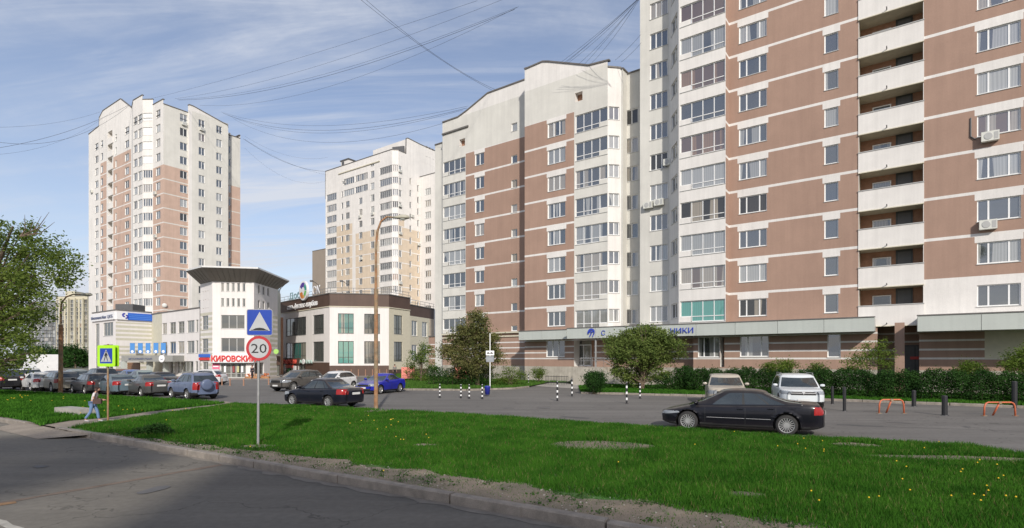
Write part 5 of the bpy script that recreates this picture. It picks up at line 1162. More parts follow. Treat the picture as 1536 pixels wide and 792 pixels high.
# --- other cars in the lot
c_s = sedan(4.5); c_h = hatch(4.15); c_u = suv(4.4); c_e = sedan(4.55, 1.78, 1.48, spokes=9, tl=(.70, .96), tail_w=.42); c_b = sedan(4.35, 1.74, 1.44, spokes=8)
hA = Vector((-.875, .485))
p0 = Vector(gp(439.8, 608.6)); p1 = Vector(gp(494.5, 612)); hd = (p0 - p1).normalized(); nn = Vector((-hd.y, hd.x)); nn = nn if nn.y > 0 else -nn
spawn(c_e, 'saloon_car', 'black saloon car seen from behind at the far edge of the lawn', 'car', (.006, .007, .014), (p0 + p1) / 2 + nn * .76 - hd * .08, hd)
hB = Vector((-.36, -.93)).normalized()
p0 = Vector(gp(570.3, 591)); nn = Vector((hB.y, -hB.x)); nn = nn if nn.x < 0 else -nn
spawn(c_b, 'saloon_car', 'bright blue saloon car facing the lawn, right of the lamp post', 'car', (.012, .018, .30), p0 - hB * 1.2 + nn * .72, hB)
spawn(c_h, 'hatchback_car', 'white hatchback parked between the grey off-road car and the blue saloon', 'car', (.60, .60, .60), at(502, 44.5), hB)
spawn(suv(4.3, 1.84, 1.62, spokes=12), 'offroad_car', 'dusty grey brown off-road car left of the white hatchback', 'car', (.085, .078, .070), at(447, 43.2), Vector((-.42, -.91)).normalized())
spawn(suv(4.5, 1.98, 1.66, dark=.3, zb=.2, hl=(.66, .84)), 'offroad_car', 'beige estate car facing forward behind the black saloon roof', 'car', (.42, .38, .31), at(1087, 30.5), Vector((-.30, -.954)))
d_ = suv(4.45, 2.02, 1.72, rail=True, hl=(.74, .92)); 
dr_ = spawn(d_, 'offroad_car', 'white off-road car with roof rails facing forward beside the black bollards', 'car', (.62, .66, .67), at(1194, 28.8), Vector((-.33, -.944)))
m = MB(); m.box(2.29, 2.31, -.55, .55, .80, .83); m.box(2.29, 2.31, -.55, .55, .88, .90); m.add([(2.33, 0, .95), (2.33, .07, .85), (2.33, 0, .75), (2.33, -.07, .85)], [(0, 3, 2, 1)]); m.build('grille_bar', M['chrome'], dr_)
# --- row of parked cars on the left
c_w = suv(3.95, 1.70, 1.66, spare=True, wr=.33, rail=True, spokes=5, tl=(.62, 1.05), tail_w=.22, dark=.45)
c_d = sedan(4.3, 1.68, 1.42, spokes=6); c_c = sedan(4.55, 1.78, 1.44, spokes=7); c_k = hatch(4.3, 1.76, 1.48, spokes=6, tl=(.70, .92))
g1 = 'cars parked in the front row beside the left lawn'
row = [(c_w, 'offroad_car', 'blue grey off-road car with a spare wheel cover on its tailgate', (.11, .14, .22), 271, 598.5, .72, -.2),
       (c_d, 'saloon_car', 'dark grey old saloon car next to the spare wheel off-road car', (.06, .062, .06), 203, 594, .74, 0),
       (c_c, 'saloon_car', 'blue grey saloon car right behind the pedestrian sign post', (.10, .14, .165), 155, 592, .78, 0),
       (c_k, 'hatchback_car', 'dark grey hatchback in the front row right of the rusty lamp post', (.05, .05, .052), 119, 590.5, .78, 0),
       (suv(4.4, 1.76, 1.56, spokes=6, dark=.3, zb=.2, tl=(.72, 1.0)), 'estate_car', 'silver beige estate car left of the rusty lamp post', (.28, .265, .22), 71, 587.5, .78, 0),
       (c_s, 'saloon_car', 'white saloon car with red tail lamps under the large tree', (.58, .58, .56), 41, 586, .78, 0),
       (c_u, 'offroad_car', 'black car cut by the left edge of the photo', (.01, .01, .012), -12, 585, .8, 0)]
for i, (c, nm, lb, col, px, py, off, sh) in enumerate(row):
    hd = Vector((-.80, .60)); p = Vector(gp(px, py)); spawn(c, nm, lb, 'car', col, p + Vector((.60, .80)) * off, hd, g1)
g2 = 'cars parked in the rows behind'
row2 = [(c_c, 'saloon_car', 'dark saloon car with its roof above the old grey saloon', (.03, .032, .035), 240, 44.5), (c_s, 'saloon_car', 'pale teal saloon car half hidden behind the dark saloon roof', (.25, .31, .30), 212, 50.5),
        (c_s, 'saloon_car', 'blue saloon car roof in the middle of the back rows', (.10, .16, .33), 196, 53), (c_s, 'saloon_car', 'brown red saloon car roof below the bank garage door', (.16, .07, .05), 180, 57),
        (c_u, 'offroad_car', 'dark off-road car behind the blue grey saloon in the second row', (.035, .045, .045), 150, 50), (c_k, 'hatchback_car', 'grey green hatchback left of the dark off-road car', (.17, .20, .20), 112, 53),
        (c_c, 'saloon_car', 'dark grey saloon car in the second row behind the rusty lamp post', (.05, .055, .065), 80, 49), (c_h, 'hatchback_car', 'white hatchback behind the spare wheel off-road car', (.6, .6, .6), 306, 52.5),
        (c_u, 'offroad_car', 'white off-road car parked in front of the white van', (.58, .58, .56), 38, 52), (c_s, 'saloon_car', 'silver saloon car at the left beneath the tree branches', (.36, .36, .34), 4, 56)]
for i, (c, nm, lb, col, px, D) in enumerate(row2): spawn(c, nm, lb, 'car', col, at(px, D), Vector((-.80, .60)) if i not in (7,) else Vector((-.9, .1)).normalized(), g2)
# white delivery van behind
m = MB(); vr = empty('delivery_van', at(62, 60) + (0,), R(143), 'white box van parked behind the cars, left of the lamp post', 'van')
m.box(-3.2, 1.0, -1.05, 1.05, .75, 2.95); m.build('cargo_box', M['whitepaint'], vr)
m = MB(); m.add([(1.05, y, z) for y in (-1, 1) for z in (.35, 2.3)] + [(2.1, -1, 2.2), (2.1, 1, 2.2), (2.95, -1, 1.25), (2.95, 1, 1.25), (3.1, -1, .4), (3.1, 1, .4)],
               [(1, 4, 6, 8, 0), (3, 2, 9, 7, 5), (1, 3, 5, 4), (6, 7, 9, 8), (0, 2, 3, 1)]); m.build('cab', M['whitepaint'], vr)
MB().add([(2.12, -.9, 2.12), (2.12, .9, 2.12), (2.94, .9, 1.3), (2.94, -.9, 1.3)], [(0, 1, 2, 3)]).build('windscreen', M['carglass'], vr, (.02, 0, .02))
for x in (2.2, -2.2):
    for sg in (1, -1): o = link('wheel', c_u['tyre'], vr, (x, sg * .9, .36)); r = link('rim', c_u['rim'], o); r.rotation_euler = (0, 0, 0 if sg > 0 else math.pi)
m = MB(); m.box(-3.1, 2.9, -.5, .5, .4, .74); m.build('chassis', M['trim'], vr)
# ================================================================ VEGETATION
def leafmat(name, c1, c2, trans=.35):
    m = bpy.data.materials.new(name); m.use_nodes = True; nt = m.node_tree; n = nt.nodes; l = nt.links
    g = n.new('ShaderNodeNewGeometry'); nz = n.new('ShaderNodeTexNoise'); nz.inputs['Scale'].default_value = 1.1; nz.inputs['Detail'].default_value = 3; l.new(g.outputs['Position'], nz.inputs[0])
    ad = n.new('ShaderNodeMath'); ad.operation = 'MULTIPLY_ADD'; l.new(g.outputs['Random Per Island'], ad.inputs[0]); ad.inputs[1].default_value = .55; 
    r = n.new('ShaderNodeMapRange'); r.inputs[1].default_value = .3; r.inputs[2].default_value = .7; r.inputs[3].default_value = -.1; r.inputs[4].default_value = .55; l.new(nz.outputs[0], r.inputs[0]); l.new(r.outputs[0], ad.inputs[2])
    mx = n.new('ShaderNodeMix'); mx.data_type = 'RGBA'; mx.inputs[6].default_value = rgb(c1); mx.inputs[7].default_value = rgb(c2); l.new(ad.outputs[0], mx.inputs[0])
    b = n['Principled BSDF']; b.inputs['Roughness'].default_value = .8; b.inputs['Specular IOR Level'].default_value = .1; l.new(mx.outputs[2], b.inputs['Base Color'])
    tr = n.new('ShaderNodeBsdfTranslucent'); l.new(mx.outputs[2], tr.inputs[0]); ms = n.new('ShaderNodeMixShader'); ms.inputs[0].default_value = trans
    l.new(b.outputs[0], ms.inputs[1]); l.new(tr.outputs[0], ms.inputs[2]); l.new(ms.outputs[0], n['Material Output'].inputs[0]); return m
M['bark'] = mat('bark', (.13, .095, .065), .95, var=.3, scale=6)
RG = np.random.default_rng(5)
def leaves_mesh(name, P_, size, mt, flat=.0, asp=.55):
    """one rhombus-shaped leaf, folded along its middle, per point"""
    n = len(P_); d = RG.normal(size=(n, 3)); d[:, 2] = d[:, 2] * .6 - .25; d /= np.linalg.norm(d, axis=1)[:, None]
    u = RG.normal(size=(n, 3)); u[:, 2] += flat; s = np.cross(d, u); s /= np.linalg.norm(s, axis=1)[:, None] + 1e-9; nn = np.cross(s, d)
    sz = size * RG.uniform(.6, 1.35, size=(n, 1)); V = np.empty((n, 4, 3)); V[:, 0] = P_; V[:, 1] = P_ + d * sz * .5 + s * sz * asp / 2 + nn * sz * .08; V[:, 2] = P_ + d * sz; V[:, 3] = P_ + d * sz * .5 - s * sz * asp / 2 + nn * sz * .08
    me = bpy.data.meshes.new(name); me.vertices.add(n * 4); me.vertices.foreach_set('co', V.ravel().astype(np.float32)); me.loops.add(n * 4); me.loops.foreach_set('vertex_index', np.arange(n * 4, dtype=np.int32))
    me.polygons.add(n); me.polygons.foreach_set('loop_start', np.arange(0, n * 4, 4, dtype=np.int32)); me.materials.append(mt); me.update(calc_edges=True); return me
def clumps(blobs, nclump, nleaf, crad, shell=.55):
    """clump centres inside ellipsoids (x,y,z,rx,ry,rz); leaf points round each"""
    vol = np.array([b[3] * b[4] * b[5] for b in blobs]) ** .75; vol /= vol.sum(); cs = []
    for b, k in zip(blobs, (vol * nclump).astype(int) + 1):
        d = RG.normal(size=(k, 3)); d /= np.linalg.norm(d, axis=1)[:, None]; r = shell + (1 - shell) * RG.random((k, 1)) ** .6; r *= RG.uniform(.78, 1.12, size=(k, 1))
        cs.append(np.array(b[:3]) + d * r * np.array(b[3:6]))
    cs = np.concatenate(cs); k = len(cs); off = RG.normal(size=(k, nleaf, 3)); off *= crad * RG.uniform(.5, 1.2, size=(k, 1, 1)) * np.array([1, 1, .62]); pts = (cs[:, None, :] + off).reshape(-1, 3)
    keep = RG.random(len(pts)) < np.repeat(RG.uniform(.45, 1, k), nleaf); return cs, pts[keep]
def tree(name, base, blobs, trunk_r, label, cat, mt, nclump=160, nleaf=70, crad=.35, size=.12, limbs=24, group=None, stems=1, parts=('trunk', 'crown'), lean=0, shell=.55, minz=.15):
    root = empty(name, (base[0], base[1], base[2]), 0, label, cat, group); bl = [(b[0] - base[0], b[1] - base[1], b[2] - base[2]) + tuple(b[3:]) for b in blobs]
    cs, pts = clumps(bl, nclump, nleaf, crad, shell); pts = pts[pts[:, 2] > minz]
    cx, cy, cz = [float(np.average([b[i] for b in bl], weights=[b[3] for b in bl])) for i in range(3)]; top = max(b[2] + b[5] * .3 for b in bl)
    m = MB(); RR = random.Random(int(base[0] * 97) + 3)
    for s in range(stems):
        ox, oy = (RR.uniform(-.18, .18), RR.uniform(-.18, .18)) if stems > 1 else (0, 0); sp = .9 if stems > 1 else .15; tx, ty = cx + RR.uniform(-sp, sp) * cz * .3, cy + RR.uniform(-sp, sp) * cz * .3
        ax = [(ox + (tx - ox) * t ** 1.6 + RR.uniform(-.03, .03) * cz, oy + (ty - oy) * t ** 1.6, -.1 + t * (top + .1)) for t in (0, .2, .4, .6, .8, 1)]; r0 = trunk_r * (1 if stems == 1 else RR.uniform(.45, .75))
        m.tube(ax, [r0 * k for k in (1.25, .95, .8, .6, .4, .15)], 8)
        for c in cs[RG.choice(len(cs), min(len(cs), limbs // stems), replace=False)]:
            t = RR.uniform(.25, .85) * max(.25, min(1, c[2] / max(top, .1))); t = min(.9, max(.12, t)); i = int(t * 5); f = t * 5 - i; p = [ax[i][k] + (ax[min(i + 1, 5)][k] - ax[i][k]) * f for k in range(3)]
            md = [(p[k] + c[k]) / 2 for k in range(3)]; md[2] += .12 * abs(c[2] - p[2]) + .05; rb = r0 * (1 - t) * .5 + .012; m.tube([p, md, tuple(c)], [rb, rb * .6, .008], 5, cap=False)
    m.build(parts[0], M['bark'], root); link(parts[1], leaves_mesh(parts[1], pts, size, mt), root); return root
def pb(px, py, rpx, D, dy=0, fl=1.0, rz=1.0):          # a foliage blob from its place in the photograph and its distance
    r = rpx * D / F; return ((px - CX) / F * D, D + dy, zat(py, D), r, r * fl, r * rz)
lm_big = leafmat('leaf_maple', (.075, .125, .022), (.21, .27, .06), .5); lm_dark = leafmat('leaf_hedge', (.016, .050, .012), (.045, .105, .022), .25)
lm_apple = leafmat('leaf_olive', (.075, .125, .03), (.20, .25, .065)); lm_fresh = leafmat('leaf_fresh', (.07, .13, .02), (.16, .22, .04)); lm_crab = leafmat('leaf_reddish', (.07, .10, .03), (.23, .21, .08))
# large tree on the left
D = 33; bl = [pb(a, b, r, D + e, 0, 1.0, q) for a, b, r, e, q in ((18, 352, 26, 0, 1), (48, 352, 22, 1, .9), (72, 372, 28, 0, .8), (98, 392, 24, -.5, .7), (114, 405, 13, -1, .8), (30, 395, 42, 1, 1), (-20, 390, 60, 2, 1), (62, 415, 32, -1, .8), (20, 445, 46, 0, .9), (70, 448, 18, -1.5, .8), (48, 470, 26, -1, .8), (10, 495, 42, 0, .8), (40, 512, 24, -1.5, .7), (-30, 480, 60, 1.5, 1), (20, 535, 30, -1, .6), (52, 532, 14, -2, .6), (-20, 545, 40, 0, .6), (92, 432, 10, -1.5, .6), (86, 415, 16, -1, .6))]
tree('maple_tree', at(-45, 35) + (0,), bl, .32, 'large leafy tree with drooping branches at the left edge of the photo', 'tree', lm_big, 560, 70, .34, .17, 60, shell=.3, minz=.9)
tb = MB(); RR = random.Random(4)
o0 = (at(30, 33)[0], 33, zat(355, 33))
for q in ((45, 322), (58, 331), (70, 324), (82, 318), (76, 332), (90, 333)):
    p = at(q[0] - 8, 33); tb.tube([o0, ((o0[0] + p[0]) / 2, 33.2, (o0[2] + zat(q[1], 33)) / 2 - .2), (p[0], 33, zat(q[1], 33))], [.05, .03, .008], 5)
t0 = [o for o in C.objects if o.name.startswith('maple_tree')][0]; o = tb.build('bare_branches', M['bark'], t0); o.location = (-t0.location.x, -t0.location.y, 0)
# small trees before the long house
D = 47; bl = [pb(a, b, r, D, RND.uniform(-.6, .6), .9, q) for a, b, r, q in ((700, 500, 24, 1), (716, 482, 17, 1), (722, 512, 26, .9), (682, 520, 22, .9), (738, 528, 16, .9), (700, 538, 30, .6), (668, 530, 12, .8), (735, 508, 14, .9), (700, 555, 26, .5), (722, 552, 20, .5), (745, 540, 10, .6), (712, 473, 9, 1))]
tree('crab_apple_tree', at(715, D) + (.1,), bl, .16, 'small reddish green tree behind the parking sign and dark hedge', 'tree', lm_crab, 330, 85, .30, .16, 40, shell=.2)
D = 41.5; bl = [pb(a, b, r, D, RND.uniform(-.8, .8), .9, q) for a, b, r, q in ((965, 505, 26, .8), (940, 512, 26, .9), (990, 512, 24, .9), (1010, 520, 14, .9), (925, 525, 20, .9), (965, 530, 34, .8), (1000, 538, 20, .8), (935, 545, 18, .8), (972, 555, 20, .7), (1018, 530, 9, 1), (955, 568, 22, .6), (930, 560, 16, .7), (990, 565, 18, .7), (918, 510, 10, 1), (975, 494, 12, .8))]
tree('apple_tree', at(962, D) + (.1,), bl, .14, 'bushy green tree hiding the middle of the clinic sign', 'tree', lm_apple, 460, 85, .27, .15, 40, stems=4, shell=.15)
D = 56; bl = [pb(a, b, r, D, RND.uniform(-.5, .5), .9, q) for a, b, r, q in ((628, 540, 16, 1.1), (640, 528, 12, 1.2), (618, 555, 12, 1), (648, 552, 10, 1), (632, 565, 14, .8))]
tree('young_birch_tree', at(632, D) + (0,), bl, .09, 'light green young tree in front of the fitness building corner', 'tree', lm_fresh, 90, 70, .28, .14, 20, shell=.2)
# bushes
def bush(px, py, r, D, mt, label, n=60, fl=1, size=.10, nl=70, rz=1.0, more=(), cr=.2, sh=.35):
    bl = [pb(px, py, r, D, 0, fl, rz)] + [pb(a, b, q, D, 0, fl, rz) for a, b, q in more]
    return tree('shrub', at(px, D) + (.1,), bl, .05, label, 'shrub', mt, n, nl, cr, size, 10, stems=3, parts=('stems', 'foliage'), shell=sh, minz=.0)
bush(892, 571, 16, 38.5, lm_dark, 'round dark clipped bush left of the striped bollards by the clinic walk', 130, size=.09, rz=1.0, nl=90)
bush(808, 560, 9, 53, lm_fresh, 'small round light green bush against the stone plinth', 40)
bush(765, 562, 17, 48, lm_fresh, 'loose pale green shrub right of the parking sign post', 80, more=((748, 568, 12), (782, 562, 10)), rz=.9)
bush(1165, 552, 22, 36.5, lm_fresh, 'yellow green shrub growing above the hedge behind the white off-road car', 80, more=((1183, 548, 12),), rz=.7)
bush(1305, 532, 22, 35, lm_fresh, 'tall yellow green shrub above the hedge left of the brown column', 110, more=((1290, 545, 22), (1325, 540, 20), (1318, 520, 14), (1275, 552, 14)), sh=.1, nl=45)
bush(1455, 556, 22, 33.5, lm_fresh, 'low yellow green shrub above the hedge below the beige wall panel', 60, rz=.7)
bush(1530, 542, 20, 31, lm_fresh, 'bright green shrub at the right edge of the photo', 110, more=((1550, 535, 24), (1515, 552, 12)))
bush(560, 572, 14, 62, lm_fresh, 'green shrub behind the blue saloon car', 50, more=((590, 574, 12), (575, 576, 12)), rz=.8)
bush(515, 574, 10, 62, lm_dark, 'dark green shrub behind the white hatchback', 40, more=((527, 573, 8),), rz=.8)
bush(1228, 555, 12, 37, lm_apple, 'small olive shrub behind the hedge near the white off-road car', 40)
bush(1005, 575, 16, 40.5, lm_dark, 'dark low bush at the left end of the long hedge', 80, more=((985, 580, 12), (1030, 575, 14)), rz=.8)
bush(232, 645, 17, 16.9, lm_dark, 'dark low bush in the lawn near the kerb', 100, size=.06, rz=.45, cr=.09, more=((214, 648, 12), (248, 647, 11)))
def hedge(label, path, hgt, wid, mt, per_m, size, seed=0, jag=.22):
    RR = np.random.default_rng(seed); A = np.array(path); seg = np.linalg.norm(np.diff(A, axis=0), axis=1); L = seg.sum(); n = int(L * per_m); cum = np.concatenate([[0], np.cumsum(seg)])
    s = RR.random(n) * L; x = np.interp(s, cum, A[:, 0]); y = np.interp(s, cum, A[:, 1]); d = (A[-1] - A[0]) / np.linalg.norm(A[-1] - A[0]); nn = np.array([-d[1], d[0]])
    k = np.sin(s * 2.1) * np.sin(s * .83 + 1) + .6 * np.sin(s * 5.7 + 2) + .4 * np.sin(s * 11.3); top = hgt * (1 + jag * .35 * k)
    th = RR.random(n) * np.pi; rr = 1 - .55 * RR.random(n) ** 1.6; q = np.cos(th) * rr; z = np.sin(th) ** .55 * rr; jit = RR.normal(size=n) * .05
    bulge = 1 + .18 * np.sin(s * 3.3 + z * 4) + .12 * np.sin(s * 7.9 + 3)
    P_ = np.stack([x + nn[0] * q * wid * bulge, y + nn[1] * q * wid * bulge, .1 + z * top + jit], 1); o = (path[0][0], path[0][1], 0)
    spk = RR.random(n) < .05; P_[spk, 2] += RR.random(spk.sum()) * .22
    root = empty('hedge', o, 0, label, 'hedge'); link('foliage', leaves_mesh('foliage', P_ - np.array(o), size, mt), root)
    m = MB()
    for i in range(int(L / .45)):
        px_, py_ = np.interp(i * .45, cum, A[:, 0]), np.interp(i * .45, cum, A[:, 1]); m.tube([(px_ - o[0], py_ - o[1], 0), (px_ - o[0] + .05, py_ - o[1], hgt * .5), (px_ - o[0] - .08, py_ - o[1], hgt * .86)], [.03, .02, .008], 4)
    m.build('stems', M['bark'], root)
hy_ = [at(1012, 40.8), at(1100, 37.5), at(1235, 34.8), at(1400, 31.6), at(1540, 29.4), at(1680, 27.0)]
hedge('long dense dark green hedge between the parking kerb and the striped wall', hy_, 1.68, .8, lm_dark, 4200, .095, 3)
hedge('dark trimmed hedge left of the parking sign below the small reddish tree', [at(643, 48.5), at(700, 47.5), at(738, 47)], 1.55, .9, lm_dark, 1800, .10, 4)
# trees far behind, beside the distant blocks
for i, (px, top, r, D) in enumerate(((58, 524, 15, 150), (72, 522, 14, 155), (86, 527, 12, 150), (100, 524, 13, 150), (113, 520, 12, 148), (125, 526, 9, 150), (40, 522, 16, 152))):
    bl = [pb(px, top + 8, r * .8, D, 0, 1, 1.2), pb(px, top + 18, r, D, 0, 1, 1), pb(px - 4, top + 4, r * .5, D, 0, 1, 1.4)]
    tree('background_tree', at(px, D) + (0,), bl, .2, ['dark tree in the background left of the rusty lamp post', 'second dark tree from the left before the distant cream block', 'low dark tree just left of the rusty lamp post top, far behind', 'dark tree right of the rusty lamp post far behind', 'taller dark tree before the distant cream block near the bank', 'small dark tree at the corner of the bank', 'dark tree far behind the large leafy tree'][i], 'tree', lm_dark, 50, 50, .7, .5, 8, 'background trees before the distant blocks')
# ---------------------------------------------------------------- grass
def inside(poly, x, y):
    c = np.zeros(len(x), bool); n = len(poly)
    for i in range(n):
        x0, y0 = poly[i]; x1, y1 = poly[(i + 1) % n]
        if y0 == y1: continue
        k = ((y0 > y) != (y1 > y)) & (x < (x1 - x0) * (y - y0) / (y1 - y0) + x0); c ^= k
    return c
gm = leafmat('grass_blades', (.022, .092, .008), (.075, .205, .020), .35)
def grass(name, poly, n, h, wd, z, box=None, soil=True, mt=None, seed=1, kind='stuff', falloff=True):
    G = np.random.default_rng(seed); P_ = np.array(poly); x0, y0 = P_.min(0); x1, y1 = P_.max(0)
    if box: x0, x1, y0, y1 = max(x0, box[0]), min(x1, box[1]), max(y0, box[2]), min(y1, box[3])
    X, Y = G.uniform(x0, x1, n), G.uniform(y0, y1, n); k = inside(poly, X, Y) & (np.abs(X) < Y * .97 + .8)
    if falloff: k &= G.random(n) < np.clip((13.0 / Y) ** 1.5, .06, 1)
    X, Y = X[k], Y[k]
    nz = np.sin(X * 1.7 + Y * .9) * np.sin(Y * 2.3 - X * .6 + 1) * .5 + np.sin(X * 4.1 - Y * 3.3) * .3 + np.sin(X * .5 + Y * .33 + 2) * .35
    if soil:
        s = (X + 15.6) * .843 - (Y - 18.6) * .538; o = (X + 15.6) * .538 + (Y - 18.6) * .843; w_ = (.2 + .065 * np.minimum(s, 16)) * np.where(s < 24, 1, np.maximum(.3, 1 - (s - 24) * .08))
        e = o - w_ + nz * .22; k = (e > .12) | (G.random(len(X)) < .07 + .13 * (np.sin(X * 5) * np.sin(Y * 6.1) > .55))
        for (c, a, b) in bare: dx, dy = X - c[0], Y - c[1]; r = (dx * .99 - dy * .15) ** 2 / a ** 2 + (dx * .15 + dy * .99) ** 2 / b ** 2; k &= (r > .95 + .25 * nz[:len(r)] if len(nz) == len(r) else r > 1) | (G.random(len(X)) < .08)
        X, Y, nz, e = X[k], Y[k], nz[k], e[k]; hs = np.clip(.45 + e * 1.2, .35, 1)
    else: hs = 1
    n = len(X); H_ = h * G.uniform(.45, 1.2, n) * (1 + .35 * nz) * hs; a = G.uniform(0, 2 * np.pi, n); la = G.uniform(0, 2 * np.pi, n); ln = G.uniform(.1, .75, n) * H_
    sc = np.clip(Y / 11, 1, 3.0) * wd; dx, dy = np.cos(a) * sc / 2, np.sin(a) * sc / 2; V = np.empty((n, 3, 3)); V[:, 0] = np.stack([X - dx, Y - dy, np.full(n, z)], 1); V[:, 1] = np.stack([X + dx, Y + dy, np.full(n, z)], 1); V[:, 2] = np.stack([X + np.cos(la) * ln, Y + np.sin(la) * ln, z + H_], 1)
    me = bpy.data.meshes.new(name); me.vertices.add(n * 3); me.vertices.foreach_set('co', V.ravel().astype(np.float32)); me.loops.add(n * 3); me.loops.foreach_set('vertex_index', np.arange(n * 3, dtype=np.int32))
    me.polygons.add(n); me.polygons.foreach_set('loop_start', np.arange(0, n * 3, 3, dtype=np.int32)); me.materials.append(mt or gm); me.update(calc_edges=True); return link(name, me, kind=kind)
gl_ = dict(label='short bright green lawn grass with dandelions between kerb and lane', cat='grass')
g_ = grass('grass', vergeR, 1700000, .115, .015, VZ, (-20, 22, 5, 32)); tag(g_, gl_['label'], 'grass')
g_ = grass('grass', vergeL, 420000, .15, .03, VZ, (-60, 0, 15, 50), soil=False, seed=2, falloff=False); tag(g_, 'green grass of the left lawn beyond the trodden path', 'grass')
g_ = grass('grass', bed2, 260000, .17, .03, .1, (0, 40, 25, 50), soil=False, seed=3, falloff=False); tag(g_, 'green grass under the long hedge by the parking kerb', 'grass')
g_ = grass('grass', hk1 + [F1.pu(600, 62), F1.pu(655, 51), F1.pu(787, VM - .2), F1.pu(858, 47.6), gp(835, 571, .1)], 160000, .2, .035, .1, None, soil=False, seed=4, falloff=False, mt=leafmat('grass_light', (.05, .13, .02), (.11, .21, .035))); tag(g_, 'lighter grass around the dark hedge near the long house', 'grass')
g_ = grass('dry_grass', vergeR, 70000, .12, .012, VZ, (-20, 22, 5, 32), seed=9, mt=leafmat('straw', (.16, .14, .05), (.26, .21, .10), .2)); tag(g_, 'scattered dry straw blades among the lawn grass', 'dry grass')
# dandelions and broad weeds
dy_ = P('dandelion_yellow', (.75, .48, .01)); m = MB(); G = random.Random(8)
spots = [(G.gauss(c[0], c[2]), G.gauss(c[1], c[3])) for c, k in (((570, 628, 25, 5), 12), ((620, 655, 18, 4), 5), ((1430, 700, 60, 12), 12), ((1310, 735, 60, 10), 6), ((1200, 665, 70, 8), 8), ((1500, 740, 25, 8), 6), ((180, 615, 60, 6), 12), ((40, 597, 40, 3), 18), ((900, 680, 200, 15), 5)) for _ in range(k)]
for x, y in spots:
    if y < 590: continue
    p = gp(x, y, .28); s = .016 * max(1, p[1] / 16); m.lathe([(0, .02), (s * .8, .01), (s, 0), (0, -.01)], 7, c=(p[0], p[1], .27 + G.uniform(-.03, .03))); m.tube([(p[0], p[1], VZ), (p[0], p[1], .27)], .004, 3, 1, cap=False)
m.build('dandelions', [dy_, gm], None, kind='stuff', label='scattered yellow dandelion flowers in the lawns', cat='flowers')
wp = []
for _ in range(420):
    s = G.uniform(2.5, 34); o = G.uniform(.3, .3 + sw(s) * 1.15); c = kp(s, o)
    if G.random() < .5: continue
    for _ in range(14): wp.append((c[0] + G.gauss(0, .07), c[1] + G.gauss(0, .05), VZ + .02 + abs(G.gauss(0, .03))))
o = link('weeds', leaves_mesh('weeds', np.array(wp), .055, leafmat('leaf_weed', (.03, .08, .02), (.07, .14, .03)), 2.0), kind='stuff'); tag(o, 'small low weeds on the bare soil along the kerb', 'weeds')
sm = MB()
for _ in range(500):
    s = G.uniform(2.5, 36); o = G.uniform(.25, .25 + sw(s)); c = kp(s, o); r = G.uniform(.005, .016); sm.box(c[0] - r, c[0] + r, c[1] - r, c[1] + r, VZ, VZ + r * 1.2)
tag(sm.build('pebbles', M['concrete'], None, kind='stuff'), 'small stones on the bare soil beside the kerb', 'pebbles')
# ================================================================ STREET FURNITURE
def disc(m, cx, cz, r, y, n=24, mi=0): m.add([(cx + r * math.cos(2 * math.pi * i / n), y, cz + r * math.sin(2 * math.pi * i / n)) for i in range(n)], [tuple(range(n))], mi)
def rrect(m, w_, h_, r, y, cx=0, cz=0, mi=0, th=0):
    pts = []
    for qx, qz, a0 in ((1, 1, 0), (-1, 1, 90), (-1, -1, 180), (1, -1, 270)):
        for k in range(4): a = R(a0 + 30 * k); pts.append((cx + qx * (w_ / 2 - r) + r * math.cos(a), cz + qz * (h_ / 2 - r) + r * math.sin(a)))
    n = len(pts); m.add([(x, y, z) for x, z in pts], [tuple(range(n))], mi)
    if th: m.add([(x, y, z) for x, z in pts] + [(x, y + th, z) for x, z in pts], [(i, i + n, (i + 1) % n + n, (i + 1) % n) for i in range(n)] + [tuple(range(n, 2 * n))[::-1]], mi)
def poly(m, pts, y, mi=0): m.add([(x, y, z) for x, z in pts], [tuple(range(len(pts)))], mi)
sgb = mat('road_sign_blue', (.012, .05, .33), .4, var=.05); sgw = mat('road_sign_reflective_white', (.40, .41, .41), .5, var=.05); sgr = mat('road_sign_red', (.42, .03, .035), .4, var=.05); sgk = P('road_sign_black', (.012, .012, .012)); sgy = mat('road_sign_lime', (.38, .72, .02), .5, var=.04)
c = gp(386, 668, VZ); D = c[1]; sr = empty('road_sign', (c[0], c[1], VZ), R(4), 'round speed limit 20 sign and blue speed bump sign on one steel post', 'road sign')
MB().tube([(0, .05, -.1), (.02, .05, zat(462, D) - VZ)], .034, 10).build('post', M['steel'], sr)
m = MB(); rrect(m, .69, .72, .05, .0, mi=0, th=.02); rrect(m, .655, .685, .04, -.002, mi=1); poly(m, [(-.28, -.23), (.28, -.23), (0, .29)], -.004, 2); poly(m, [(-.23, -.205), (-.19, -.205), (-.10, -.16), (0, -.145), (.10, -.16), (.19, -.205), (.23, -.205), (.23, -.222), (-.23, -.222)], -.006, 3)
m.build('speed_bump_plate', [M['steel'], sgb, sgw, sgk], sr, (.06, 0, zat(483.5, D) - VZ))
m = MB(); m.lathe([(0, .0), (.34, .0), (.34, .02), (0, .02)], 32, axis='y'); disc(m, 0, 0, .34, -.002, 36, 1); disc(m, 0, 0, .265, -.004, 36, 2)
sp = m.build('speed_limit_plate', [M['steel'], sgr, sgw], sr, (.04, 0, zat(522.5, D) - VZ)); text('number', '20', .36, sgk, sp, (-.215, -.008, -.125), depth=.001, width=.41)
MB().tube([(0, .05, -.05), (0, .05, .05)], .05, 8).build('clamp', M['steel'], sr, (0, 0, zat(503, D) - VZ))
c = gp(160, 634, VZ); D = c[1]; sr = empty('road_sign', (c[0], c[1], VZ), R(-14), 'blue pedestrian crossing sign in a lime yellow frame on a thin rusty post', 'road sign')
MB().tube([(0, .05, -.1), (.0, .05, zat(516, D) - VZ)], .032, 8).build('post', M['rust'], sr)
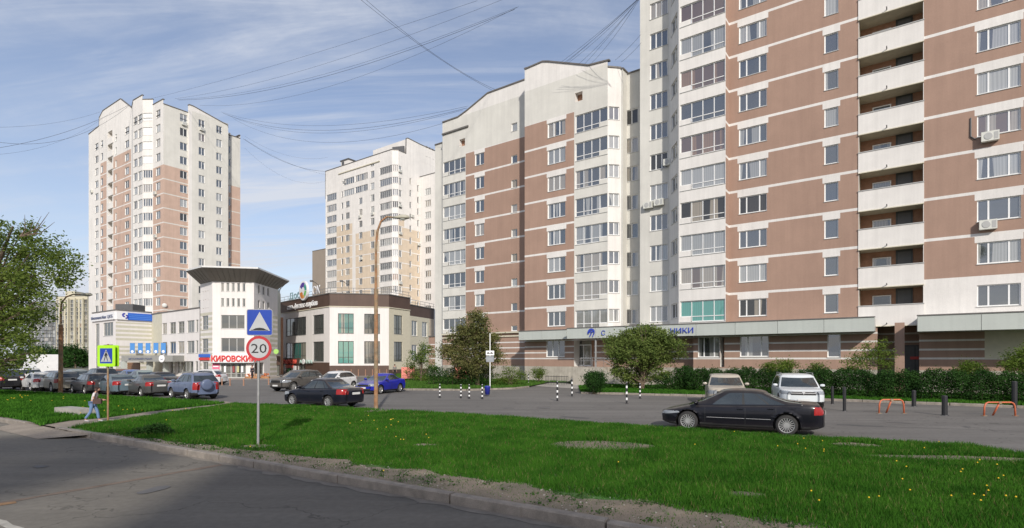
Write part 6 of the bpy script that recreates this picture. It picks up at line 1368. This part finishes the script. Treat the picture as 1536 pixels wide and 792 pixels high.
for y, nm in ((0, 'crossing_plate'), (.14, 'rear_plate')):
    m = MB(); rrect(m, .83, .79, .05, 0, th=.02)
    if y == 0:
        rrect(m, .58, .56, .015, -.003, mi=1); poly(m, [(-.25, -.22), (.25, -.22), (0, .24)], -.006, 2); k = -.009
        poly(m, [(-.035, .0), (.03, .0), (.04, .11), (-.03, .11)], k, 3); disc(m, .005, .15, .028, k, 10, 3)
        for q in ([(-.035, .01), (-.10, -.16), (-.065, -.16), (.0, .0)], [(.03, .01), (.085, -.16), (.05, -.16), (-.005, .0)], [(-.03, .10), (-.085, .0), (-.06, -.01), (-.02, .05)], [(.035, .10), (.08, .02), (.06, .0), (.02, .05)]): poly(m, q, k, 3)
        for q in range(-2, 3): poly(m, [(q * .09 - .02, -.205), (q * .09 + .015, -.205), (q * .07 + .01, -.15), (q * .07 - .015, -.15)], k - .001, 1 if q in (-1, 1) else 2)
    m.build(nm, [sgy, sgb, sgw, sgk] if y == 0 else [sgy], sr, (.0, y - .02, zat(533.8, D) - VZ))
c = gp(735, 583, .1); D = c[1]; sr = empty('parking_sign', (c[0], c[1], .1), 0, 'thin post with a small white parking sign and grey plate below it', 'road sign')
MB().tube([(0, .04, -.1), (0, .04, zat(500, D) - .1)], .04, 8).build('post', M['whitepaint'], sr)
m = MB(); rrect(m, .66, .38, .04, 0, th=.02)
for x, s in ((-.13, 1), (.13, -1)): poly(m, [(x - .11, -.06), (x + .11, -.06), (x + .11, 0), (x + .05, .02), (x + .02, .07), (x - .05, .07), (x - .09, .01), (x - .11, 0)], -.003, 1)
m.build('tow_plate', [wsign, sgk], sr, (0, 0, zat(529.5, D) - .1)); m = MB(); rrect(m, .62, .46, .04, 0, th=.02); poly(m, [(-.2, -.02), (.2, -.02), (.2, .02), (-.2, .02)], -.003, 1); m.build('info_plate', [P('plate_grey', (.25, .27, .29)), sgw], sr, (0, 0, zat(538.5, D) - .1))
# lamp posts
def lamp(px, py, pyt, arm, label, r=.101, fac=-1, z=VZ, split=.62, topr=.055):
    c = gp(px, py, z); D = c[1]; root = empty('lamp_post', (c[0], c[1], z), 0, label, 'street lamp'); H = zat(pyt, D) - z; hs = H * split
    MB().tube([(0, 0, -.1), (0, 0, hs)], [r, r * .92], 12).tube([(0, 0, hs), (0, 0, hs + .05)], [r * .95, r * .6], 12).build('lower_post', M['rust'], root)
    ax = arm; MB().tube([(0, 0, hs), (0, 0, H * .84), (.06 * ax, 0, H * .92), (.25 * ax, 0, H * .975), (.55 * ax, 0, H), (.95 * ax, 0, H * .995)], [topr * 1.25, topr, topr, topr * .9, topr * .8, topr * .7], 10).build('curved_arm', M['rust'] if r > .1 else M['steel'], root)
    m = MB(); m.lathe([(0, 0), (.07, 0.0), (.09, .12), (.15, .35), (.15, .55), (.09, .72), (0, .75)], 12, axis='x'); m.v = [(x + ax * .9, y, z_ * (.55 if z_ < 0 else 1) + H * .995) for x, y, z_ in m.v]; m.build('lamp_head', mat('lamp_housing', (.40, .38, .30), .5, var=.1), root, smooth=True)
    MB().lathe([(0, -.02), (.12, -.01), (.13, .03)], 12, c=(ax * .9 + .42, 0, H * .995 - .1)).build('lamp_glass', P('lamp_glass', (.5, .5, .46), .2), root); return root
lamp(564, 612.5, 325, .95, 'tall rusty lamp post with curved arm standing at the lawn edge, middle of the photo')
lamp(91, 589, 441.5, 1.6, 'rusty lamp post in front of the parked cars at the left', r=.14, split=.69)
# bollards
def striped(px, pb_, pt, label, g='black and white striped bollards'):
    c = gp(px, pb_); D = c[1]; h = zat(pt, D); root = empty('bollard', (c[0], c[1], 0), 0, label, 'bollard', g); m = MB(); n = 7
    for i in range(n): m.tube([(0, 0, h * (i + (.0 if i % 2 == 0 else .18)) / n), (0, 0, h * (i + (1.18 if i % 2 == 0 else 1)) / n)], .052 if i % 2 == 0 else .0515, 10, i % 2, cap=False)
    m.lathe([(.052, h), (.04, h + .03), (0, h + .045)], 10, 1); m.build('striped_post', [M['blacksteel'], M['whitepaint']], root, smooth=True)
    MB().box(-.09, .09, -.09, .09, 0.002, .02).build('base_plate', M['blacksteel'], root)
for a in ((659.7, 596.7, 577, 'leftmost striped bollard, standing alone before the dark hedge'), (691.4, 597.3, 577.5, 'striped bollard, left one of the close pair before the dark hedge'), (703.9, 598, 577.5, 'striped bollard, right one of the close pair before the dark hedge'),
          (723.4, 598.6, 577.5, 'striped bollard just left of the parking sign post'), (836, 601.6, 573, 'taller striped bollard nearest the lane at the clinic walk'), (858, 594.5, 569, 'striped bollard at the kerb end of the clinic walk'),
          (792.7, 577.6, 561, 'far striped bollard on the walk by the stone plinth'), (940, 605.4, 574, 'striped bollard nearest the lane right of the round bush'), (960, 597.8, 576, 'striped bollard at the kerb below the bushy green tree')): striped(*a)
def post(name, px, pb_, pt, r, mt, label, g, cat='bollard', z=0):
    c = gp(px, pb_, z); h = zat(pt, c[1]) - z; m = MB(); m.tube([(0, 0, 0), (0, 0, h)], r, 12); m.lathe([(r, h), (r * .8, h + r * .3), (0, h + r * .4)], 12); m.lathe([(r * 1.5, 0), (r * 1.4, .02), (r, .025)], 12)
    return m.build(name, mt, None, (c[0], c[1], z), smooth=False, label=label, cat=cat, group=g)
g3 = 'plain black bollards by the hedge kerb'
for a in ((1248.6, 606, 580, .07, 'thin black bollard beside the white off-road car, nearer the hedge'), (1266.7, 616.6, 581, .07, 'thin black bollard right of the white off-road car, nearer the lane'), (1370.8, 609.6, 586.5, .10, 'thick black bollard between the two orange barriers, at the kerb'),
          (1417, 623, 594.5, .11, 'thick black bollard between the two orange barriers, nearer the lane'), (1521.7, 612, 573, .12, 'thick black bollard at the right edge behind an orange barrier')): post('bollard', a[0], a[1], a[2], a[3], M['blacksteel'], a[4], g3)
g4 = 'thin brown posts before the supermarket'
for i, (px, pyb) in enumerate(((323, 577.5), (333, 578), (345, 578.5), (365.5, 578.5), (403, 577))): post('bollard', px, pyb, 568, .055, M['terracotta'], ['leftmost thin brown post before the supermarket', 'second thin brown post before the supermarket from the left', 'thin brown post before the supermarket doors, middle of five', 'thin brown post left of the speed limit sign post', 'thin brown post right of the speed limit sign, before the brown shop'][i], g4)
# orange folding parking barriers
orange = mat('orange_paint', (.52, .13, .055), .5, var=.15, scale=6)
for (x0, x1, yb, yt, lb) in ((1318.5, 1356, 620, 599.5, 'orange tubular parking barrier left of the thick black bollards'), (1476, 1523, 624, 603.5, 'orange tubular parking barrier at the right edge of the photo')):
    A, B = gp(x0, yb), gp(x1, yb); w_ = math.hypot(B[0] - A[0], B[1] - A[1]); h = zat(yt, A[1]); root = empty('parking_barrier', A + (0,), math.atan2(B[1] - A[1], B[0] - A[0]), lb, 'barrier', 'orange parking barriers')
    MB().tube([(0, 0, 0), (.02, 0, h * .7), (.08, 0, h * .92), (.18, 0, h), (w_ - .18, 0, h), (w_ - .08, 0, h * .92), (w_ - .02, 0, h * .7), (w_, 0, 0)], .034, 8).build('hoop', orange, root, smooth=True)
    MB().tube([(w_ * .5, .0, h), (w_ * .42, .22, 0)], .038, 8).build('strut', orange, root, smooth=True); MB().box(w_ * .5 - .06, w_ * .5 + .06, -.05, .05, h - .06, h + .04).build('lock', M['rust'], root)
    for x in (0, w_): MB().box(x - .09, x + .09, -.07, .07, 0.002, .02).build('foot_plate', M['rust'], root)
# bin, low fence at the plinth
c = gp(727.5, 596); m = MB(); m.lathe([(.0, .1), (.15, .1), (.2, .6), (.21, .62), (.17, .68), (0, .7)], 14); m.build('litter_bin', P('bin_blue', (.02, .03, .28)), None, (c[0] + .1, c[1] + 1.2, 0), label='small dark blue litter bin behind the bollard by the parking sign', cat='litter bin', smooth=True)
m = MB(); A, B = at(818, 51), at(852, 50); n = 14
for i in range(n + 1): p = lerp(A, B, i / n); m.tube([(p[0], p[1], .1), (p[0], p[1], .95)], .018, 5)
for z in (.3, .85): m.tube([A + (z,), B + (z,)], .022, 5)
m.build('low_fence', M['blacksteel'], None, label='low black metal fence in front of the stone plinth', cat='fence')
m = MB()
for i in range(8): p = lerp(at(505, 76.5), at(580, 78), i / 7); m.tube([(p[0], p[1], 0), (p[0], p[1], 1.0)], .05, 8)
m.build('brown_posts', M['terracotta'], None, kind='stuff', label='row of thin brown posts along the brown base of the fitness building', cat='posts')
for px, lb, g in ((612, 'salmon poster stand behind the hedge at the left of the small reddish tree', 0), (692, 'salmon poster stand seen under the small reddish tree', 0)):
    c = at(px, 58); m = MB(); m.box(-.7, .7, 0, .06, .3, 1.5, 0); m.box(-.62, -.56, 0, .08, 0, .3, 1); m.box(.56, .62, 0, .08, 0, .3, 1); m.build('poster_stand', [P('poster_salmon', (.72, .23, .18)), M['steel']], None, (c[0], c[1], .1), label=lb, cat='poster stand')
# ================================================================ PEOPLE
def skinned(name, joints, edges, mt, parent, root=0, sub=1):
    me = bpy.data.meshes.new(name); me.from_pydata([j[:3] for j in joints], edges, []); me.materials.append(mt); o = bpy.data.objects.new(name, me); C.objects.link(o); o.parent = parent
    o.modifiers.new('Skin', 'SKIN'); sv = me.skin_vertices[0].data if me.skin_vertices else None
    if sv is None:
        import bmesh; bm = bmesh.new(); bm.from_mesh(me); bm.verts.layers.skin.verify(); bm.to_mesh(me); bm.free(); sv = me.skin_vertices[0].data
    for i, j in enumerate(joints): r = j[3]; sv[i].radius = r if isinstance(r, tuple) else (r, r); sv[i].use_root = (i == root)
    o.modifiers['Skin'].use_smooth_shade = True; s = o.modifiers.new('Sub', 'SUBSURF'); s.levels = sub; s.render_levels = sub; return o
skin = mat('skin', (.42, .24, .17), .6, var=.05)
def person(base, H, face, label, top, legs, hair, shoes, stride=.28, bend=.0, arms='fwd', longs=True, group=None):
    root = empty('person', base, math.atan2(face[1], face[0]), label, 'person', group); k = H / 1.7; X = bend
    def j(x, y, z, r): return (x * k, y * k, z * k, (r[0] * k, r[1] * k) if isinstance(r, tuple) else r * k)
    sh = .17; st = stride
    leg = {1: [(.0, .085, .92), (st * .55, .09, .50), (st * .75, .09, .09), (st * .75 + .15, .09, .035)], -1: [(.0, -.085, .92), (-st * .15, -.09, .50), (-st * .95, -.09, .13), (-st * .95 + .13, -.09, .04)]}
    el = {'fwd': [(X * .75 + .02, .22, 1.10), (X + .26, .12, 1.08)], 'down': [(X * .6 - .02, .25, 1.10), (X * .4 + .04, .25, .86)]}[arms]
    J = [j(0, 0, .95, (.13, .10)), j(X * .4, 0, 1.12, (.12, .09)), j(X * .8, 0, 1.32, (.14, .095)), j(X, 0, 1.44, .055), j(X * 1.25 + .02, 0, 1.53, .065), j(X * 1.5 + .045, 0, 1.60, (.078, .088)), j(X * 1.5 + .04, 0, 1.675, .06)]; E = [(0, 1), (1, 2), (2, 3), (3, 4), (4, 5), (5, 6)]
    J.append(j(X * 1.5 + .135, 0, 1.585, .014)); E.append((5, 7))                       # nose
    for s in (1, -1):
        a = len(J); J += [j(X * .85, s * sh, 1.37, .05), j(el[0][0], s * el[0][1], el[0][2], .038), j(el[1][0], s * el[1][1], el[1][2], .026)]; E += [(2, a), (a, a + 1), (a + 1, a + 2)]
        hx, hy, hz = el[1][0], s * el[1][1], el[1][2]; dx, dz = (.08, -.02) if arms == 'fwd' else (.02, -.08); J.append(j(hx + dx, hy, hz + dz, .03)); E.append((a + 2, a + 3))
        for f in range(4):
            o_ = (f - 1.5) * .017; b = len(J); J += [j(hx + dx * 1.6, hy + o_, hz + dz * 1.6, .009), j(hx + dx * (1.95 - .1 * abs(f - 1.3)) + (.015 if arms == 'down' else 0), hy + o_, hz + dz * 2.0 - .012, .008)]; E += [(a + 3, b), (b, b + 1)]
        b = len(J); J += [j(hx + dx * .9 + (.02 if arms == 'down' else 0), hy - s * .035, hz + dz * .9 + .0, .010), j(hx + dx * 1.3 + (.03 if arms == 'down' else 0), hy - s * .05, hz + dz * 1.2, .008)]; E += [(a + 3, b), (b, b + 1)]
        b = len(J); L_ = leg[s]; J += [j(*L_[0], .085), j(*L_[1], .055), j(*L_[2], .038), j(*L_[3], .032)]; E += [(0, b), (b, b + 1), (b + 1, b + 2), (b + 2, b + 3)]
    skinned('body', J, E, skin, root)
    T_ = [j(X * .1, 0, .93, (.145, .115)), j(X * .4, 0, 1.12, (.14, .11)), j(X * .8, 0, 1.32, (.155, .115)), j(X, 0, 1.43, .07)]; E2 = [(0, 1), (1, 2), (2, 3)]
    for s in (1, -1):
        a = len(T_); T_ += [j(X * .85, s * sh, 1.37, .064)]; E2 += [(2, a)]
        if longs: T_ += [j(el[0][0], s * el[0][1], el[0][2], .050), j(el[1][0] * .96, s * el[1][1], el[1][2], .038)]; E2 += [(a, a + 1), (a + 1, a + 2)]
        else: m_ = .55; T_ += [j(X * .85 + (el[0][0] - X * .85) * m_, s * (sh + (el[0][1] - sh) * m_), 1.37 + (el[0][2] - 1.37) * m_, .056)]; E2 += [(a, a + 1)]
    skinned('shirt', T_, E2, top, root)
    Q = [j(0, 0, .95, (.14, .115))]; E3 = []
    for s in (1, -1): b = len(Q); L_ = leg[s]; Q += [j(*L_[0], .098), j(*L_[1], .072), j(L_[2][0], L_[2][1], L_[2][2] + .02, .062)]; E3 += [(0, b), (b, b + 1), (b + 1, b + 2)]
    skinned('trousers', Q, E3, legs, root)
    for s in (1, -1): L_ = leg[s]; skinned('shoe', [j(L_[2][0] - .03, L_[2][1], L_[2][2] - .035, .045), j(L_[3][0], L_[3][1], L_[3][2], .042), j(L_[3][0] + .05, L_[3][1], L_[3][2], .03)], [(0, 1), (1, 2)], shoes, root)
    skinned('hair', [j(X * 1.5 + .01, 0, 1.60, .088), j(X * 1.5 + .015, 0, 1.66, .085), j(X * 1.45 - .04, 0, 1.54, .06)], [(0, 1), (0, 2)], hair, root)
    for s in (1, -1): MB().lathe([(0, -.008), (.01, 0), (0, .008)], 8, axis='x', c=((X * 1.5 + .125) * k, s * .032 * k, 1.605 * k)).build('eye', P('eye_dark', (.03, .02, .015)), root)
    MB().box((X * 1.5 + .10) * k, (X * 1.5 + .122) * k, -.022 * k, .022 * k, 1.53 * k, 1.54 * k).build('mouth', P('lips', (.35, .12, .10)), root)
    return root, k
jeans = mat('blue_jeans', (.13, .21, .36), .85, var=.12, scale=6); c = gp(139, 632.5, VZ)
person((c[0], c[1], VZ), 1.30, (.96, .28), 'person in a pale shirt and blue jeans walking along the path with head bowed', mat('pale_shirt', (.62, .58, .58), .85, var=.05), jeans, mat('dark_hair', (.05, .025, .018), .7), P('shoe_grey', (.35, .35, .38)), .30, .13, longs=False)
m = MB(); m.box(-.13, .13, -.07, .07, -.10, .08); m.tube([(-.1, 0, .08), (-.05, -.02, .28), (.0, 0, .42)], .012, 5); m.build('handbag', mat('brown_leather', (.06, .03, .022), .6, var=.15), None, (c[0] + .26, c[1] - .10, VZ + .78), .3, label='dark brown handbag carried at the waist by the walking person', cat='handbag')
c = at(378.5, 66.2); person((c[0], c[1], .01), 1.72, (-.3, -.95), 'person in dark clothes standing before the supermarket windows', mat('dark_coat', (.025, .02, .03), .85, var=.1), mat('dark_trousers', (.015, .015, .02), .85, var=.1), mat('hair_brown', (.12, .05, .04), .7), P('shoe_black', (.02, .02, .02)), .08, .02, 'down')
c = at(592, 74); person((c[0], c[1], .01), 1.75, (.6, -.8), 'person in grey clothes by the brown fitness building behind the blue car', mat('grey_jacket', (.22, .21, .20), .85, var=.1), mat('black_trousers', (.02, .02, .022), .85, var=.1), mat('hair_dark', (.04, .03, .02), .7), P('shoe_dark', (.03, .03, .03)), .1, .02, 'down')
# ================================================================ OVERHEAD CABLES
cab = P('cable_black', (.07, .075, .09), .6)
def cables(label, lst, r=.03):
    o0 = at(lst[0][0][0], lst[0][1][0]) + (zat(lst[0][0][1], lst[0][1][0]),); root = empty('overhead_cable', o0, 0, label, 'overhead cable', 'overhead cables')
    for w_ in lst:
        (x0, y0, x1, y1), (d0, d1), sag = w_[:3]; rr = (w_[3] if len(w_) > 3 else r) * .5; A = Vector(at(x0, d0) + (zat(y0, d0),)); B = Vector(at(x1, d1) + (zat(y1, d1),)); pts = []
        for i in range(21): t = i / 20; p = A.lerp(B, t); p.z -= 4 * sag * t * (1 - t); pts.append(p - Vector(o0))
        MB().tube(pts, rr, 4, cap=False).build('wire', cab, root)
cables('fan of thin cables from the left tower roof to the top of the photo', [((222, 149, 716, 1), (112, 60), .6), ((262, 148, 757, -2), (108, 60), 1.6), ((266, 149, 775, 11), (108, 60), 2.2), ((268, 150, 772, 14), (108, 60), 2.4, .045), ((300, 158, 778, 10), (108, 60), 3.2)])
cables('two dark cables crossing the sky diagonally down to the sloping roof', [((538, -3, 738, 135), (46, 64), .5, .035), ((546, -3, 742, 134), (46, 64), .7, .035)])
cables('dark cable bundle from the sky corner to the roof of the middle wing', [((962, -6, a, b), (46, 54), s, .028) for a, b, s in ((838, 96, .15), (844, 96, .2), (847, 96, .1), (850, 96, .3), (868, 96, .3), (876, 97, .15), (884, 98, .4))] + [((961, 52, 923, 90), (49, 53), .1, .03), ((962, 64, 932, 93), (49, 53), .1, .03)])
cables('slack cables between the left tower and the sloping roof of the long house', [((332, 168, 702, 159), (113, 66), 2.6), ((335, 170, 700, 162), (113, 66), 3.1, .04), ((340, 172, 694, 165), (114, 66), 3.3), ((350, 178, 668, 184), (115, 67), 3.6)])
cables('cables running down from the left tower to the white middle tower', [((365, 208, 488, 257), (118, 140), 1.6, .06), ((367, 209, 490, 262), (118, 140), 1.1, .03), ((367, 222, 488, 272), (118, 140), 3.0, .025), ((367, 204, 492, 236), (118, 140), 2.0, .025)])
cables('long cables sagging left from the roof of the left tower', [((-10, 223, 194, 157), (85, 112), 1.2, .05), ((-10, 212, 194, 158), (85, 112), 3.0, .045), ((-10, 191, 150, 168), (85, 118), .8, .03), ((-10, 232, 170, 165), (80, 114), 2.0, .025)])
cables('thin cables between the lamp post and the tree at the left edge', [((97, 442, -10, 424), (40, 30), .3, .015), ((97, 441, 133, 420), (40, 60), .2, .012), ((130, 385, 60, 360), (60, 34), .2, .012)])
# ================================================================ WHAT STANDS BEHIND THE CAMERA AND THROWS THE SHADE
bh = Bld('apartment_house', kp(60, -46), 0, 'unseen brown apartment house across the road behind the camera, shaped to shade the road', 'apartment house')
sL, oF, HB_ = 45.3, -38, 31.5
B_, A_ = kp(sL, oF), kp(sL + 62, oF); C_, D_ = (B_[0] + 2.9, B_[1] - 15), kp(sL + 62, oF - 15)  # unseen house added for its shade: height, angle and skewed end set by its shadow
ops = [dict(s0=2 + i * 4.4, s1=4 + i * 4.4, z0=2 + k * 2.8, z1=3.5 + k * 2.8, kind='2') for i in range(13) for k in range(9)]
bh.facet(A_, B_, 0, HB_, ops, mats=[M['tan']]); bh.facet(B_, C_, 0, HB_, mats=[M['white']]); bh.facet(C_, D_, 0, HB_, mats=[M['tan']]); bh.facet(D_, A_, 0, HB_, mats=[M['white']])
bh.flat('roof', [A_, B_, C_, D_], HB_ - .2, M['roof'])
bl = [(-6.2, -20, 20.5, 3.0, 3, 2.0), (-8.0, -20, 21.6, 2.2, 2.4, 1.4), (-4.4, -20, 19.6, 1.8, 2.4, 1.3), (-6.5, -20, 18.2, 1.4, 2, 1.2)]
tree('poplar_tree', (-6.4, -20, 0), bl, .3, 'tall roadside tree standing behind the camera', 'tree', lm_big, 170, 60, .5, .3, 20, shell=.2)
